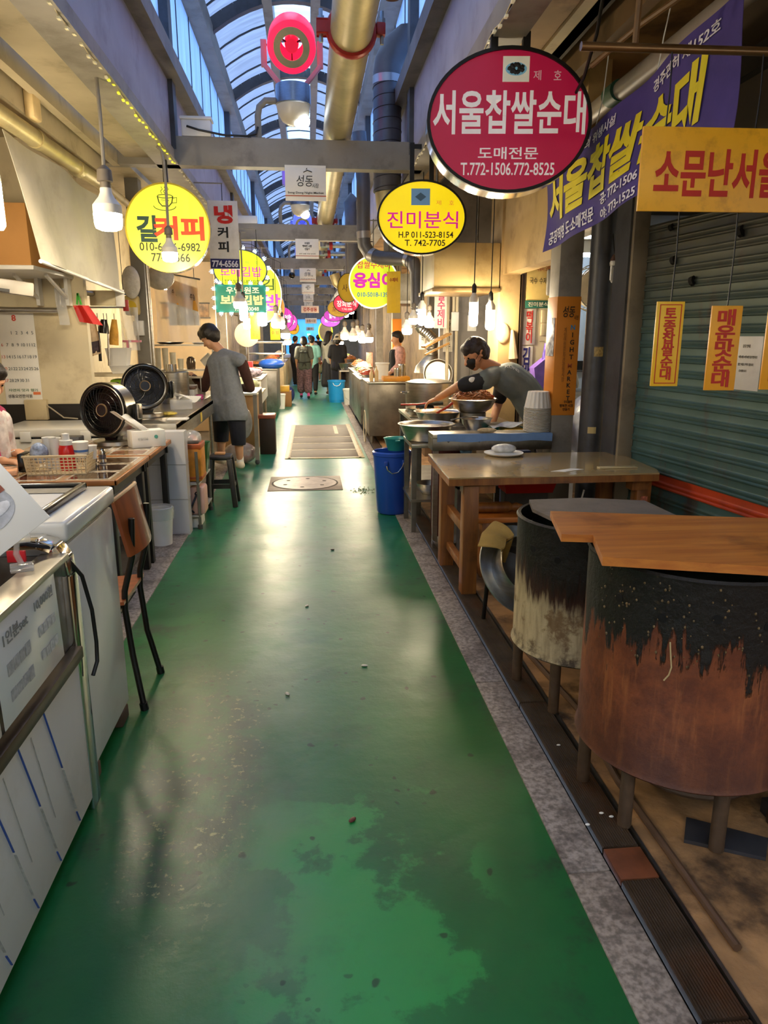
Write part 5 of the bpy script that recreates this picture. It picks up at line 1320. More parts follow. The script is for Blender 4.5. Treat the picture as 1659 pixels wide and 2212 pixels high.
# ------------------------------------------------------------------ right side, front
# roller shutter, swinging slightly outward toward the camera
sdir = Vector((.13, -1, 0)).normalized(); SRZ = math.atan2(sdir.y, sdir.x)
so = Vector((2.13, 4.62, 0))
def shut_mat():
    m, nt, b = newmat('shutter_green')
    v = coords(nt); sep = N(nt, 'ShaderNodeSeparateXYZ'); nt.links.new(v, sep.inputs[0])
    c = mixc(nt, step(nt, noi(nt, v, 2.2, 5), .3, .7), H('#41605d'), H('#567370'))
    st = noi(nt, coords(nt, (2.2, 1, .5)), 2.2, 7, .65)
    c = mixc(nt, math_(nt, 'MULTIPLY', step(nt, st, .52, .68), .6), c, H('#5a3524'))
    up = step(nt, sep.outputs[2], 1.25, 2.1)
    c = mixc(nt, math_(nt, 'MULTIPLY', up, .75), c, H('#5b5248'))  # upper slats browner: warm lamplight put into the colour
    nt.links.new(c, b.inputs['Base Color']); b.inputs['Roughness'].default_value = .38; b.inputs['Metallic'].default_value = .25
    return m
SHM = shut_mat()
t = T('roller_shutter', 'closed dark green ribbed roller shutter with an orange red stripe on the right', 'shutter', so, SRZ)
def slat(z0, hgt): return [(0, z0), (.010, z0+hgt*.06), (.012, z0+hgt*.14), (.004, z0+hgt*.24), (.011, z0+hgt*.36), (.011, z0+hgt*.44), (.002, z0+hgt*.52), (0, z0+hgt*.60)]
prof = []; z = .05; hs = .086
STR = (.555, .645)
zs = []
while z < 2.15: prof += slat(z, hs); z += hs
b = B(); L = 3.2
va = [b.b.verts.new((0, -y, zz)) for y, zz in prof]; vb = [b.b.verts.new((L, -y, zz)) for y, zz in prof]
for k in range(len(prof)-1):
    f = b.b.faces.new((va[k], vb[k], vb[k+1], va[k+1])); zc = (prof[k][1]+prof[k+1][1])/2
    if STR[0] < zc < STR[1]: f.material_index = 1
t.p('slats', b, [SHM, mat('shutter_red', '#c2441f', .4, .1, .12, 6, dirt='#5a2a18', damt=.5)], ang=40)
t.p('bottom_bar', B().box(0, L, -.02, .01, 0, .06, .004), DKGREY)
b = B()
for (x, z_, r) in ((.30, 1.93, .025), (.50, 1.80, .028), (.86, 2.02, .03), (.25, 2.12, .02), (.42, 1.62, .02)): b.cyl((x, -.018, z_), (x+.02, -.011, z_+.005), r, n=8)
t.p('chip_mark', b, mat('chipped_paint', '#171412', .8))
struct('wall_shutter_head', B().box(2.05, 2.8, -2, 4.75, 2.25, 3.1), mat('dark_header', '#4a3c2c', .6, 0, .2, 3, .05, 20, dirt='#251c14', damt=.6))
# jamb and pillars
JM = mat('jamb_brown', '#8d8069', .5, .1, .12, 4, .04, 30, dirt='#584a38', damt=.5)
struct('trim_jamb', B().box(2.03, 2.13, 4.60, 4.68, 0, 2.6, .004), JM)
b = B(); 
struct('trim_jamb_side', B().box(2.015, 2.03, 4.63, 4.85, 0, 2.6), DKGREY)
t = T('round_post', 'dark grey round steel post with torn yellow labels beside the shutter', 'post', (1.985, 4.98, 0))
t.p('pipe', B().cyl((0, 0, 0), (0, 0, 2.6), .082, n=28), mat('post_dark', '#4b4b4d', .42, .2, .15, 5, .06, 30, dirt='#2a2522', damt=.5))
def wrap(z0, z1, a0, a1, r=.0835, n=8): 
    return B().sheet(lambda u, v: (r*math.cos(a0+(a1-a0)*u), r*math.sin(a0+(a1-a0)*u), z0+(z1-z0)*v), n, 1)
t.p('label_scrap', wrap(1.36, 1.425, -2.1, -1.35), mat('old_tape', '#a58a4e', .5, 0, .4, 60)); t.p('label_scrap', wrap(.83, .875, -2.2, -1.5), mat('cream_label', '#cdb577', .5, 0, .1))
q = T('spiral_bulb', 'unlit white spiral bulb in a brown socket on the dark round post', 'light bulb', (2.02, 4.86, 1.86))
q.p('socket', B().lathe([(0, .165), (.012, .16), (.026, .13), (.028, .12), (0, .12)], n=16), mat('brown_socket', '#5a3c28', .5)); q.p('collar', B().lathe([(.024, .12), (.028, .11), (.026, .09), (0, .09)], n=16), HOUSING)
q.p('tubes', B().tube([(-.014, 0, .09), (-.014, 0, .0), (-.007, 0, -.012), (.0, 0, .0), (.0, 0, .08)], .0085, 8).tube([(.004, -.004, .08), (.004, -.004, .0), (.011, -.004, -.012), (.018, -.004, .0), (.018, -.004, .09)], .0085, 8), mat('milk_glass', '#e8e2d4', .2))
q.p('cord', B().tube([(0, 0, .16), (.003, .03, .22), (0, .05, .30)], .004, 6), CORD)
t = T('square_pillar', 'grey square pillar wrapped with an orange market banner', 'pillar', (1.78, 5.10, 0))
t.w('post', B().box(1.70, 1.86, 5.0, 5.20, 0, 2.7, .004), GREYP)
OR = mat('orange_wrap', '#d58222', .5, 0, .06, 3, .03, 30)
wr = t.w('wrap', B().box(1.696, 1.864, 4.996, 5.204, .95, 1.76, .003), OR)
q = bpy.data.objects.new('x', None); bpy.data.objects.remove(q)
def onpillar(s, cx, cz, W, Hh, col, bold=.01, vertical=False, slant=0):
    o = lettering(None, s, 1.78 + cx, cz, W, Hh, ink(col), 4.9945, bold, vertical, slant=slant); o.data.transform(t.M.inverted()); o.parent = wr; return o
onpillar('성동', .0, 1.66, .085, .075, '#2a1c10', .01, slant=.1); onpillar('시장', .055, 1.62, .03, .03, '#2a1c10', .0)
for i, ch in enumerate('NIGHT'): onpillar(ch, .035, 1.555 - i*.050, None, .033, '#2a7fb4' if i == 0 else '#1c1714', .02)
for i, ch in enumerate('MARKET'): onpillar(ch, .028, 1.295 - i*.045, None, .031, '#b0552c' if i == 0 else '#1c1714', .02)
onpillar('계림연합문화관광형시장', -.018, 1.37, .020, .37, '#8a5518', -.002, True)
onpillar('우리들의', .03, 1.045, .06, .02, '#2a1c10', .015); onpillar('행복한 시장', .02, 1.018, .10, .022, '#2a1c10', .015); onpillar('만들기', .02, .992, .05, .02, '#2a1c10', .015)
q = T('paper_notice', 'glossy white notice with plastic cover on the left face of the square pillar', 'notice', (1.69, 5.1, 1.40))
q.w('sheet', B().box(1.690, 1.695, 5.02, 5.17, 1.36, 1.62, .001), mat('gloss_sheet', '#d8d8e0', .12, 0, .5, 30, .3, 20))
# shop opening: lintel, side wall and interior
LINT = mat('lintel_beige', '#b99c6a', .55, 0, .12, 2, .05, 25, dirt='#7c6038', damt=.5)
struct('wall_lintel', B().box(1.70, 1.84, 5.2, 6.5, 2.02, 3.1).box(1.70, 1.84, 4.66, 5.0, 2.45, 3.1), LINT)
struct('wall_shop_pier', B().box(1.68, 1.86, 6.5, 6.9, -.01, 3.1), LINT)
struct('door_frame', B().box(1.86, 1.885, 6.44, 6.5, 0, 2.02), mat('dark_door_frame', '#2d2016', .5))
struct('wall_shop_front', B().box(1.86, 2.22, 6.46, 6.54, 0, 2.6), CREAM)
IB = mat('shop_blue_wall', '#b8c6d4', .5, 0, .06)
struct('wall_shop_back', B().box(2.22, 3.9, 7.3, 7.38, 0, 3.1), IB)
struct('ceiling_shop', B().box(1.86, 3.9, 5.0, 7.3, 2.32, 2.38), mat('shop_ceiling', '#c8c2b4', .6))
struct('wall_shop_side', B().box(2.14, 3.9, 4.75, 4.85, -.01, 3.1), IB)
t = T('tube_lamp', 'bluish white fluorescent tube glowing inside the shop behind the pillars', 'lamp', (2.55, 6.6, 2.2))
t.p('tube', B().cyl((-.35, 0, 0), (.35, 0, 0), .018, n=14), glow('cool_tube', (.75, .88, 1.0), 28)); t.p('fixture', B().box(-.38, .38, -.03, .03, .015, .12, .005), WHITEP)
t = T('wall_fan', 'cream caged fan hanging in the shop between the two pillars', 'fan', (2.36, 6.05, 1.68))
b = B()
for k in range(12): b.tube([(.06*math.cos(k*PI/6)*0 + .17*math.cos(k*PI/6), -.09, .2+.17*math.sin(k*PI/6)), (.19*math.cos(k*PI/6), 0, .2+.19*math.sin(k*PI/6)), (.17*math.cos(k*PI/6), .09, .2+.17*math.sin(k*PI/6))], .003, 5)
for r, y in ((.17, -.09), (.19, 0), (.17, .09), (.08, -.1)): b.tube([(r*math.cos(a*PI/14), y, .2+r*math.sin(a*PI/14)) for a in range(28)], .004, 5, closed=True)
t.p('cage', b, CHROME); t.p('drum', B().lathe([(0, -.06), (.15, -.06), (.155, .05), (0, .05)], (0, 0, .2), 28, Matrix.Rotation(PI/2, 3, 'X')), mat('fan_cream', '#d8c6a0', .4)); t.p('bracket', B().box(-.02, .02, .0, .03, .36, .66).box(-.1, .1, -.1, .1, .60, .65), CHROME)
board('menu_board', 'yellow menu board with columns of dish names above the red lettered sheet', (2.02, 6.44, 1.80), .24, .46, '#e6c878',
  [('김밥 국수 만두 라면 국밥', .0, .83, .86, .2, '#3a3226', .0), ('떡볶이 오뎅', .1, .58, .5, .1, '#a8341c', .0), ('국수 수제비', .0, .36, .8, .12, '#3a3226', 0)], d=.012)
board('menu_strip', 'dark green strip with cream lettering under the yellow menu board', (2.01, 6.435, 1.735), .23, .065, '#2f6a58', [('진미분식', 0, .5, .8, .6, '#e8e4c8', .015)], d=.01)
board('vertical_sign', 'white upright sheet with three red characters on the shop wall', (1.945, 6.452, 1.42), .115, .31, '#e8dccb', [('떡볶이', .0, .5, .55, .9, '#c0281c', .02, 1)], d=.006)
board('vertical_sign', 'white upright sheet with navy characters below the red lettered sheet', (1.93, 6.452, .98), .115, .43, '#e8e2d4', [('김밥', .0, .62, .62, .72, '#28286c', .03, 1)], d=.006)
t = T('switch_box', 'pair of yellowed wall boxes next to the red lettered sheet', 'box', (2.08, 6.44, 1.50)); t.p('upper_box', B().box(-.03, .03, 0, .03, .11, .22, .004), BEIGE); t.p('lower_box', B().box(-.03, .03, 0, .03, 0, .105, .004), BEIGE)
solo('soap_case', 'grey oblong case fixed over the yellow menu board', 'case', B().box(2.07, 2.12, 6.40, 6.44, 1.84, 2.06, .018), mat('grey_case', '#8e8a82', .4))
t = T('bundle_bag', 'violet plastic bag hung up full of boxes behind the leaning vendor', 'bag', (2.04, 6.2, 1.03))
t.p('bag', B().prism([(-.10, -.06, .0), (.09, -.06, .0), (.12, -.06, .20), (.10, -.06, .24), (.02, -.06, .30), (-.03, -.06, .28), (-.13, -.06, .20)], (0, .14, 0)), mat('violet_bag', '#8a68c8', .25, 0, .15, 12, .5, 14)); t.p('knot', B().tube([(.0, 0, .28), (-.02, 0, .33), (.0, 0, .40)], [.05, .02, .03], 10), mat('violet_knot', '#5a3cae', .3, 0, .2, 20, .5, 30))
t.p('hook', B().tube([(.0, .0, .38), (0, .1, .42), (0, .24, .42)], .004, 6), STEEL)
solo('stock_bag', 'big translucent white bag of goods inside the shop', 'bag', B().ball((2.42, 6.1, .72), (.22, .25, .30), sub=4), mat('milky_bag', '#d2d6de', .2, 0, .12, 6, 1.0, 9))
solo('stock_table', 'low white table under the goods inside the shop', 'table', B().box(2.12, 2.9, 5.75, 6.5, .36, .42, .004).box(2.15, 2.19, 5.8, 5.84, 0, .36).box(2.85, 2.89, 5.8, 5.84, 0, .36).box(2.15, 2.19, 6.4, 6.44, 0, .36).box(2.85, 2.89, 6.4, 6.44, 0, .36), WHITEP)
t = T('plate_stack', 'stack of pale plates standing behind the goods in the shop', 'plates', (2.5, 6.95, .0)); t.p('rack', B().box(-.25, .25, -.2, .2, 0, .98, .005), STEEL)
for k in range(5): t.p('plate', B().lathe([(0, 0), (.1, .005), (.14, .025), (.14, .03), (.09, .012), (0, .008)], (-.1+k*.03, 0, 1.12), 24, Matrix.Rotation(1.2, 3, 'Y')), WHITEP)
t = T('wall_sheet', 'dark rectangular panel on the blue shop wall', 'panel', (2.62, 7.29, 1.16)); t.p('panel', B().box(-.05, .16, -.01, .01, 0, .09), BLACKP); t.p('ledge', B().box(-.25, .25, -.03, .01, -.02, -.01), DKGREY)

# wooden table
def wood_mat(name, a, bcol, dk, st=(1, 8, 8)):
    m, nt, b = newmat(name)
    v = coords(nt, st); n1 = noi(nt, v, 3, 8, .6, .4); n2 = noi(nt, coords(nt), 3.2, 6, .6)
    c = mixc(nt, step(nt, n1, .3, .7), H(a), H(bcol)); c = mixc(nt, math_(nt, 'MULTIPLY', step(nt, n2, .52, .7), .6), c, H(dk))
    nt.links.new(c, b.inputs['Base Color']); b.inputs['Roughness'].default_value = .42
    bn = N(nt, 'ShaderNodeBump'); bn.inputs['Strength'].default_value = .12; bn.inputs['Distance'].default_value = .004; nt.links.new(n1, bn.inputs['Height']); nt.links.new(bn.outputs[0], b.inputs['Normal'])
    return m
LEGW = wood_mat('leg_wood', '#7d4c24', '#a2672f', '#3a2211', (8, 8, .7))
PLANK = wood_mat('plank_orange', '#b1642a', '#cf8236', '#6e3515', (.7, 9, 9))
TTOP = mat('laminate_top', '#b59a6a', .16, 0, .12, 3, 0, dirt='#7a5a32', damt=.55, dscale=2.2, coat=.5)
t = T('wooden_table', 'wooden table with a worn yellowish laminate top on the right', 'table', (1.45, 4.36, 0))
tp_ = [(.765, 3.945), (2.02, 3.975), (2.06, 4.10), (2.09, 4.76), (.785, 4.81)]
t.w('tabletop', B().prism([(x, y, .712) for x, y in tp_], (0, 0, .008)), TTOP)
t.w('edge_board', B().prism([(x, y, .672) for x, y in tp_], (0, 0, .039)), LEGW)
for x, y in ((.91, 4.04), (.88, 4.60), (1.985, 4.12), (1.98, 4.66)): t.w('leg', B().box(x-.045, x+.045, y-.045, y+.045, 0, .66, .005), LEGW)
t.w('side_stretcher', B().box(.875, .915, 4.08, 4.56, .36, .42, .004).box(.875, .915, 4.08, 4.56, .12, .17, .004), LEGW)
t.w('apron', B().box(.86, 1.05, 4.0, 4.09, .615, .66).box(1.9, 2.0, 4.06, 4.15, .60, .66), LEGW)
t.w('label_scrap', B().box(1.965, 2.005, 4.068, 4.075, .42, .56), mat('old_label', '#b86a50', .6, 0, .7, 60))
solo('side_dish_plate', 'crumpled clear plastic over a white plate on the wooden table', 'plate', B().lathe([(0, .721), (.11, .724), (.13, .735), (.132, .74), (.1, .735), (.0, .75)], (1.28, 4.70, 0), 28), WHITEP)
solo('plastic_wrap', 'ball of crumpled clear wrap on the white plate', 'wrap', B().ball((1.28, 4.70, .765), (.085, .05, .032), sub=3), mat('crumpled_wrap', '#dcdad4', .15, 0, .2, 20, 1.0, 30))
solo('leaflet', 'white leaflet lying on the front edge of the wooden table', 'leaflet', B().prism([(1.40, 4.08, .7208), (1.55, 4.16, .7208), (1.62, 4.13, .7208), (1.48, 4.06, .7208)], (0, 0, .0015)), PAPER)
solo('chopstick_pack', 'thin pale paper strip near the right corner of the wooden table', 'packet', B().box(1.72, 1.96, 4.13, 4.18, .7208, .728, .002), mat('kraft_strip', '#cdbb8c', .6))
# things under the table
t = T('low_bench', 'low wooden bench under the table', 'bench', (1.35, 4.45, 0))
t.w('seat', B().box(1.02, 1.62, 4.28, 4.52, .36, .395, .005), PLANK)
for x in (1.08, 1.56): t.w('leg', B().box(x-.03, x+.03, 4.3, 4.5, 0, .36, .004), LEGW)
t = T('stock_shelf', 'dark shelf with a red tray beneath the table top', 'shelf', (1.45, 4.9, 0))
t.w('board', B().box(1.0, 1.62, 4.84, 4.93, .46, .48).box(1.0, 1.62, 4.84, 4.93, .2, .22), DKGREY)
for x in (1.0, 1.6): t.w('post', B().box(x, x+.025, 4.84, 4.93, 0, .62), STEEL2)
t = T('red_tray', 'red plastic tray on the dark shelf under the table', 'tray', (1.45, 4.72, .47)); t.p('tray', B().prism([(-.16, -.09, 0), (.16, -.09, 0), (.18, -.11, .08), (-.18, -.11, .08)], (0, .2, 0)), mat('red_tray', '#b42418', .3)); t.p('rim', B().box(-.19, .19, -.12, .1, .075, .085, .003), mat('red_tray', '#b42418'))
t.p('support', B().box(-.15, .15, -.02, .09, -.47, 0), DKGREY)
t = T('bamboo_roller', 'wooden roller with a turned handle on the low bench', 'roller', (1.25, 4.42, .43)); t.p('barrel', B().tube([(-.22, 0, 0), (.0, 0, 0), (.02, 0, 0), (.05, 0, 0), (.09, 0, 0)], [.035, .035, .022, .028, .016], 14), LEGW)
solo('foam_block', 'small white foam piece with a green straw under the table', 'box', B().box(1.70, 1.79, 4.44, 4.5, .40, .46, .012).cyl((1.75, 4.47, .45), (1.765, 4.47, .52), .006, n=8), PAPER)
# fix for the foam piece: its own stool
solo('small_stool', 'dark little stool carrying the white foam piece', 'stool', B().box(1.66, 1.84, 4.40, 4.54, .37, .398).box(1.67, 1.70, 4.41, 4.44, 0, .37).box(1.80, 1.83, 4.41, 4.44, 0, .37).box(1.67, 1.70, 4.5, 4.53, 0, .37).box(1.80, 1.83, 4.5, 4.53, 0, .37), DKGREY)

# leaning steel cauldron lid and yellow cloth
t = T('steel_cauldron', 'polished steel cauldron ring with a wide flange, tipped toward the aisle by the table leg', 'cauldron', (1.06, 3.50, .0), 0)
c = Vector((0, 0, .30))
AXC = Vector((.29, -.72, .60)).normalized(); MR = AXC.to_track_quat('Z', 'Y').to_matrix()
t.p('flange', B().lathe([(.165, -.004), (.205, .004), (.246, .034), (.252, .036), (.250, .042), (.242, .040), (.203, .012), (.165, .004)], c, 56, MR), GALV)
t.p('collar', B().lathe([(.168, -.02), (.165, .0), (.165, .098), (.162, .104), (.158, .098), (.158, -.02)], c, 48, MR), STEEL)
t.p('bowl', B().lathe([(.16, -.01), (.15, -.08), (.10, -.12), (0, -.13), (0, -.138), (.11, -.13), (.162, -.085), (.172, -.01)], c, 44, MR), mat('dull_pot', '#5c5650', .5, .6, .15, 8))
for a_ in (.4, 2.5, 4.6): t.p('stand_leg', B().tube([c + MR @ Vector((.13*math.cos(a_), .13*math.sin(a_), -.09)), Vector((.19*math.cos(a_), .19*math.sin(a_), 0))], .012, 8), BLACKM)
YC = mat('yellow_cloth', '#b5924a', .8, 0, .15, 6, .3, 60)
e1 = Vector((-.62, .10, .62)); e1 = (e1 - AXC*e1.dot(AXC)).normalized(); e2 = AXC.cross(e1); PC = Vector((1.06, 3.50, .30)) + AXC*.106
def drape(u, v):
    th = -.42 + .72*u; o_ = e1*math.cos(th) + e2*math.sin(th); p = PC + o_*.166
    if v < .5: k = (.5 - v)/.5; q = p + o_*.115*k - AXC*.055*k*k + AXC*.006
    else: k = (v - .5)/.5; q = p - o_*.05*k - AXC*.13*k + AXC*.006 + Vector((0, 0, -.04*k))
    return q + Vector((.004*math.sin(u*9+v*3), .005*math.sin(u*7), .006*math.sin(u*11+v*5)))
solo('yellow_cloth', 'mustard cloth draped over the rim of the tipped cauldron', 'cloth', B().sheet(drape, 20, 20, .006, (0, 0, 1)), YC)
t = T('round_tin', 'round tin with a yellow lid half hidden behind the smaller drum', 'tin', (1.10, 3.22, .0)); t.p('post', B().cyl((0, 0, 0), (0, 0, .44), .02, n=10), BLACKM); t.p('rim', B().lathe([(0, .44), (.095, .445), (.1, .46), (.09, .465), (0, .46)], n=28), STEEL); t.p('lid', B().lathe([(.08, .464), (.075, .478), (0, .48)], n=28), mat('yellow_lid', '#d8a02c', .4))

# burnt oil drums
def drum_mat(name, kind):
    m, nt, b = newmat(name); v = coords(nt); sep = N(nt, 'ShaderNodeSeparateXYZ'); nt.links.new(v, sep.inputs[0]); Z = sep.outputs[2]
    ln = noi(nt, coords(nt, (9, 9, 1.1)), 3.2, 7, .65)   # vertical streaks
    bl = noi(nt, v, 9, 8, .7); fine = noi(nt, v, 45, 6, .7)
    if kind == 1:
        c = mixc(nt, step(nt, bl, .35, .65), H('#62301c'), H('#8a4a28'))
        c = mixc(nt, math_(nt, 'MULTIPLY', step(nt, ln, .5, .7), .55), c, H('#b06a38'))
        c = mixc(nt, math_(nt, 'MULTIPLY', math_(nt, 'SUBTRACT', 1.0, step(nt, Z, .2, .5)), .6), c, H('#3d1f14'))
        e = math_(nt, 'ADD', Z, math_(nt, 'MULTIPLY', math_(nt, 'SUBTRACT', ln, .5), .55)); e = math_(nt, 'ADD', e, math_(nt, 'MULTIPLY', math_(nt, 'SUBTRACT', bl, .5), .25))
        tar = step(nt, e, .60, .635)
        c = mixc(nt, tar, c, H('#15100d'))
        tan_ = math_(nt, 'MULTIPLY', step(nt, fine, .62, .7), math_(nt, 'MULTIPLY', tar, .5)); c = mixc(nt, tan_, c, H('#5a4630'))
    else:
        c = mixc(nt, step(nt, ln, .35, .65), H('#a38f6c'), H('#c9b68c'))
        c = mixc(nt, math_(nt, 'MULTIPLY', step(nt, bl, .5, .62), .8), c, H('#6b4a24'))
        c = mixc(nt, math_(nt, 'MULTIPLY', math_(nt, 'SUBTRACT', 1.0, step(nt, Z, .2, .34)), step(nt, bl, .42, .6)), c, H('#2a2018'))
        e = math_(nt, 'ADD', math_(nt, 'ADD', Z, math_(nt, 'MULTIPLY', math_(nt, 'SUBTRACT', ln, .5), .35)), math_(nt, 'MULTIPLY', sep.outputs[1], -.35))
        c = mixc(nt, step(nt, e, .50, .58), c, H('#3a1a0e')); tar = step(nt, e, .56, .68); c = mixc(nt, tar, c, H('#191210'))
    nt.links.new(c, b.inputs['Base Color']); b.inputs['Roughness'].default_value = .55
    bn = N(nt, 'ShaderNodeBump'); bn.inputs['Strength'].default_value = .9; bn.inputs['Distance'].default_value = .012
    hgt = math_(nt, 'ADD', math_(nt, 'MULTIPLY', bl, math_(nt, 'ADD', math_(nt, 'MULTIPLY', tar, 1.2), .15)), math_(nt, 'MULTIPLY', fine, .2))
    nt.links.new(hgt, bn.inputs['Height']); nt.links.new(bn.outputs[0], b.inputs['Normal'])
    return m
LEGM = mat('drum_leg', '#5e4a38', .6, .3, .25, 14, .2, 40, dirt='#3a2418', damt=.6)
def drum(label, x, y, r, z0, z1, m, legs):
    t = T('burnt_drum', label, 'drum', (x, y, 0))
    t.p('shell', B().lathe([(r-.012, z0+.02), (r, z0), (r+.008, z0+.008), (r, z0+.022), (r, z1-.02), (r+.006, z1-.008), (r, z1), (r-.012, z1-.003), (r-.012, z0+.2)], n=64), m)
    t.p('bottom', B().lathe([(0, z0+.01), (r-.01, z0+.01)], n=40), BLACKM)
    t.p('inner_pot', B().lathe([(0, z1-.12), (r*.78, z1-.12), (r*.82, z1-.05), (r*.8, z1-.045), (r*.76, z1-.11)], n=40), mat('pot_teal', '#2a3634', .4, .4))
    for a in legs: t.p('leg', B().cyl((r*.91*math.cos(a), r*.91*math.sin(a), 0), (r*.91*math.cos(a), r*.91*math.sin(a), z0+.03), .022, n=14), LEGM)
    for k in range(6):
        a = -2.75 + k*.42; zz = z1 - .11 - .02*(k % 2)
        u = Vector((math.cos(a), math.sin(a), 0)); t.p('vent_hole', B().cyl(u*(r-.004)+Vector((0, 0, zz)), u*(r+.0015)+Vector((0, 0, zz)), .0135, n=14), mat('hole_black', '#050404', .9))
    return t
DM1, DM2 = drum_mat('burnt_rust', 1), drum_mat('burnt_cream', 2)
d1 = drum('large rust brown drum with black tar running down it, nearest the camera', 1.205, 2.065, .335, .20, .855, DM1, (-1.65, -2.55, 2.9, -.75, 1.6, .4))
rnd = random.Random(5); b = B()
for k in range(150):
    a = rnd.uniform(-3.0, -.6); zz = rnd.uniform(.58, .83); u = Vector((math.cos(a), math.sin(a), 0)); rr = rnd.uniform(.0015, .0042)
    b.ball(u*.336 + Vector((0, 0, zz)), (rr, rr, rr*1.3), sub=1)
o = d1.p('fat_drip', b, mat('fat_drops', '#6e5a3c', .45, 0, .5, 60)); o['kind'] = 'stuff'
d1.p('string', B().tube([Vector((.338*math.cos(a), .338*math.sin(a), z)) for a, z in ((-2.25, .66), (-2.235, .62), (-2.22, .585), (-2.235, .56), (-2.27, .54))], .0022, 6), mat('pale_string', '#c8b080', .7))
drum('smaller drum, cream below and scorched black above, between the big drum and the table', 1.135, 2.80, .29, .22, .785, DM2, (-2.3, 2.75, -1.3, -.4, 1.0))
# planks and sheet covering the drums
t = T('plank_cover', 'orange wooden plank cover lying across the large drum', 'boards', (1.25, 2.1, .87))
Z = .862
back = [(0.836,2.417,0.872), (0.771,2.113,0.872), (0.86,2.094,0.872), (1.357,1.953,0.872), (1.545,2.241,0.872)]
def ext(p, q, k): return tuple(p[i] + (q[i]-p[i])*k for i in range(3))
p0, p1, p2, p3, p4 = back
t.w('plank', B().prism([p0, p1, p2, ext(p2, p3, 1.35), ext(p0, p4, 1.3)], (0, 0, .024)), PLANK)
f = [(0.874,2.124,0.872), (0.803,1.864,0.872), (1.214,1.734,0.872), (1.393,2.009,0.872)]
t.w('plank', B().prism([f[0], f[1], ext(f[1], f[2], 1.35), ext(f[0], f[3], 1.35)], (0, 0, .026)), PLANK)
q = [(0.926,2.957,0.8), (0.89,2.791,0.8), (0.922,2.621,0.8), (1.026,2.281,0.8), (1.42,2.593,0.8), (1.413,2.89,0.8), (1.172,2.968,0.8)]
solo('cover_sheet', 'grey dusty fibre sheet covering the smaller drum', 'sheet', B().prism(q, (0, 0, .014)), mat('fibre_sheet', '#6c6258', .75, 0, .18, 5, .3, 50, dirt='#3c332b', damt=.5))
# debris under the drums
t = T('gas_burner', 'sooty iron ring burner under the large drum', 'burner', (1.28, 2.12, 0)); t.p('ring', B().tube([(.2*math.cos(a*PI/16), .2*math.sin(a*PI/16), .06) for a in range(32)], .014, 8, closed=True), LEGM); t.p('bowl', B().lathe([(0, .0), (.1, .0), (.13, .05), (.12, .055), (0, .03)], n=24), BLACKM)
solo('iron_plate', 'flat grey iron plate on the stained floor below the large drum', 'plate', B().prism([(1.10, 1.80, -.003), (1.30, 1.70, -.003), (1.36, 1.78, -.003), (1.16, 1.90, -.003)], (0, 0, .012)), mat('iron_slate', '#45454a', .5, .4, .2, 10))
solo('brick', 'dark brick beside the far leg of the large drum', 'brick', B().box(1.42, 1.6, 1.82, 1.92, -.003, .05, .004), mat('sooty_brick', '#2e2520', .8, 0, .2, 20, .3))
rnd = random.Random(9)
for k, (x, y) in enumerate(((.90, 1.95), (.925, 1.93), (.895, 2.35), (.835, 1.9))): solo('food_scrap', ('pale curled scrap on the ribbed drain cover', 'round crumb beside the curled scrap on the drain cover', 'white scrap by the drum leg', 'thin white scrap in the drain gap')[k], 'scrap', B().ball((x, y, .006), (.008, .005, .003), sub=2), PAPER)

# blue tub and bowls on the cooking side
BL = mat('blue_plastic', '#1d49ae', .32, 0, .06, 4, 0, coat=.2)
t = T('plastic_tub', 'tall royal blue plastic tub with a wire handle by the curb', 'tub', (.685, 6.1, .006))
t.p('tub', B().lathe([(0, 0), (.125, 0), (.135, .015), (.165, .50), (.172, .505), (.172, .53), (.16, .54), (.155, .535), (.155, .5), (.125, .03), (0, .03)], n=40), BL)
t.p('handle', B().tube([(-.07, -.165, .45), (-.06, -.18, .40), (-.02, -.185, .37), (.03, -.18, .38), (.07, -.17, .43), (.08, -.16, .46)], .005, 8), CHROME)
t.p('lug', B().box(-.085, -.055, -.175, -.15, .43, .47, .004).box(.065, .095, -.165, -.14, .44, .48, .004), BL)
t = T('plastic_bowl', 'teal plastic bowl resting in the mouth of the blue tub', 'bowl', (.72, 6.12, .545)); t.p('bowl', B().lathe([(0, 0), (.07, 0), (.105, .10), (.11, .105), (.1, .1), (.065, .012), (0, .012)], n=32), mat('teal_plastic', '#2a8a88', .35, 0, .06)); t.p('handle', B().box(-.02, .02, -.13, -.1, .085, .1, .004), mat('teal_plastic', '#2a8a88'))
t = T('steel_stand', 'stainless steel stand under the big oval basin', 'stand', (.92, 5.65, 0))
t.w('top', B().box(.75, 1.12, 5.38, 5.88, .67, .70, .004), STEEL); t.w('shelf', B().box(.75, 1.12, 5.38, 5.88, .25, .27), STEEL)
for x, y in ((.775, 5.41), (1.09, 5.41), (.775, 5.85), (1.09, 5.85)): t.w('leg', B().box(x-.018, x+.018, y-.018, y+.018, 0, .67), STEEL2)
def basin(name, label, x, y, z, r, h, m, rb=.72, food=None, fm=None, cat='bowl', sx=1.0, fz=.8, group=None):
    t = T(name, label, cat, (x, y, z), 0, group)
    t.p('bowl', B().lathe([(0, 0), (r*rb*.9, 0), (r*rb, .006), (r*.9, h*.6), (r*.97, h*.94), (r*1.04, h*.97), (r*1.05, h), (r*1.0, h*1.0), (r*.95, h*.94), (r*.86, h*.55), (r*rb*.92, .012), (0, .012)], n=44, sx=sx), m)
    if food: t.p(food, B().lathe([(r*.91, h*fz), (r*.5, h*(fz+.06)), (0, h*(fz+.07))], n=36, sx=sx), fm)
    return t
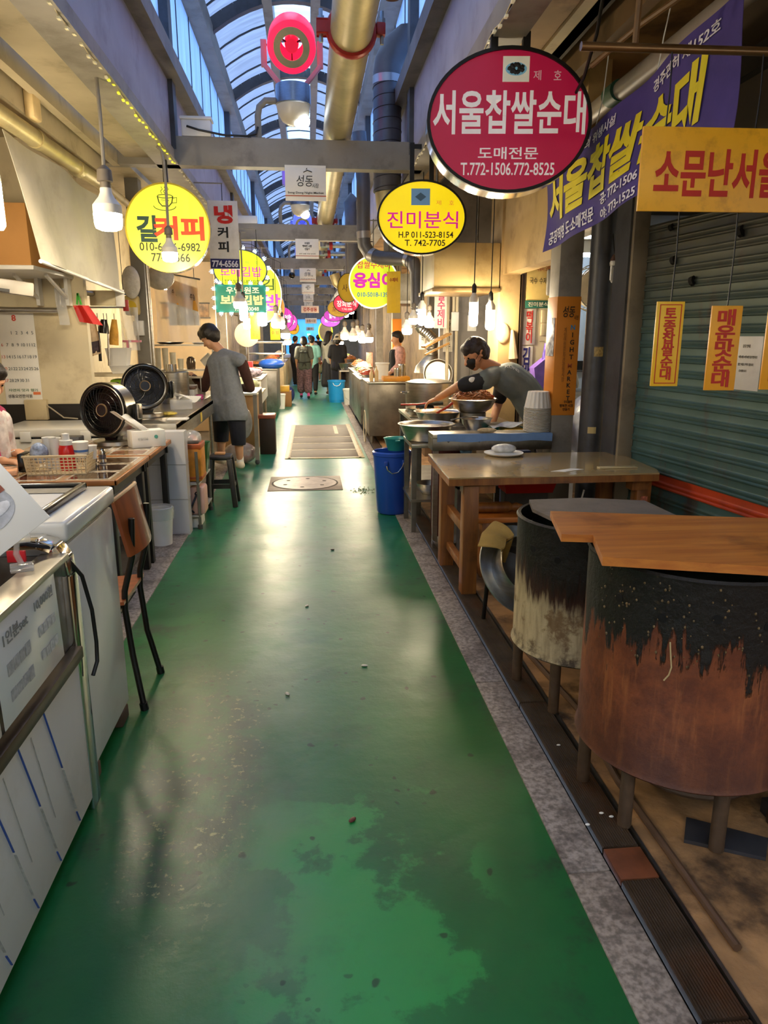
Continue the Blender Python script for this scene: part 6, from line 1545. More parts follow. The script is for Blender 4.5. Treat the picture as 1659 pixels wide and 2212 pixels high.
BROTH = mat('brown_stew', '#5a2a18', .25, 0, .5, 14, .6, 30); SOUP = mat('yellow_broth', '#b9862c', .15, 0, .4, 8, .2, 20)
basin('steel_basin', 'wide oval steel basin of dark stew on the steel stand', .90, 5.62, .70, .215, .13, STEEL, .74, 'stew', BROTH)
t = T('cooking_counter', 'steel cooking counter the vendor leans over', 'counter', (1.3, 6.1, 0))
t.w('top', B().box(.87, 1.68, 5.97, 7.2, .76, .79, .004), STEEL); t.w('lower_top', B().box(1.14, 1.70, 5.22, 5.985, .73, .757, .004), STEEL)
for x, y in ((.90, 6.0), (1.64, 6.0), (.90, 7.15), (1.64, 7.15), (1.64, 5.26), (1.17, 5.26)): t.w('leg', B().box(x-.02, x+.02, y-.02, y+.02, 0, .76), STEEL2)
t.w('lower_shelf', B().box(.89, 1.66, 5.98, 7.18, .2, .22), STEEL2)
basin('steel_basin', 'steel basin of yellow broth with a red ladle behind the oval basin', 1.08, 6.12, .79, .20, .085, STEEL, .8, 'broth', SOUP)
solo('red_ladle', 'red handled ladle leaning in the yellow broth', 'ladle', B().tube([(1.06, 6.08, .86), (1.14, 6.0, .92), (1.17, 5.98, .95), (1.19, 5.97, .955)], [.009, .011, .012, .01], 10), mat('red_handle', '#a02a1c', .35))
t = T('snack_tray', 'round tray heaped with dark rolled rice bars under the vendor hand', 'tray', (1.05, 6.53, .79)); t.p('pan', B().lathe([(0, 0), (.16, 0), (.185, .07), (.195, .075), (.18, .07), (.155, .01), (0, .01)], n=40), STEEL); t.p('lower_pan', B().lathe([(.15, .0), (.19, .04), (.2, .045)], n=40), STEEL)
rnd = random.Random(4)
for k in range(22):
    a = rnd.uniform(0, 6.28); rr = rnd.uniform(0, .12); x, y = rr*math.cos(a), rr*math.sin(a)
    if k < 12: t.p('seaweed_roll', B().cyl((x-.05, y+rnd.uniform(-.02, .02), .07+.02*(k % 3)), (x+.05, y, .075+.02*(k % 3)), .016, n=10), mat('seaweed', '#1c201a', .3, 0, .3))
    else: t.p('fried_strip', B().cyl((x-.04, y, .06), (x+.04, y+.03, .07), .012, n=8), mat('fried_gold', '#b06a24', .5, 0, .3))
solo('red_tongs', 'red handled tongs laid across the snack tray', 'tongs', B().tube([(.80, 6.45, .90), (.95, 6.47, .90), (1.05, 6.5, .905)], .009, 8), mat('red_handle', '#a02a1c'))
t = T('noodle_bowl', 'big steel bowl heaped with brown glass noodles', 'bowl', (1.35, 5.98, .79))
t.p('trivet', B().cyl((0, 0, 0), (0, 0, .085), .11, n=20), STEEL2)
t.p('bowl', B().lathe([(0, .085), (.10, .085), (.15, .12), (.185, .18), (.193, .195), (.205, .198), (.193, .203), (.182, .19), (.14, .125), (0, .1)], n=44), STEEL)
hm = B(); hm.lathe([(.185, .19), (.15, .225), (.09, .265), (.03, .285), (0, .287)], n=36); t.p('noodle_heap', hm, mat('noodle_brown', '#7a451e', .6, 0, .4, 25, .8, 40))
b = B(); rnd = random.Random(8)
for k in range(220):
    a = rnd.uniform(0, 6.28); q0 = rnd.uniform(.0, .16); z = .2 + .09*(1-(q0/.18)**2); pts = []
    for j in range(6):
        a += rnd.uniform(-.4, .5); q0 = max(0, min(.175, q0+rnd.uniform(-.03, .03))); pts.append((q0*math.cos(a), q0*math.sin(a), .2 + .09*(1-(q0/.18)**2) + rnd.uniform(0, .012)))
    b.tube(pts, .0032, 4)
o = t.p('noodles', b, mat('glass_noodle', '#a0602c', .5, 0, .4, 60)); o['kind'] = 'stuff'
t.p('carrot_strip', B().box(.10, .15, -.1, -.09, .215, .235, .003), ink('#c0401c'))
basin('mixing_bowl', 'deep steel mixing bowl with a spoon in front of the noodle bowl', 1.29, 5.58, .757, .12, .115, STEEL, .5)
solo('steel_spoon', 'long dark spoon resting across the mixing bowl', 'spoon', B().tube([(1.08, 5.56, .86), (1.2, 5.55, .885), (1.30, 5.56, .88)], .005, 8), STEEL2)
solo('green_tongs', 'bright green gripped tongs beside the mixing bowl', 'tongs', B().box(1.36, 1.42, 5.72, 5.745, .86, .885, .005), ink('#6fc22c'))
bpy.data.objects['green_tongs'].location.z = .7565
t = T('serving_tray', 'teal tray with clear wrapped packs left of the foam bowls', 'tray', (1.52, 5.5, .757)); t.p('tray', B().box(-.15, .15, -.12, .12, 0, .012).box(-.15, .15, -.12, -.11, 0, .04).box(-.15, .15, .11, .12, 0, .04).box(-.15, -.14, -.12, .12, 0, .04).box(.14, .15, -.12, .12, 0, .04), mat('teal_tray', '#1a7f86', .35))
t.p('pack', B().sheet(lambda u, v: (-.14+.28*u, -.1+.2*v, .05+.035*u+.012*math.sin(u*9+v*3)), 10, 6, .003, (0, 0, 1)), mat('clear_pack', '#d8dde0', .15, 0, .2, 12, .5, 14)); t.p('pickle', B().box(-.05, .12, -.1, .08, .012, .045, .008), ink('#d8b458'))
t = T('steel_pot', 'large steel stock pot with side handle behind the snack tray', 'pot', (1.13, 6.95, .79)); t.p('pot', B().lathe([(0, 0), (.215, 0), (.22, .01), (.22, .27), (.226, .275), (.215, .28), (.21, .02), (0, .02)], n=44), STEEL); t.p('lid', B().lathe([(.225, .28), (.15, .30), (0, .31)], n=40), STEEL); t.p('handle', B().tube([(-.22, -.03, .18), (-.26, -.035, .18), (-.265, 0, .18), (-.26, .035, .18), (-.22, .03, .18)], .008, 8), CHROME)
t = T('steel_shelf', 'steel shelf edged with blue tape behind the wooden table', 'shelf', (1.27, 5.03, 0))
t.w('top', B().box(.84, 1.695, 4.95, 5.16, .80, .83, .003), STEEL); t.w('apron', B().box(.84, 1.695, 4.95, 4.975, .715, .80, .003).box(.84, .86, 4.975, 5.15, .715, .80), STEEL2)
t.w('blue_tape', B().sheet(lambda u, v: (.87+.825*u, 4.9465 + .06*max(0, v-.5), .778 + .004*math.sin(u*17)*(1-v) + .0535*min(1, v*2)), 30, 8), mat('blue_tape', '#6f93c4', .4, 0, .1, 8))
for x in (.87, 1.32, 1.62): t.w('leg', B().box(x-.018, x+.018, 4.98, 5.01, 0, .72), STEEL)
b = B()
for x in (.95, 1.17, 1.40): b.prism([(x-.015, 4.949, .785), (x+.015, 4.949, .785), (x, 4.949, .77)], (0, -.001, 0))
t.w('rivet_mark', b, DKGREY)
solo('folded_rag', 'folded beige rag on the blue taped shelf', 'rag', B().ball((1.24, 5.02, .848), (.07, .035, .017), sub=3), mat('beige_rag', '#c4ab80', .85, 0, .3, 20, .6, 40))
G = 'foam bowls stacked on the blue taped shelf'
FO = mat('foam_white', '#dcd6cb', .5, 0, .03)
proto = None
for k in range(22):
    z = .832 + k*.0078
    l = 'foam bowl in the tall white stack by the square pillar'
    if proto is None:
        proto = T('foam_bowl', l, 'bowl', (1.615, 5.06, z), 0, G); proto.p('bowl', B().lathe([(.085, 0), (.097, .003), (.098, .0065), (.090, .0075), (.085, .0055), (.0, .0055)], n=36), FO)
    else: dup(proto.o, (1.615, 5.06, z), label=l, group=G)
t = T('foam_bowl', 'uppermost foam bowl of the stack, upside down with fluted sides', 'bowl', (1.615, 5.06, .832+22*.0078))
b = B(); n = 72; rings = []
for (r, z) in ((.092, 0), (.072, .105), (.068, .112)):
    rings.append([b.b.verts.new(((r + (.004 if (k//2) % 2 else 0))*math.cos(k*2*PI/n), (r + (.004 if (k//2) % 2 else 0))*math.sin(k*2*PI/n), z)) for k in range(n)])
for a_, c_ in zip(rings, rings[1:]):
    for k in range(n): b.b.faces.new((a_[k], a_[(k+1) % n], c_[(k+1) % n], c_[k]))
b.b.faces.new(rings[-1]); t.p('bowl', b, FO)
solo('blue_plastic_bag', 'pale blue plastic scrap stuffed under the blue taped shelf', 'bag', B().ball((1.10, 5.06, .70), (.045, .03, .05), sub=3), mat('blue_scrap', '#8fb2dc', .2, 0, .4, 25, 1.0, 30, alpha=.9))
bpy.data.objects['blue_plastic_bag'].location.z = .655
solo('under_shelf_board', 'dark red crate behind the wooden table below the shelf', 'crate', B().box(.9, 1.11, 5.2, 5.36, 0, .70, .005), mat('dark_red_crate', '#4a1714', .5))
solo('navy_box', 'navy blue box below the right end of the shelf', 'box', B().box(1.38, 1.58, 5.05, 5.2, 0, .69, .005), mat('navy_box', '#1c2a66', .5))
basin('steel_bowl', 'steel bowl with an orange handle on the stand beside the blue tub', .93, 5.6, .27, .11, .09, STEEL, .6)
basin('steel_bowl', 'shiny bowl on the floor between the stand and the wooden table', .95, 4.95, .0, .10, .07, STEEL, .6)
solo('hose_pipe', 'brown water pipe on the wet floor under the drums', 'pipe', B().tube([(1.0, 3.3, .012), (1.06, 2.6, .012), (1.02, 2.1, .012), (1.03, 1.4, .012)], .012, 8), mat('pipe_brown', '#5a4230', .5))

# beige exhaust hood, wall stuff around the vendor
t = T('exhaust_hood', 'beige box shaped exhaust hood over the cooking counter', 'hood', (1.38, 6.9, 1.87))
t.w('box', B().box(1.09, 1.67, 6.5, 7.3, 1.90, 2.28, .004), mat('hood_beige', '#c8ae76', .4, 0, .08, 3, 0, dirt='#8a6a34', damt=.45)); t.w('rim', B().box(1.075, 1.68, 6.485, 7.31, 1.872, 1.905, .003), mat('greasy_rim', '#8a7048', .4, .3, .3, 10))
for sx_, sy_ in ((1.12, 6.6), (1.62, 7.2)): t.w('stay', B().cyl((sx_, sy_, 2.28), (sx_, sy_, 3.1), .012, n=8), STEEL2)
struct('wall_kitchen_back', B().box(1.45, 2.6, 8.2, 8.28, 0, 3.1), mat('kitchen_grey', '#847c74', .5, 0, .12, 2, .03, 20, dirt='#4e463e', damt=.4))
t = T('utility_pipe', 'white vertical pipes with a switch box behind the hanging lamps', 'pipe', (1.52, 8.1, 0))
t.p('pipe', B().cyl((0, 0, .2), (0, 0, 2.4), .018, n=12).cyl((.10, 0, .2), (.10, 0, 2.4), .018, n=12), mat('cream_pipe', '#cfc0a0', .4)); t.p('branch', B().tube([(.0, -.01, 2.1), (.06, -.01, 2.0), (.06, -.01, 1.75)], .016, 10), mat('cream_pipe', '#cfc0a0')); t.p('switch_box', B().box(.03, .11, -.06, -.01, 1.55, 1.75, .006), WHITEP)
solo('wall_notice', 'small white notice on the grey wall beside the lamps', 'notice', B().box(1.76, 1.86, 8.185, 8.2, 1.55, 1.72, .001), PAPER)
solo('wooden_slat_rack', 'tan slatted rack tilted behind the funnel', 'rack', B().bar((1.22, 7.9, 1.38), (1.52, 8.0, 1.52), .10, .02).bar((1.24, 7.9, 1.30), (1.52, 8.0, 1.42), .02, .02), mat('tan_slats', '#b98a4c', .5, 0, .3, 20))
t = T('back_shelf', 'dim shelf with pots against the grey kitchen wall', 'shelf', (1.7, 8.0, 0)); t.w('board', B().box(1.72, 2.2, 7.8, 8.19, .88, .91), STEEL2)
for x in (1.74, 2.18): t.w('post', B().box(x-.015, x+.015, 7.85, 7.88, 0, 1.3), STEEL2)
solo('steel_disc', 'round steel lid leaning on the grey wall left of the funnel', 'lid', B().lathe([(0, 0), (.14, .01), (.16, .03), (.165, .03), (.14, .0)], (1.42, 8.12, 1.08), 32, Matrix.Rotation(1.35, 3, 'X')), STEEL)
solo('apron_hook', 'cream cap and dark rag hanging on the wall behind the vendor', 'rag', B().ball((1.72, 6.49, 1.52), (.06, .02, .09), sub=3).tube([(1.80, 6.48, 1.55), (1.81, 6.48, 1.42), (1.82, 6.48, 1.30)], [.012, .03, .045], 10), mat('cream_cap', '#cdb38a', .7, 0, .3))
solo('brown_column', 'brown steel flue standing under the funnel', 'flue', B().box((1.433,9.1,0.849)[0], (1.599,9.1,0.848)[0], 9.05, 9.25, .0, 1.18), mat('flue_brown', '#6e5a44', .45, .3, .15))

# ------------------------------------------------------------------ people
GREYV = mat('grey_vest', '#7e8288', .8, 0, .08, 30, .25, 120); BRN = mat('brown_sleeve', '#452620', .8, 0, .12, 30, .2, 80)
NAVY = mat('navy_trousers', '#151826', .8, 0, .15, 20, .2, 60); SHOE = mat('cream_shoe', '#d8cdb4', .6, 0, .1); BLK = mat('black_cloth', '#17161a', .8, 0, .15, 20, .2, 70)
# vendor on the left, seen from behind
J = dict(head=(-1.068,8.16,1.481), face=(-.72,.45,-.62), up=(-.45,.3,.85), neck=(-0.955,8.13,1.335), pel=(-0.9,8.1,0.796),
         shL=(-1.062,8.22,1.199), shR=(-0.73,8,1.24), elL=(-1.185,8.35,0.931), wrL=(-1.346,8.62,1.05), elR=(-0.655,8.12,0.943), wrR=(-0.9,8.5,0.918),
         knL=(-1.02,8.35,0.477), knR=(-0.809,8.05,0.512), anL=(-1.042,8.38,0.137), anR=(-0.801,8.1,0.127), toeL=(-.5,.85,0), toeR=(-.35,.9,0))
V = {k: Vector(v) for k, v in J.items()}
def clean(J):
    return J
ax = (V['shL']-V['shR']).normalized()
P0 = head_caps(J['head'], J['face'], J['up'], 1.05)[1]
vest = shirt_caps(V, 1, .024, .0, .14, .035, arms='')
vest += [(V['pel'] + ax*q*.07 + Vector((0, 0, .02)), .135, V['pel'] + ax*q*.10 + Vector((.0, 0, -.17)), .125) for q in (-1, 1)]
person('person', 'person in a grey sleeveless vest with brown sleeves bent over the left counter', J, [
    ('undershirt', BRN, shirt_caps(V, 1, .010, .93, .0)),
    ('vest', GREYV, vest + [(V['shL'] + Vector((.03, 0, 0)), .045, V['neck'] + Vector((0, 0, -.07)), .075), (V['shR'] + Vector((-.055, 0, .0)), .042, V['neck'] + Vector((0, 0, -.07)), .075)], [(V['pel'] + Vector((0, 0, -.21)), (0, -.15, -1))]),
    ('trousers', NAVY, pants_caps(V, 1, .022, .72, .018), [(V['anR'] + Vector((0, 0, .20)), (0, 0, -1))]),
    ('hair', HAIR, hair_caps(P0, 1.07, 'wavy')),
    ('shoe', SHOE, shoe_caps(J['anL'], (-.5,.85,0), 1.06), [], .008), ('shoe', SHOE, shoe_caps(J['anR'], (-.35,.9,0), 1.06), [], .008),
    ('sock', PAPER, [(V['anR'] + Vector((0, 0, .06)), .041, V['anR'] + Vector((0, 0, -.03)), .043)]), ('sock', PAPER, [(V['anL'] + Vector((0, 0, .06)), .041, V['anL'] + Vector((0, 0, -.03)), .043)]),
    ('glove', BLK, hand_caps(V['wrL'], (-.4,.6,-.2), (0,0,1), 1.12, .4, 1), [], .007), ('glove', BLK, hand_caps(V['wrR'], (-.5,.6,-.2), (0,0,1), 1.12, .4, -1), [], .007)],
    voxel=.008)
# vendor on the right, leaning over the food
VESTR = mat('slate_vest', '#666e69', .7, 0, .1, 12, .2, 50)
J = dict(head=(1.331,5.86,1.351), face=(-.86,-.22,-.46), up=(-.42,-.05,.9), neck=(1.517,5.9,1.235), pel=(1.944,6,0.838), mid=(1.757,5.95,1.076),
         shL=(1.372,5.7,1.154), shR=(1.642,6.1,1.191), elL=(1.196,5.8,1.109), wrL=(1.087,6.18,0.979), elR=(1.611,6.16,0.928), wrR=(1.533,6.02,0.774),
         knL=(1.98,5.86,.47), knR=(1.95,6.14,.47), anL=(2.04,5.86,.075), anR=(2.02,6.14,.075), toeL=(-1,0,0), toeR=(-1,0,0), hdL=(-.75,.35,-.35), huL=(-.2,-.1,1), hdR=(-.2,-.1,-1), huR=(1,0,0))
V = {k: Vector(v) for k, v in J.items()}
P1 = head_caps(J['head'], J['face'], J['up'])[1]
chm = lerp(V['neck'], V['mid'], .45)
t, P, V_, Mi = person('person', 'person in a slate vest and black mask leaning over bowls at the right stall', J, [
    ('tshirt', BLK, shirt_caps(V, 1, .014, .40, .0)), 
    ('vest', VESTR, shirt_caps(V, 1, .027, 0, .05, .01, arms='') ),
    ('trousers', NAVY, pants_caps(V, 1, .02, 1.0)),
    ('hair', mat('brown_hair', '#2c1f18', .45, 0, .35, 40, .5, 90), hair_caps(P1, 1, 'wavy')),
    ('mask', mat('black_mask', '#0e0d10', .7, 0, .1, 30), [(P1(0, .062, -.035), .05, P1(0, .05, -.07), .042), (P1(.03, .055, -.03), .04, P1(-.03, .055, -.03), .04), (P1(0, .098, -.02), .016, P1(0, .10, -.04), .02)]),
    ('shoe', BLK, shoe_caps(J['anL'], (-1,0,0), 1.1), [], .01), ('shoe', BLK, shoe_caps(J['anR'], (-1,0,0), 1.1), [], .01)], voxel=.007, skin=SKIN2, hcurl=.45)
for q in (-1, 1):
    t.p('mask_strap', B().tube([Mi @ P1(q*.070, .045, -.02), Mi @ P1(q*.084, .01, .005), Mi @ P1(q*.094, -.025, .012), Mi @ P1(q*.088, -.03, -.012), Mi @ P1(q*.075, .03, -.05)], .0022, 6), BLK)
pt = lerp(V['shL'], V['elL'], .5) + Vector((-.01, -.062, .03))
t.w('sleeve_patch', B().ball(pt, (.03, .012, .022), sub=3), PAPER)
# lettering printed across the back of the vest, laid on its surface
from mathutils.bvhtree import BVHTree
vo_ = [o for o in t.o.children if o.name.startswith('vest')][0].data
tree = BVHTree.FromPolygons([v.co for v in vo_.vertices], [p.vertices for p in vo_.polygons])
tgt = Mi @ lerp(V['neck'], V['mid'], .40); dr = Vector((.10, -.80, .55)).normalized()
hit, n_, _, _ = tree.ray_cast(tgt + dr*.5, -dr)
xd = (V['mid'] - V['neck']).normalized(); n_ = (n_ + dr).normalized(); xd = (xd - n_*xd.dot(n_)).normalized(); yd = n_.cross(xd)
o = lettering(None, 'KUNS', 0, 0, .14, .04, mat('vest_print', '#c4c5be', .6, 0, .2, 50), 0, .02); Mt = Matrix((xd, -n_, yd)).transposed().to_4x4(); Mt.translation = hit + n_*.006
o.data.transform(Mt); o.parent = t.o; o.name = 'lettering'
for v in o.data.vertices:
    h2, n2, _, _ = tree.find_nearest(v.co)
    if h2: v.co = h2 + n2*.003

# person at the left edge, only arms and apron in view
PINK = mat('magenta_top', '#b0225c', .75, 0, .12, 12, .2, 50); APR = mat('white_apron', '#dcd6d2', .8, 0, .25, 14, .1, 40, dirt='#b05a50', damt=.4, dscale=16)
J = dict(head=(-2.012,4.85,1.225), face=(.7,-.55,-.45), up=(.2,-.1,.97), neck=(-2.063,4.87,1.019), pel=(-2.10,4.92,.86),
         shL=(-2.083,5.05,0.934), shR=(-2.042,4.7,0.974), elL=(-2.036,5,0.72), wrL=(-1.867,4.8,0.77), elR=(-1.961,4.62,0.708), wrR=(-1.847,4.5,0.767),
         knL=(-2.10,5.02,.48), knR=(-2.12,4.80,.48), anL=(-2.13,5.02,.08), anR=(-2.15,4.80,.08), toeL=(1,-.2,0), toeR=(1,-.2,0), hdL=(.85,-.5,-.08), hdR=(.9,-.3,-.05))
V = {k: Vector(v) for k, v in J.items()}
P2 = head_caps(J['head'], J['face'], J['up'])[1]
ax = (V['shL']-V['shR']).normalized(); fw = Vector((.085, -.055, 0))
person('person', 'person in a magenta top and white printed apron at the left edge of the photo', J, [
    ('top', PINK, shirt_caps(V, 1, .018, .72, .05)), ('trousers', NAVY, pants_caps(V, 1, .02, 1.0)),
    ('apron', APR, [(lerp(V['neck'], V['pel'], .25) + fw + ax*.06, .07, V['pel'] + fw + ax*.08 - Vector((0, 0, .25)), .09), (lerp(V['neck'], V['pel'], .25) + fw - ax*.06, .07, V['pel'] + fw - ax*.08 - Vector((0, 0, .25)), .09)]),
    ('hair', HAIR, hair_caps(P2, 1, 'bob')), ('oversleeve', mat('grey_oversleeve', '#cfc9c4', .7, 0, .1, 20, .3, 60), [(lerp(V['elR'], V['wrR'], .1), .055, lerp(V['elR'], V['wrR'], .75), .042)]),
    ('shoe', BLK, shoe_caps(J['anL'], (1,-.2,0), 1.05), [], .01), ('shoe', BLK, shoe_caps(J['anR'], (1,-.2,0), 1.05), [], .01)], voxel=.0075)
if True:
    solo('name_strap', 'thin white cord on the wrist of the person at the left edge', 'strap', B().tube([(-1.966,4.83,0.749), (-1.924,4.8,0.771), (-1.888,4.78,0.789)], .004, 6), PAPER)

# shoppers down the aisle
def walker(label, xy, h, ang, clothes, arms=((.1, .1), (.1, .1)), stride=.12, skin=SKIN, hairst='short', hairm=None, voxel=.014, lean=0.0):
    """ang: heading, 0 = walking away. clothes(V, s, P, base, fwd) -> parts"""
    s = h/1.68; x, y, _ = xy; f = Vector((math.sin(ang), math.cos(ang), 0)); r = Vector((f.y, -f.x, 0)); b0 = Vector((x, y, 0)); Zv = Vector((0, 0, 1))
    p = lambda a, b_, c: tuple(b0 + r*a*s + f*b_*s + Zv*c*s)
    J = dict(head=p(0, .03+lean, 1.565), face=tuple(f + Vector((0, 0, -.15))), up=(0, 0, 1), neck=p(0, lean*.8, 1.41), pel=p(0, 0, .92),
             shL=p(-.165, lean*.7, 1.36), shR=p(.165, lean*.7, 1.36), elL=p(-.215, arms[0][0]-.05, 1.09), wrL=p(-.20, arms[0][0]+arms[0][1], .88), elR=p(.215, arms[1][0]-.05, 1.09), wrR=p(.20, arms[1][0]+arms[1][1], .88),
             knL=p(-.09, stride*.6+.03, .49), knR=p(.09, -stride*.4+.03, .49), anL=p(-.095, stride, .085), anR=p(.095, -stride, .085 + (.05 if stride > .15 else 0)), toeL=tuple(f), toeR=tuple(f), huL=tuple(-r), huR=tuple(r))
    V = {k: Vector(v) for k, v in J.items()}; P = head_caps(J['head'], J['face'], J['up'], s)[1]
    parts = clothes(V, s, P, f, r)
    if hairst: parts.append(('hair', hairm or HAIR, hair_caps(P, s, hairst)))
    return person('person', label, J, parts, s=s, voxel=voxel, skin=skin, eyes=False, hands=True), V, P
Zv = Vector((0, 0, 1))
OLV = mat('olive_shirt', '#66695f', .8, 0, .08, 20); OLD = mat('olive_apron', '#4d5248', .8, 0, .08, 20); PAT = mat('patterned_trousers', '#6a4f55', .8, 0, .5, 30, .1, 60)
PKS = mat('pink_sock', '#d8569a', .8); DSH = mat('dark_shoe', '#1e1a18', .6)
def c1(V, s, P, f, r):
    out = [('shirt', OLV, shirt_caps(V, s, .02, .42, .06)), ('trousers', PAT, pants_caps(V, s, .03, .80, .035))]
    bk = -f*.11*s
    out += [('apron', OLD, [(lerp(V['neck'], V['pel'], .32) + bk*.75 + r*q*.055*s, .075*s, V['pel'] + bk*.6 + r*q*.08*s - Zv*.05*s, .10*s) for q in (-1, 1)])]
    for a in 'LR': out += [('shoe', DSH, shoe_caps(V['an'+a], f, s)), ('sock', PKS, [(V['an'+a] + Zv*.07*s, .042*s, V['an'+a] - Zv*.02*s, .042*s)])]
    return out
(t, _, V, Mi), V, P = walker('person walking away in olive shirt and apron, patterned trousers and pink socks', (-0.138,17.97,0), 1.47, -.05, c1, arms=((-.02, .12), (.03, .14)), stride=.14, hairst='bob')
f = Vector((-.05, 1, 0)); r = Vector((1, .05, 0))
sh = V['shL'] - V['shR']
b = B()
for q in (-1, 1):
    sp_ = (V['shL'] if q < 0 else V['shR']); b.tube([sp_*.62 + V['neck']*.38 + Vector((0, -.09, .06)), lerp(V['neck'], V['pel'], .32) + Vector((q*.09, -.165, 0)), lerp(V['neck'], V['pel'], .6) + Vector((q*.13, -.16, 0))], .010, 6)
b.tube([lerp(V['neck'], V['pel'], .30) + Vector((-.11, -.165, 0)), lerp(V['neck'], V['pel'], .30) + Vector((.11, -.165, 0))], .012, 6).tube([V['pel'] + Vector((-.15, -.12, .08)), V['pel'] + Vector((0, -.19, .07)), V['pel'] + Vector((.15, -.12, .08))], .012, 6).tube([V['pel'] + Vector((0, -.19, .07)), V['pel'] + Vector((-.04, -.2, -.02))], .01, 6).tube([V['pel'] + Vector((0, -.19, .07)), V['pel'] + Vector((.05, -.2, -.01))], .01, 6)
t.w('strap', b, mat('apron_strap', '#23241f', .8))
GTOP = mat('grey_top', '#8d897c', .8, 0, .08, 20)
def c2(V, s, P, f, r):
    sk = [(V['pel'] + r*q*.05*s + Zv*.08*s, .12*s, V['pel'] + r*q*.10*s - Zv*.62*s, .15*s) for q in (-1, 1)] + [(V['pel'] + f*q*.03*s, .12*s, V['pel'] + f*q*.07*s - Zv*.62*s, .15*s) for q in (-1, 1)]
    return [('top', GTOP, shirt_caps(V, s, .03, .45, .02, .02)), ('skirt', BLK, sk, [(V['pel'] - Zv*.70*s, (0, 0, -1))])] + [('shoe', mat('brown_sandal', '#5a4030', .6), shoe_caps(V['an'+a], f, s)) for a in 'LR']
walker('person with long dark hair in a grey top and long black skirt', (0.479,19.053,0), 1.60, .9, c2, arms=((.05, .2), (.05, .2)), stride=.05, hairst='long')
HAT = mat('cream_hat', '#cfc3a2', .8, 0, .08, 30, .2, 80)
def c3(V, s, P, f, r):
    hat = [(P(0, -.01, .05), .108*s, P(0, -.01, .085), .095*s)] + [(P(math.cos(a)*.10, math.sin(a)*.11-.01, .02), .022*s, P(math.cos(a)*.13, math.sin(a)*.14-.01, -.01), .014*s) for a in [k*PI/12 for k in range(24)]]
    return [('tshirt', BLK, shirt_caps(V, s, .028, .42, .10, .02)), ('shorts', mat('dark_shorts', '#1c1c2a', .8, 0, .1), pants_caps(V, s, .03, .5, .03)), ('hat', HAT, hat)] + [('shoe', mat('white_shoe', '#cfc8c0', .6), shoe_caps(V['an'+a], f, s)) for a in 'LR']
walker('person in a cream bucket hat, black shirt and dark shorts by the blue pail', (0.691,18.3,0), 1.50, .35, c3, arms=((.0, .06), (.02, .16)), stride=.06, hairst='bob')
def c4(V, s, P, f, r):
    return [('shirt', mat('teal_shirt', '#7fb5ab', .8), shirt_caps(V, s, .025, .4, .05)), ('trousers', BLK, pants_caps(V, s, .02, .9)), ('pouch', mat('orange_pouch', '#c2542c', .6, 0, .1), [(V['wrR'] - f*.03 + Zv*.04, .055*s, V['wrR'] + f*.07 + Zv*.05, .05*s)])] + [('shoe', DSH, shoe_caps(V['an'+a], f, s)) for a in 'LR']
walker('person in a teal top and dark trousers with an orange pouch, behind the olive apron', (0.059,19.095,0), 1.48, .2, c4, arms=((0, .1), (.05, .2)), stride=.08, hairst='short')
def c5(V, s, P, f, r):
    return [('shirt', mat('lavender_shirt', '#a9a0d0', .8), shirt_caps(V, s, .025, .4, .04)), ('shorts', mat('pale_shorts', '#c8c49a', .8), pants_caps(V, s, .03, .42, .02))] + [('shoe', PAPER, shoe_caps(V['an'+a], f, s*1.1)) for a in 'LR']
walker('child in a lavender shirt and pale shorts further down the aisle', (0.258,24.778,0), 1.10, .3, c5, stride=.04, hairst='bob')
def cd(c, nm):
    def g(V, s, P, f, r): return [('shirt', mat(nm, c, .8), shirt_caps(V, s, .025, .4, .05)), ('trousers', BLK, pants_caps(V, s, .022, .95))] + [('shoe', DSH, shoe_caps(V['an'+a], f, s)) for a in 'LR']
    return g
walker('person in a dark blue top at the left, beyond the olive apron', (-0.439,22.966,0), 1.48, .6, cd('#2a2e3e', 'ink_shirt'), stride=.05)
walker('person in a pale shirt facing the camera, beyond the olive apron', (0.037,23.59,0), 1.50, 3.0, cd('#b8b4b4', 'pale_shirt'), stride=.04)
walker('person in black furthest down the aisle before the bright opening', (0.352,29.622,0), 1.52, .1, cd('#15161c', 'jet_shirt'), stride=.08)
def c9(V, s, P, f, r):
    return [('shirt', mat('rose_sleeves', '#c89a92', .8, 0, .3, 20), shirt_caps(V, s, .02, .7, .05)), ('apron', BLK, [(lerp(V['neck'], V['pel'], .2) + f*.09*s + r*q*.05*s, .07*s, V['pel'] + f*.09*s + r*q*.07*s - Zv*.3*s, .10*s) for q in (-1, 1)]), ('trousers', NAVY, pants_caps(V, s, .02, .95))] + [('shoe', DSH, shoe_caps(V['an'+a], f, s)) for a in 'LR']
walker('vendor in rose sleeves and black apron behind the far right counter', (1.48, 12.3, 0), 1.56, -1.7, c9, arms=((.1, .22), (.1, .22)), stride=.03)

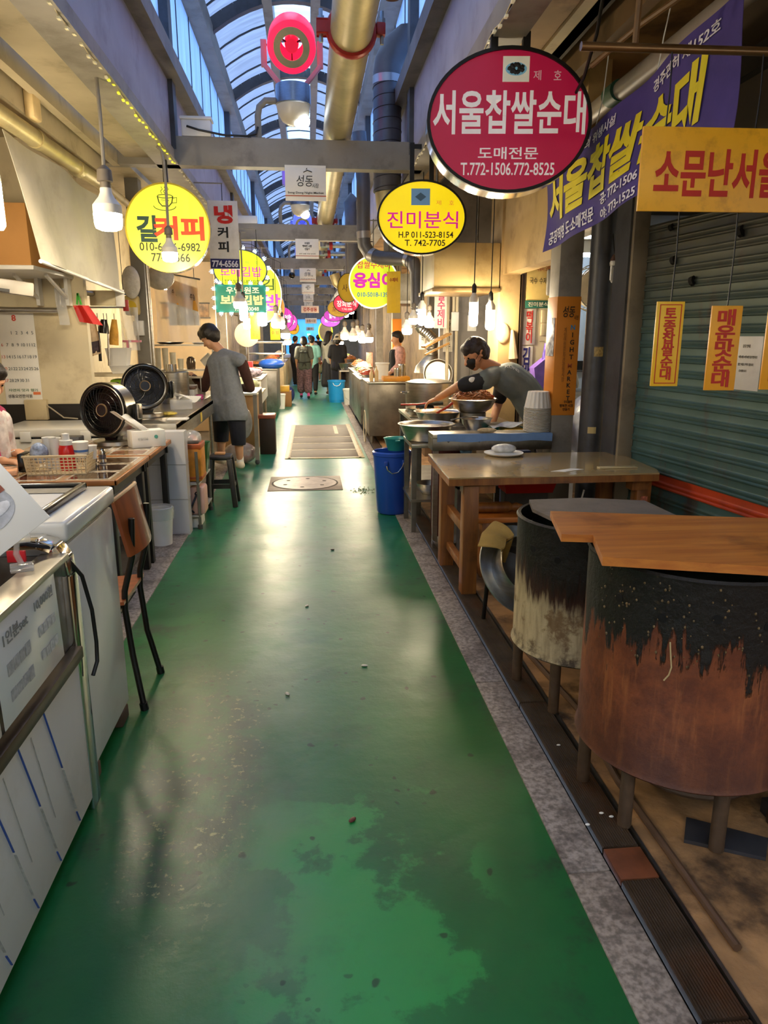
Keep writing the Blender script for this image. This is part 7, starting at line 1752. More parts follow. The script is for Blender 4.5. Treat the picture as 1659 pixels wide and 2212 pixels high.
# ------------------------------------------------------------------ left kitchen clutter and stalls beyond
t = T('grey_column', 'grey steel column with small boxes between the hood tarp and the plastic sheet', 'column', (-1.72, 8.0, 0))
t.w('post', B().box(-1.79, -1.66, 7.95, 8.1, 0, 3.02), mat('column_grey', '#7c776c', .5, 0, .1, 3, 0, dirt='#57503f', damt=.5)); t.w('pipe', B().cyl((-1.63, 7.95, .8), (-1.63, 7.95, 2.6), .018, n=12), STEEL)
t.w('paper_roll_holder', B().box(-1.87, -1.72, 7.86, 7.95, 1.70, 1.90, .03), mat('yellow_holder', '#c9b070', .35, 0, .1)); t.w('cup_window', B().cyl((-1.80, 7.855, 1.79), (-1.80, 7.86, 1.79), .055, n=24), mat('amber_window', '#d8b83a', .2)); t.w('paper_box', B().box(-1.80, -1.70, 7.90, 7.95, 1.50, 1.65, .006), WHITEP); t.w('blue_cap', B().box(-1.86, -1.74, 7.88, 7.95, 1.90, 1.94, .004), ink('#3a5f9a'))
t = T('plastic_curtain', 'clear plastic sheet with an orange and white banner tied behind the coffee sign', 'curtain', (-1.52, 9.2, 1.38))
t.w('sheet', B().sheet(lambda u, v: (-1.82+.52*u, 9.15 + .04*math.sin(u*15+v*2) + .05*math.sin(v*4), 1.42+.82*v - .1*u*v), 30, 14), CLEAR)
bn = t.w('banner', B().sheet(lambda u, v: (-1.68+.36*u, 9.24 + .03*math.sin(u*12), 1.62+.54*v - .12*u*v), 20, 8, .002), [mat('banner_white', '#e8e4dc', .5)]); t.w('orange_band', B().sheet(lambda u, v: (-1.68+.36*u, 9.232 + .03*math.sin(u*12), 1.90+.27*v - .12*u), 20, 4, .002), mat('banner_orange', '#e0a23a', .5), bn)
t.w('rod', B().cyl((-1.86, 9.2, 2.25), (-1.28, 9.2, 2.15), .01, n=8).cyl((-1.80, 9.2, 2.24), (-1.80, 9.2, 3.03), .005, n=6).cyl((-1.35, 9.2, 2.16), (-1.35, 9.2, 3.0), .005, n=6), STEEL2)
o = lettering(None, '경주 성동시장 전주콩', -1.50, 1.985, .30, .075, ink('#3a3230'), 9.19, .015, slant=0); o.data.transform(t.M.inverted()); o.parent = bn
for v in o.data.vertices: v.co.z -= .30*(v.co.x)*.9
t = T('wire_shelf', 'steel shelf of cups and jars behind the bent vendor', 'shelf', (-1.48, 8.85, .85))
t.w('frame', B().box(-1.86, -1.11, 8.75, 9.05, 1.385, 1.40).box(-1.86, -1.11, 8.75, 9.05, 1.10, 1.115).box(-1.86, -1.84, 8.75, 8.77, .84, 1.40).box(-1.13, -1.11, 8.75, 8.77, .84, 1.40).box(-1.86, -1.84, 9.03, 9.05, .84, 1.40).box(-1.13, -1.11, 9.03, 9.05, .84, 1.40), STEEL)
for k in range(4):
    solo('cup_column', ('tallest column of nested cups at the left of the steel shelf', 'second column of nested cups on the steel shelf', 'third column of nested cups on the steel shelf', 'shortest column of nested cups on the steel shelf')[k], 'cups', B().lathe([(0, 1.117), (.03, 1.117), (.037, 1.117+.24-.05*(k > 1)-.07*(k > 2)), (0, 1.12+.24-.05*(k > 1)-.07*(k > 2))], (-1.77+.085*k, 8.88, 0), 18), mat('cup_cream', '#d8cfb4', .5))
solo('dark_plate', 'dark flat plate on top of the steel shelf', 'plate', B().lathe([(0, 1.402), (.12, 1.405), (.16, 1.425), (.15, 1.428), (0, 1.412)], (-1.62, 8.9, 0), 30), BLACKP)
solo('white_plate', 'small white plate on the right of the steel shelf top', 'plate', B().lathe([(0, 1.402), (.07, 1.404), (.095, 1.42), (.09, 1.423), (0, 1.41)], (-1.28, 8.9, 0), 26), WHITEP)
solo('glass_jar', 'round dark glass jar on the steel shelf', 'jar', B().lathe([(0, 1.117), (.05, 1.117), (.055, 1.19), (.045, 1.24), (.02, 1.26), (0, 1.26)], (-1.40, 8.9, 0), 22), mat('smoky_glass', '#5a4a3c', .1, .3, .2))
solo('steel_ladle_cup', 'tipped white pitcher on the right of the steel shelf', 'pitcher', B().lathe([(0, 0), (.05, 0), (.06, .12), (.055, .13), (0, .02)], (-1.26, 8.9, 1.18), 22, Matrix.Rotation(.9, 3, 'Y')), mat('milky_cup', '#d8d4c4', .3))
t = T('stock_pot', 'tall steel stock pot behind the second fan', 'pot', (-1.37, 7.55, .842)); t.p('pot', B().lathe([(0, 0), (.145, 0), (.15, .01), (.15, .30), (.155, .305), (.145, .31), (.14, .02), (0, .02)], n=40), STEEL); t.p('cup', B().cyl((-.02, .02, .29), (-.02, .02, .38), .055, n=20), CHROME)
t = T('mini_shelf', 'low steel rack with white bins beside the stock pot', 'rack', (-1.32, 8.4, .842)); t.p('shelf', B().box(-.25, .12, -.15, .15, .20, .21).box(-.25, -.24, -.15, -.14, 0, .2).box(.11, .12, -.15, -.14, 0, .2).box(-.25, .12, .14, .15, .0, .2), STEEL)
solo('counter_back', 'steel counter top the bent vendor works at', 'counter', B().box(-1.62, -1.13, 7.86, 9.2, .80, .84, .004).box(-1.62, -1.58, 7.9, 7.95, 0, .8).box(-1.18, -1.14, 9.1, 9.15, 0, .8).box(-1.62, -1.58, 9.1, 9.15, 0, .8), STEEL)
t = T('drink_tank', 'clear drinks tub with a brown lid in front of the bent vendor', 'tub', (-1.262,7.75,0.878)[:2] + (.842,)); t.p('tub', B().box(-.07, .07, -.07, .07, 0, .12, .01), CLEAR); t.p('lid', B().box(-.08, .08, -.08, .08, .12, .15, .006), mat('brown_lid', '#5a4030', .5))
for i, (x, y, c, l) in enumerate(((-1.42, 8.15, '#dcd8cc', 'white squat bin on the low steel rack'), (-1.28, 8.15, '#d2cdbf', 'white square bin beside the bent vendor'), (-1.19, 7.92, '#b23a78', 'small magenta dish near the vendor'))):
    solo('small_bin', l, 'bin', B().box(x-.05, x+.05, y-.05, y+.05, .842, .842+(.14 if i < 2 else .05), .01), mat('bin_%d' % i, c, .4))
# things hanging around the kitchen corner
t = T('cool_box', 'blue cool box with a lime green lid behind the second fan', 'cool box', (-1.76, 7.38, .841)); t.p('box', B().box(-.16, .16, -.12, .12, 0, .15, .01), ink('#1e50b4')); t.p('band', B().box(-.165, .165, -.125, .125, .15, .175, .006), WHITEP); t.p('lid', B().box(-.16, .16, -.12, .12, .175, .25, .025), mat('lime_lid', '#8fc22a', .35))
for i, (px, l) in enumerate((((-1.95, 7.3, 1.22), 'white plastic tub on the shelf above the cool box'), ((-1.93, 7.32, 1.147), 'shallow white box under the plastic tub'))):
    x, y, z = px
    solo('storage_tub', l, 'tub', B().lathe([(0, z), (.11, z), (.14, z+(.16 if i == 0 else .07)), (.145, z+(.165 if i == 0 else .075)), (.12, z+(.16 if i == 0 else .07)), (0, z+.01)], (x+.13, y, 0), 4, Matrix.Rotation(PI/4, 3, 'Z')), WHITEP)
solo('corner_shelf', 'cream shelf unit behind the fans', 'shelf', B().box(-2.2, -1.58, 7.2, 7.56, 1.12, 1.145).box(-2.2, -1.58, 7.2, 7.56, .82, .84).box(-2.2, -2.17, 7.2, 7.56, 0, 1.12).box(-1.61, -1.58, 7.53, 7.56, 0, 1.12), CREAM)
def hang(name, label, cat, p, q, r, m, strap=.12):
    t = T(name, label, cat, (q[0], q[1], q[2])); 
    d = Vector(p) - Vector(q)
    t.p('body', B().tube([(0, 0, 0), tuple(d*.5), tuple(d)], [r, r*.9, r*.5], 12), m); t.p('loop', B().tube([tuple(d), (d.x, d.y, 1.70 - q[2])], .003, 6), CORD)
    return t
solo('utensil_rail', 'thin steel rail of hanging tools in the kitchen corner', 'rail', B().cyl((-1.952,6.9,1.744), (-1.76,7.35,1.761), .008, n=8), STEEL)
hang('sponge_glove', 'yellow ochre sponge glove hanging in the kitchen corner', 'glove', (-1.809,7.2,1.647), (-1.833,7.2,1.415), .045, mat('ochre_sponge', '#c8943a', .8, 0, .2, 20, .3))
hang('black_pan', 'black frying pan hanging in the kitchen corner', 'pan', (-1.878,7.1,1.645), (-1.889,7.1,1.521), .05, BLACKP)
hang('spatula', 'long black handled turner hanging beside the pan', 'turner', (-1.92,7.05,1.541), (-1.927,7.05,1.271), .015, BLACKP)
hang('ladle', 'steel ladle hanging between the pan and the printed sack', 'ladle', (-1.85,7.1,1.542), (-1.865,7.1,1.227), .012, STEEL)
t = T('printed_sack', 'beige sack with dark print hanging by the cream partition', 'sack', (-1.945,6.8,1.3)); t.p('cloth', B().sheet(lambda u, v: (-.06+.13*u+.03*(1-v), .02*math.sin(u*9), .0+.36*v+.05*u*(1-v)), 12, 10, .004), mat('beige_sack', '#c2a884', .7, 0, .3, 10, .2)); t.p('dark_print', B().sheet(lambda u, v: (-.03+.12*u, -.006+.02*math.sin(u*9), .03+.10*v+.03*u), 8, 4, .002), mat('sack_print', '#3a2a30', .7, 0, .6, 30)); t.p('hook', B().tube([(0, .01, .35), (.0, .02, .55)], .003, 5), CORD)
t = T('red_cloth', 'bright red cloth pegged to the steel rail', 'cloth', (-1.834,6.42,1.612)); t.p('cloth', B().sheet(lambda u, v: (-.06+.12*u-.04*v+.06*(1-v)*u, .015*math.sin(u*8), .13*v-.03*u*(1-v)), 8, 8, .004), ink('#d0241c'))
t = T('clothes_peg', 'lime green clip hanging from the steel rail', 'clip', (-1.882,6.4,1.748)); t.p('jaw', B().bar((-.012, 0, 0), (0, 0, .09), .012, .02).bar((.02, 0, 0), (.0, 0, .09), .012, .02), ink('#3fae2c'))
t = T('clear_bag', 'clear packet hanging from the steel rail', 'packet', (-2.002,6.38,1.585)); t.p('bag', B().sheet(lambda u, v: (-.04+.08*u-.02*v, .01*math.sin(v*8), .29*v), 6, 8, .003), CLEAR); t.p('hook', B().cyl((0, 0, .28), (-.02, .03, .33), .003), STEEL)
t = T('ticket_box', 'cream box with small print hanging under the tarp', 'box', (-1.825,7,1.764)); t.p('box', B().box(-.13, .10, -.02, .06, 0, .13, .004), mat('ticket_cream', '#d8cba8', .6)); t.p('side_slats', B().box(.10, .16, -.03, .06, -.01, .14, .004), PAPER); smudge(t.o, -.12, .09, .2, .012, 14); smudge(t.o, -.12, .05, .2, .012, 14)
bpy.data.objects['blurred_print'].hide_render = False
solo('red_sign_tab', 'small dark red tab beside the cream printed box', 'tab', B().cbox((-1.67,7.1,1.769), (.05, .02, .10), .003), ink('#8a1a1c'))
solo('milky_bag', 'milky plastic bag hanging left of the grey column', 'bag', B().ball((-1.766,7.8,2.019), (.09, .07, .16), sub=3), mat('milky_bag2', '#c9c4ba', .25, 0, .15, 12, .8, 16))
solo('hanging_bag', 'grey white bag bundle hanging right of the grey column', 'bag', B().ball((-1.634,8.6,2.123), (.16, .1, .13), sub=3).cyl((-1.634,8.6,2.123), (-1.565,8.6,3.085), .004, n=6), mat('milky_bag3', '#b9b2a4', .4, 0, .15, 12, .8, 14))
t = T('shiny_bags', 'glossy clear bags hanging behind the white tub', 'bags', (-1.78,7.7,1.455)); t.p('bag', B().sheet(lambda u, v: (-.1+.18*u, .03*math.sin(u*10+v*3), -.1+.42*v), 14, 10, .003), CLEAR); t.p('cord', B().cyl((-.05, .01, .30), (-.05, .01, 1.4), .003, n=6), CORD); t.p('pink_clip', B().box(-.09, .09, -.01, .02, -.02, .0).box(-.05, -.03, -.03, 0, -.10, -.0), ink('#d88a9a'))
for k, (x, z) in enumerate(((-1.35, 0), (-1.28, 0))): pass
struct('wall_left_stall', B().box(-2.7, -2.6, 6.58, 11.5, 0, 3.02), CREAM)
struct('wall_left_panel', B().box(-2.6, -1.45, 11.9, 12.0, 0, 2.6), mat('peach_panel', '#e0c39a', .5, 0, .05))
# left: tables beyond the vendor
t = T('work_table', 'grey steel work table with a white board beside the bent vendor', 'table', (-.9, 9.1, 0)); t.w('top', B().box(-1.02, -.63, 8.62, 9.6, .83, .85, .003), WHITEP)
for x, y in ((-.65, 8.64), (-.98, 9.55), (-.65, 9.57)): t.w('leg', B().box(x-.022, x+.022, y-.022, y+.022, .06, .83), GREYP); 
for x, y in ((-.65, 8.64), (-.65, 9.57)): t.w('caster', B().ball((x, y, .035), (.03, .02, .035), sub=2), DKGREY)
solo('clear_sack', 'clear rubbish sack hanging by the vendor legs', 'bag', B().ball((-.80, 8.75, .47), (.10, .10, .19), sub=4), mat('clear_sack', '#aeb0b4', .15, 0, .15, 8, 1.0, 12, alpha=.7))
bpy.data.objects['clear_sack'].location.z = .30
solo('floor_sack', 'clear sack with red scraps on the floor behind the vendor feet', 'bag', B().ball((-.86, 8.75, .13), (.20, .14, .13), sub=4), mat('clear_sack2', '#b5aaa8', .15, 0, .25, 8, 1.0, 12, alpha=.8, dirt='#b0322a', damt=.7, dscale=3))
t = T('box_stool', 'tall dark brown box stool with a reddish padded top', 'stool', (-.57, 9.55, 0)); t.p('box', B().box(-.10, .10, -.14, .14, 0, .46, .004), mat('box_brown', '#2c1c16', .5, 0, .2)); t.p('pad', B().box(-.11, .11, -.15, .15, .46, .51, .012), mat('red_pad', '#9a5038', .4))
t = T('wooden_cabinet', 'pale plywood cabinet under the cabbage bag', 'cabinet', (-.95, 10.4, 0)); t.w('body', B().box(-1.25, -.72, 9.9, 10.9, 0, .72, .004), mat('plywood', '#b08a5a', .5, 0, .12)); t.w('top', B().box(-1.28, -.66, 9.86, 10.95, .72, .745, .004), mat('cutting_board', '#d8c9a0', .5, 0, .08))
solo('cabbage_bag', 'bag of shredded green cabbage on the pale cabinet', 'bag', B().ball((-.90, 10.25, .845), (.2, .24, .10), sub=4), mat('cabbage', '#c6cc98', .4, 0, .35, 14, .8, 20))
t = T('display_case', 'white fronted stall table with a printed bag on top', 'table', (-1.1, 11.6, 0)); t.w('top', B().box(-1.5, -.72, 11.0, 12.6, .84, .87, .004), STEEL); t.w('front', B().box(-.76, -.73, 11.0, 12.6, .5, .84), WHITEP)
for x, y in ((-.76, 11.05), (-.76, 12.5), (-1.45, 11.05)): t.w('leg', B().cyl((x, y, 0), (x, y, .84), .02), STEEL)
solo('printed_bag', 'white bag with dark pink print on the stall table', 'bag', B().ball((-.92, 11.3, .95), (.20, .18, .08), sub=3), mat('print_bag', '#c9b6c0', .3, 0, .8, 22, .3))
def heap(name, label, x, y, z, r, h, bh, foodm, group=None, m=None, n=40, food='food_heap', seed=1, sz=.03):
    t = T(name, label, 'bowl', (x, y, z), 0, group); t.p('bowl', B().lathe([(0, 0), (r*.6, 0), (r*.85, bh*.5), (r*.97, bh*.95), (r*1.05, bh), (r*.98, bh*1.02), (r*.8, bh*.5), (0, .01)], n=32), m or STEEL)
    b = B(); rnd = random.Random(seed); b.lathe([(r*.95, bh*.95), (r*.7, bh+h*.5), (r*.3, bh+h*.9), (0, bh+h)], n=24)
    for k in range(n):
        a = rnd.uniform(0, 6.28); q = rnd.uniform(0, .85)*r; b.ball((q*math.cos(a), q*math.sin(a), bh + h*(1-(q/r)**1.5)), (sz*rnd.uniform(.7, 1.6), sz*.6, sz*.5), M=Matrix.Rotation(rnd.uniform(0, 3), 3, 'Z'), sub=1)
    o = t.p(food, b, foodm); return t
FRY = mat('fried_orange', '#b06a2c', .5, 0, .4, 30, .4, 60); KIM = mat('red_kimchi', '#b04a22', .4, 0, .4, 30, .4, 60); GRN = mat('green_salad', '#8a9a4a', .5, 0, .4, 30, .4, 60); WHT = mat('white_rice_cake', '#dcd2c0', .5, 0, .15, 20, .2); PKF = mat('pink_fish', '#d08a6a', .4, 0, .3, 25)
heap('food_bowl', 'steel bowl heaped with fried strips on the left stall table', -1.10, 11.9, .872, .17, .12, .11, FRY, seed=2, n=70)
heap('food_bowl', 'flat basin of red side dish beyond the fried strips', -.92, 12.4, .872, .14, .06, .05, KIM, seed=3)
t = T('red_crate', 'red and green plastic containers behind the fried strips', 'containers', (-1.0, 12.95, .0)); t.p('table', B().box(-.35, .2, -.3, .5, .82, .85).box(.15, .19, -.28, -.24, 0, .82).box(.15, .19, .44, .48, 0, .82), STEEL2); t.p('red_box', B().box(-.1, .02, -.2, 0, .85, 1.07, .01), ink('#c22a34')); t.p('green_box', B().box(-.3, -.12, -.1, .05, .85, 1.13, .01), ink('#3a8a6a'))
solo('blue_cover', 'blue cover sheet over a pot on the left row', 'cover', B().ball((-.72, 14.0, .98), (.24, .3, .10), sub=3), mat('blue_cover', '#1c50b0', .4, 0, .1, 10, .3))
t = T('stall_counter', 'steel stall counter under the blue cover', 'counter', (-.95, 14.3, 0)); t.w('body', B().box(-1.5, -.62, 13.7, 15.2, .10, .88, .005), STEEL2); t.w('top', B().box(-1.52, -.60, 13.68, 15.22, .88, .905, .003), STEEL)
heap('food_bowl', 'small steel pot of stew on the left counter end', -.78, 14.85, .906, .14, .03, .12, KIM, seed=5)
heap('food_bowl', 'pan of yellow pancakes beside the stew pot', -1.1, 14.9, .906, .2, .04, .05, FRY, seed=6)
t = T('paint_pail', 'white pail standing by the left curb', 'pail', (-.66, 15.5, .0)); t.p('pail', B().lathe([(0, 0), (.11, 0), (.13, .28), (.135, .3), (.12, .29), (0, .01)], n=26), WHITEP); t.p('lid', B().lathe([(.137, .285), (.137, .31), (0, .315)], n=26), WHITEP)
solo('brown_carton', 'brown carton with a yellow box on the floor by the left stalls', 'box', B().box(-.78, -.42, 15.9, 16.4, 0, .32, .005), mat('carton', '#8a6238', .7, 0, .15)); solo('yellow_carton', 'yellow flattened carton lying on the brown carton', 'box', B().box(-.76, -.46, 15.92, 16.3, .322, .44, .004), mat('yellow_carton', '#cda03a', .6))
solo('blue_sack', 'navy sack leaning behind the brown carton', 'sack', B().ball((-.52, 16.75, .2), (.16, .2, .2), sub=3), mat('navy_sack', '#24306a', .5, 0, .2, 10, .5, 20))
t = T('glass_showcase', 'lit glass showcase of rice cakes on the left row', 'showcase', (-1.0, 17.2, 0)); t.w('base', B().box(-1.5, -.6, 16.9, 18.3, 0, .85, .005), mat('showcase_cream', '#d2bc90', .5)); t.w('frame', B().box(-1.5, -1.47, 16.9, 18.3, .85, 1.35).box(-.63, -.60, 16.9, 16.93, .85, 1.35).box(-1.5, -.6, 16.9, 18.3, 1.33, 1.36).box(-1.5, -.6, 16.9, 18.3, 1.08, 1.09), STEEL); t.w('glass', B().box(-.605, -.60, 16.93, 18.3, .86, 1.33), CLEAR)
for k in range(6):
    solo('rice_cake', ('front row left rice cake tray in the showcase', 'front row middle rice cake tray in the showcase', 'front row right rice cake tray in the showcase', 'back row left rice cake tray in the showcase', 'back row middle rice cake tray in the showcase', 'back row right rice cake tray in the showcase')[k], 'food', B().box(-1.4+.26*(k % 3), -1.2+.26*(k % 3), 17.0+.4*(k//3), 17.25+.4*(k//3), .852, .92, .02), WHT if k % 2 else FRY)
# left stall signs/boards
t = T('picture_menu', 'picture menu panel under the dark green lit sign', 'panel', (-1.9, 11.88, 1.78)); t.p('panel', B().box(-.35, .35, 0, .02, 0, .2), mat('menu_photo', '#a8825c', .3, 0, .6, 10)); t.p('frame', B().box(-.37, .37, -.005, .02, -.02, 0).box(-.37, .37, -.005, .02, .2, .22), BROWNR)
t = T('paper_hood', 'pale bell shaped hood with faded print on the left row', 'hood', (-.98, 14.1, 1.82)); t.p('hood', B().lathe([(.32, 0), (.30, .03), (.2, .30), (.17, .50), (.0, .50)], n=4, M=Matrix.Rotation(PI/4, 3, 'Z')), mat('hood_pale', '#c0b49c', .5, 0, .12, 4)); t.p('stay', B().cyl((0, 0, .5), (0, 0, 1.12), .03).box(-.2, .02, -.02, .02, 1.10, 1.13), STEEL2)
t = T('round_drum', 'pale round tray standing behind the orange vertical banner', 'tray', (-1.12, 13.62, 1.30)); t.p('disc', B().lathe([(0, -.01), (.2, -.01), (.22, .02), (.2, .02), (0, .0)], (0, 0, .22), 32, Matrix.Rotation(PI/2, 3, 'X')), mat('pale_tray', '#b8a890', .4)); t.p('post', B().cyl((0, .05, -1.3), (0, .05, .2), .015), STEEL2)

# right: far counter block and its load
t = T('steel_cabinet', 'big brownish steel cabinet counter in the right middle distance', 'counter', (1.14, 10.75, 0))
t.w('body', B().box(.82, 1.48, 10.28, 11.25, .10, .84, .006), mat('cabinet_steel', '#7c7468', .38, .7, .2, 4, .03, dirt='#4b4238', damt=.4)); t.w('top', B().box(.79, 1.50, 10.24, 11.28, .84, .865, .003), STEEL)
for x, y in ((.86, 10.33), (1.44, 10.33), (.86, 11.2), (1.44, 11.2)): t.w('foot', B().cyl((x, y, 0), (x, y, .1), .025, n=12), STEEL2)
solo('orange_crate', 'orange tray with pots on the far steel cabinet', 'tray', B().box(1.04, 1.42, 10.4, 10.7, .866, .93, .006), mat('orange_tray', '#d08a1e', .4))
for i, (x, l) in enumerate(((.875, 'left cloudy squeeze bottle on the far steel cabinet'), (.945, 'right taller squeeze bottle on the far steel cabinet'))):
    t = T('sauce_bottle', l, 'bottle', (x, 10.5, .866)); t.p('body', B().lathe([(0, 0), (.028, 0), (.03, .01), (.03, .11+.03*i), (.012, .14+.03*i), (.006, .18+.03*i), (0, .18+.03*i)], n=18), mat('cloudy_bottle', '#c8ab7c', .3, 0, .1))
t = T('paint_pail', 'white tub on the far steel cabinet', 'pail', (1.07, 10.9, .866)); t.p('pail', B().lathe([(0, 0), (.085, 0), (.10, .22), (.108, .225), (.108, .245), (0, .25)], n=26), WHITEP)
for i, (x, y, l) in enumerate(((1.25, 10.5, 'small steel canister with a white cloth on the orange tray'), (1.33, 10.62, 'steel canister at the right end of the orange tray'))):
    t = T('canister', l, 'canister', (x, y, .931)); t.p('can', B().lathe([(0, 0), (.05, 0), (.052, .10+.05*i), (0, .11+.05*i)], n=20), STEEL); t.p('lid', B().lathe([(.054, .10+.05*i), (.05, .12+.05*i), (0, .125+.05*i)], n=20), CHROME)
solo('wire_loop', 'thin wire hoop leaning on the far steel cabinet', 'hoop', B().tube([(.76, 10.32+.22*math.cos(a*PI/14), .24+.225*math.sin(a*PI/14)) for a in range(28)], .006, 6, closed=True), mat('cream_pipe', '#cfc0a0'))
t = T('grey_hood', 'grey box hood hanging over the far steel cabinet', 'hood', (1.25, 11.5, 1.95)); t.w('box', B().box(.92, 1.6, 11.0, 12.0, 2.0, 2.38, .004), mat('hood_grey', '#8e897c', .45, 0, .1, 3, 0, dirt='#5a5240', damt=.5)); t.w('rim', B().box(.9, 1.62, 10.98, 12.02, 1.96, 2.0), STEEL2); t.w('flue', B().cyl((1.25, 11.5, 2.38), (1.25, 11.5, 3.12), .1), DUCT)
t = T('stall_counter', 'steel stall counter where the rose sleeved vendor stands', 'counter', (1.05, 12.6, 0)); t.w('body', B().box(.80, 1.12, 11.7, 13.6, .1, .80, .005), STEEL2); t.w('top', B().box(.78, 1.15, 11.68, 13.62, .80, .825, .003), STEEL)
for k, (y, m, l) in enumerate(((11.9, KIM, 'basin of red rice cakes nearest on the rose vendor counter'), (12.35, FRY, 'basin of brown noodles in the middle of the rose vendor counter'), (12.85, PKF, 'basin of pink sausages on the rose vendor counter'), (13.3, GRN, 'basin of greens furthest on the rose vendor counter'))):
    heap('food_bowl', l, .96, y, .826, .15, .07, .06, m, 'food basins of the rose vendor', seed=20+k)
t = T('paint_pail', 'white pail with a rim standing beside the bright blue pail', 'pail', (.86, 16.25, .006)); t.p('pail', B().lathe([(0, 0), (.115, 0), (.14, .31), (.15, .315), (.15, .345), (.14, .35), (.13, .33), (0, .02)], n=28), WHITEP); t.p('handle', B().tube([(-.148, -.02, .32), (-.1, -.16, .16), (.0, -.19, .10), (.1, -.14, .18), (.148, -.02, .32)], .004, 6), STEEL)
t = T('paint_pail', 'bright sky blue pail standing beside the white pail', 'pail', (.60, 16.95, .0)); t.p('pail', B().lathe([(0, 0), (.17, 0), (.20, .46), (.21, .465), (.21, .5), (.2, .5), (.18, .05), (0, .02)], n=32), mat('sky_blue_plastic', '#1f8fd6', .3, 0, .05)); t.p('handle', B().tube([(-.09, -.2, .45), (-.06, -.23, .40), (.0, -.235, .38), (.06, -.23, .40), (.09, -.2, .45)], .006, 6), WHITEP)
t = T('steel_stand', 'little steel stand carrying a basin beside the bucket hat shopper', 'stand', (.93, 17.9, 0)); t.w('top', B().box(.7, 1.15, 17.6, 18.2, .66, .69), STEEL)
for x in (.72, 1.13):
    for y in (17.63, 18.17): t.w('leg', B().cyl((x, y, 0), (x, y, .66), .018, n=10), STEEL)
basin('steel_basin', 'steel basin on the little stand by the bucket hat shopper', .92, 17.85, .69, .23, .16, STEEL, .75)
def stall(side, y0, y1, label, foods, seed):
    s = -1 if side == 'L' else 1; x0, x1 = (XL-.35, -.66) if s < 0 else (.84, 1.35)
    t = T('stall_counter', label, 'counter', ((x0+x1)/2, (y0+y1)/2, 0)); t.w('body', B().box(x0, x1, y0, y1, 0, .80, .005), STEEL2 if seed % 2 else mat('counter_cream', '#b8a684', .5, 0, .15, 3)); t.w('top', B().box(x0-.02, x1+.02, y0-.02, y1+.02, .80, .83, .003), STEEL)
    for k, (m, l) in enumerate(foods): heap('food_bowl', l, (x0+x1)/2 + s*-.06, y0 + (k+.5)*(y1-y0)/len(foods), .831, .18, .10, .08, m, seed=seed*7+k, n=24)
stall('R', 13.9, 15.9, 'long steel counter of the right stall before the white pail', ((WHT, 'basin of pale dumplings on the counter before the white pail'), (KIM, 'basin of red rice cakes on the counter before the white pail'), (FRY, 'basin of fritters on the counter before the white pail')), 31)
solo('stacked_packs', 'column of pink packs stacked on the right stall counter', 'packs', B().box(1.10, 1.22, 14.3, 14.42, .832, 1.18, .01), mat('pink_packs', '#cf8a74', .4, 0, .3, 30))
stall('R', 18.6, 21.5, 'long counter right of the shopper with the bucket hat', ((FRY, 'basin of fritters beyond the bucket hat shopper'), (GRN, 'basin of greens beyond the bucket hat shopper'), (WHT, 'basin of white noodles beyond the bucket hat shopper')), 33)
stall('L', 19.0, 22.0, 'long counter beyond the glass showcase on the left', ((FRY, 'basin of fritters beyond the showcase'), (KIM, 'basin of red dish beyond the showcase')), 34)
stall('R', 23, 27, 'counter deep along the right row', ((KIM, 'red basin deep along the right row'), (WHT, 'white basin deep along the right row')), 35)
stall('L', 23.5, 28, 'counter deep along the left row', ((WHT, 'white basin deep along the left row'), (FRY, 'brown basin deep along the left row')), 36)
# posts along the right beyond the kitchen
for i, (y, l) in enumerate(((9.6, 'grey post right of the funnel'), (13.8, 'grey post before the rose vendor'), (17.2, 'grey post further along the right row'))):
    t = T('square_post', l, 'post', (1.62, y, 0), 0, 'grey posts along the right row'); t.p('post', B().box(-.08, .08, -.08, .08, 0, 3.1), GREYP)
    if i == 1: t.p('orange_band', B().box(-.085, .085, -.085, .085, 1.0, 1.8), OR)
for i, (y, l) in enumerate(((12.75, 'grey post beside the peach panel on the left'), (16.4, 'grey post before the showcase on the left'), (22.6, 'grey post far along the left row'))):
    t = T('square_post', l, 'post', (-1.45, y, 0), 0, 'grey posts along the left row'); t.p('post', B().box(-.07, .07, -.07, .07, 0, 3.05), GREYP)
for i, (y, l) in enumerate(((16.0, 'low grey hood above the left showcase'), (20.0, 'low grey hood far along the left row'))):
    t = T('grey_hood', l, 'hood', (-1.75, y+1.6, 2.0)); t.p('box', B().box(-.35, .35, -.7, .7, .05, .4, .004), mat('hood_grey', '#8e897c')); t.p('flue', B().cyl((0, 0, .4), (0, 0, 1.02), .09), DUCT)

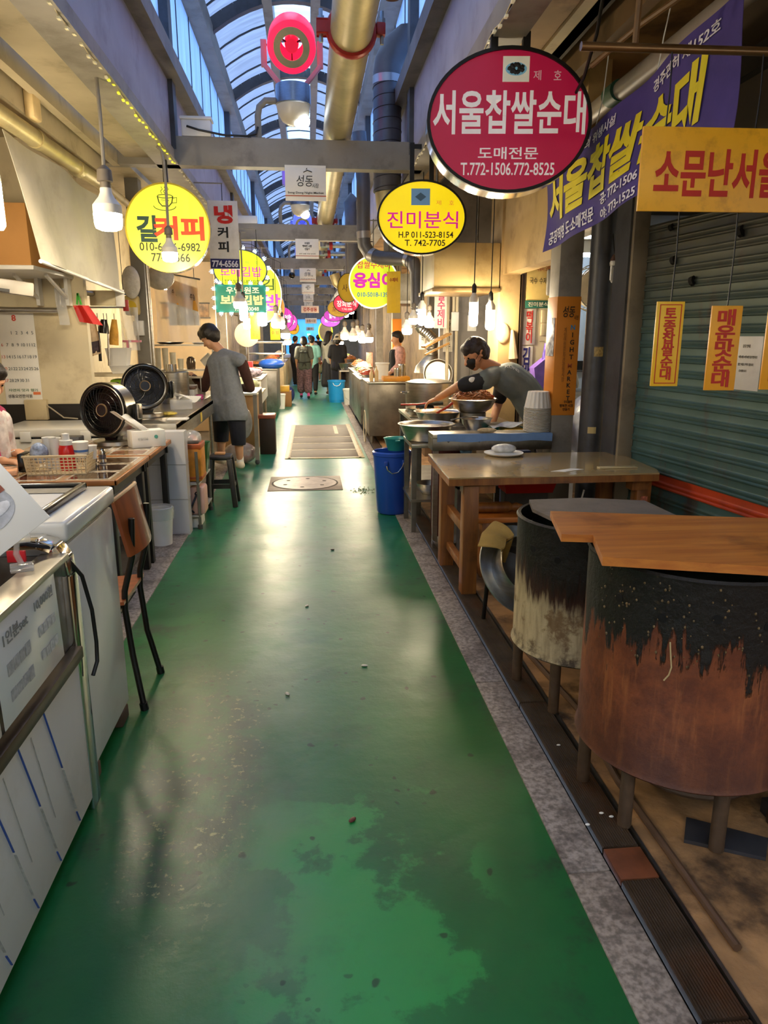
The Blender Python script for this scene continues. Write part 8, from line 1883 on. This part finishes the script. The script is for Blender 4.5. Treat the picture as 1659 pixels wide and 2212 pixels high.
# floor fittings
t = T('manhole_cover', 'oval iron manhole cover in a square frame in the green floor', 'manhole cover', (-.08, 7.45, 0))
t.w('frame', B().box(-.45, .30, 7.08, 7.82, -.02, .004, .001), mat('manhole_frame', '#7a6a5c', .5, .2, .2, 12, .2, 40, dirt='#3a2e28', damt=.6)); t.w('lid', B().lathe([(0, .0075), (.325, .0075), (.33, .004)], (-.08, 7.45, 0), 48), mat('manhole_lid', '#9a8a7c', .4, .3, .15, 14, .2, 30, dirt='#5a4a40', damt=.5))
t.w('seam', B().lathe([(.33, .0045), (.33, .0065), (.345, .0065), (.345, .0045)], (-.08, 7.45, 0), 48), mat('seam_black', '#241c18', .7))
b = B()
for k in range(6): 
    a = k*PI/3+.4; b.cyl((-.08+.22*math.cos(a), 7.45+.22*math.sin(a), .007), (-.08+.22*math.cos(a), 7.45+.22*math.sin(a), .0085), .022, n=8)
t.w('key_hole', b, mat('seam_black', '#241c18'))
t = T('floor_mat', 'taped grey brown cardboard mat across the aisle floor', 'mat', (.17, 10.5, 0))
for k, (a, c) in enumerate(((9.05, 9.68), (9.70, 10.28), (10.30, 10.95), (10.97, 12.5))): t.w('panel', B().box(-.30, .62, a, c, 0, .006, .001), mat('mat_grey_%d' % (k % 2), ('#6e6152', '#74685a')[k % 2], .6, 0, .12, 6, .08, 30))
mt = mat('pale_tape', '#c6b48e', .4, 0, .2, 20, .3, 30)
b = B().box(-.34, -.27, 9.0, 12.55, .0005, .0085, .001).box(.59, .66, 9.0, 12.55, .0005, .0085, .001).box(-.3, .62, 9.0, 9.06, .0005, .0085, .001)
t.w('tape', b, mt)
t.w('tape_strip', B().box(.36, .42, 11.3, 12.3, .006, .008), mt)
for y in (9.69, 10.29, 10.96): t.w('seam_tape', B().box(-.28, .6, y-.02, y+.02, .006, .0075), mt)
rnd = random.Random(12)
GRS = mat('herb_scraps', '#4a5a2a', .6, 0, .4, 40)
b = B()
for k in range(60): 
    a = rnd.uniform(0, 6.28); q = rnd.uniform(0, .13); b.ball((.50+q*math.cos(a), 7.0+q*1.6*math.sin(a), .004), (rnd.uniform(.006, .018), .004, .003), M=Matrix.Rotation(rnd.uniform(0, 3), 3, 'Z'), sub=1)
solo('herb_scraps', 'scattered green herb scraps on the floor by the blue tub', 'scraps', b, GRS, kind='stuff')
for k, (x, y, c) in enumerate(((.13, 5.0, '#3a2a20'), (-.05, 3.9, '#c8c4b4'), (-.13, 2.86, '#b9b4a8'), (.22, 3.1, '#c8c4b4'), (.10, 2.0, '#5a2a20'))):
    solo('litter', ('dark leaf scrap in the middle of the aisle', 'pale paper crumb left of the aisle middle', 'shiny crumb by the worn lane', 'thin pale thread curl on the green floor', 'small red brown scrap on the bright green patch')[k], 'litter', B().ball((x, y, .004), (.016, .009, .004), M=Matrix.Rotation(k, 3, 'Z'), sub=2), ink(c))
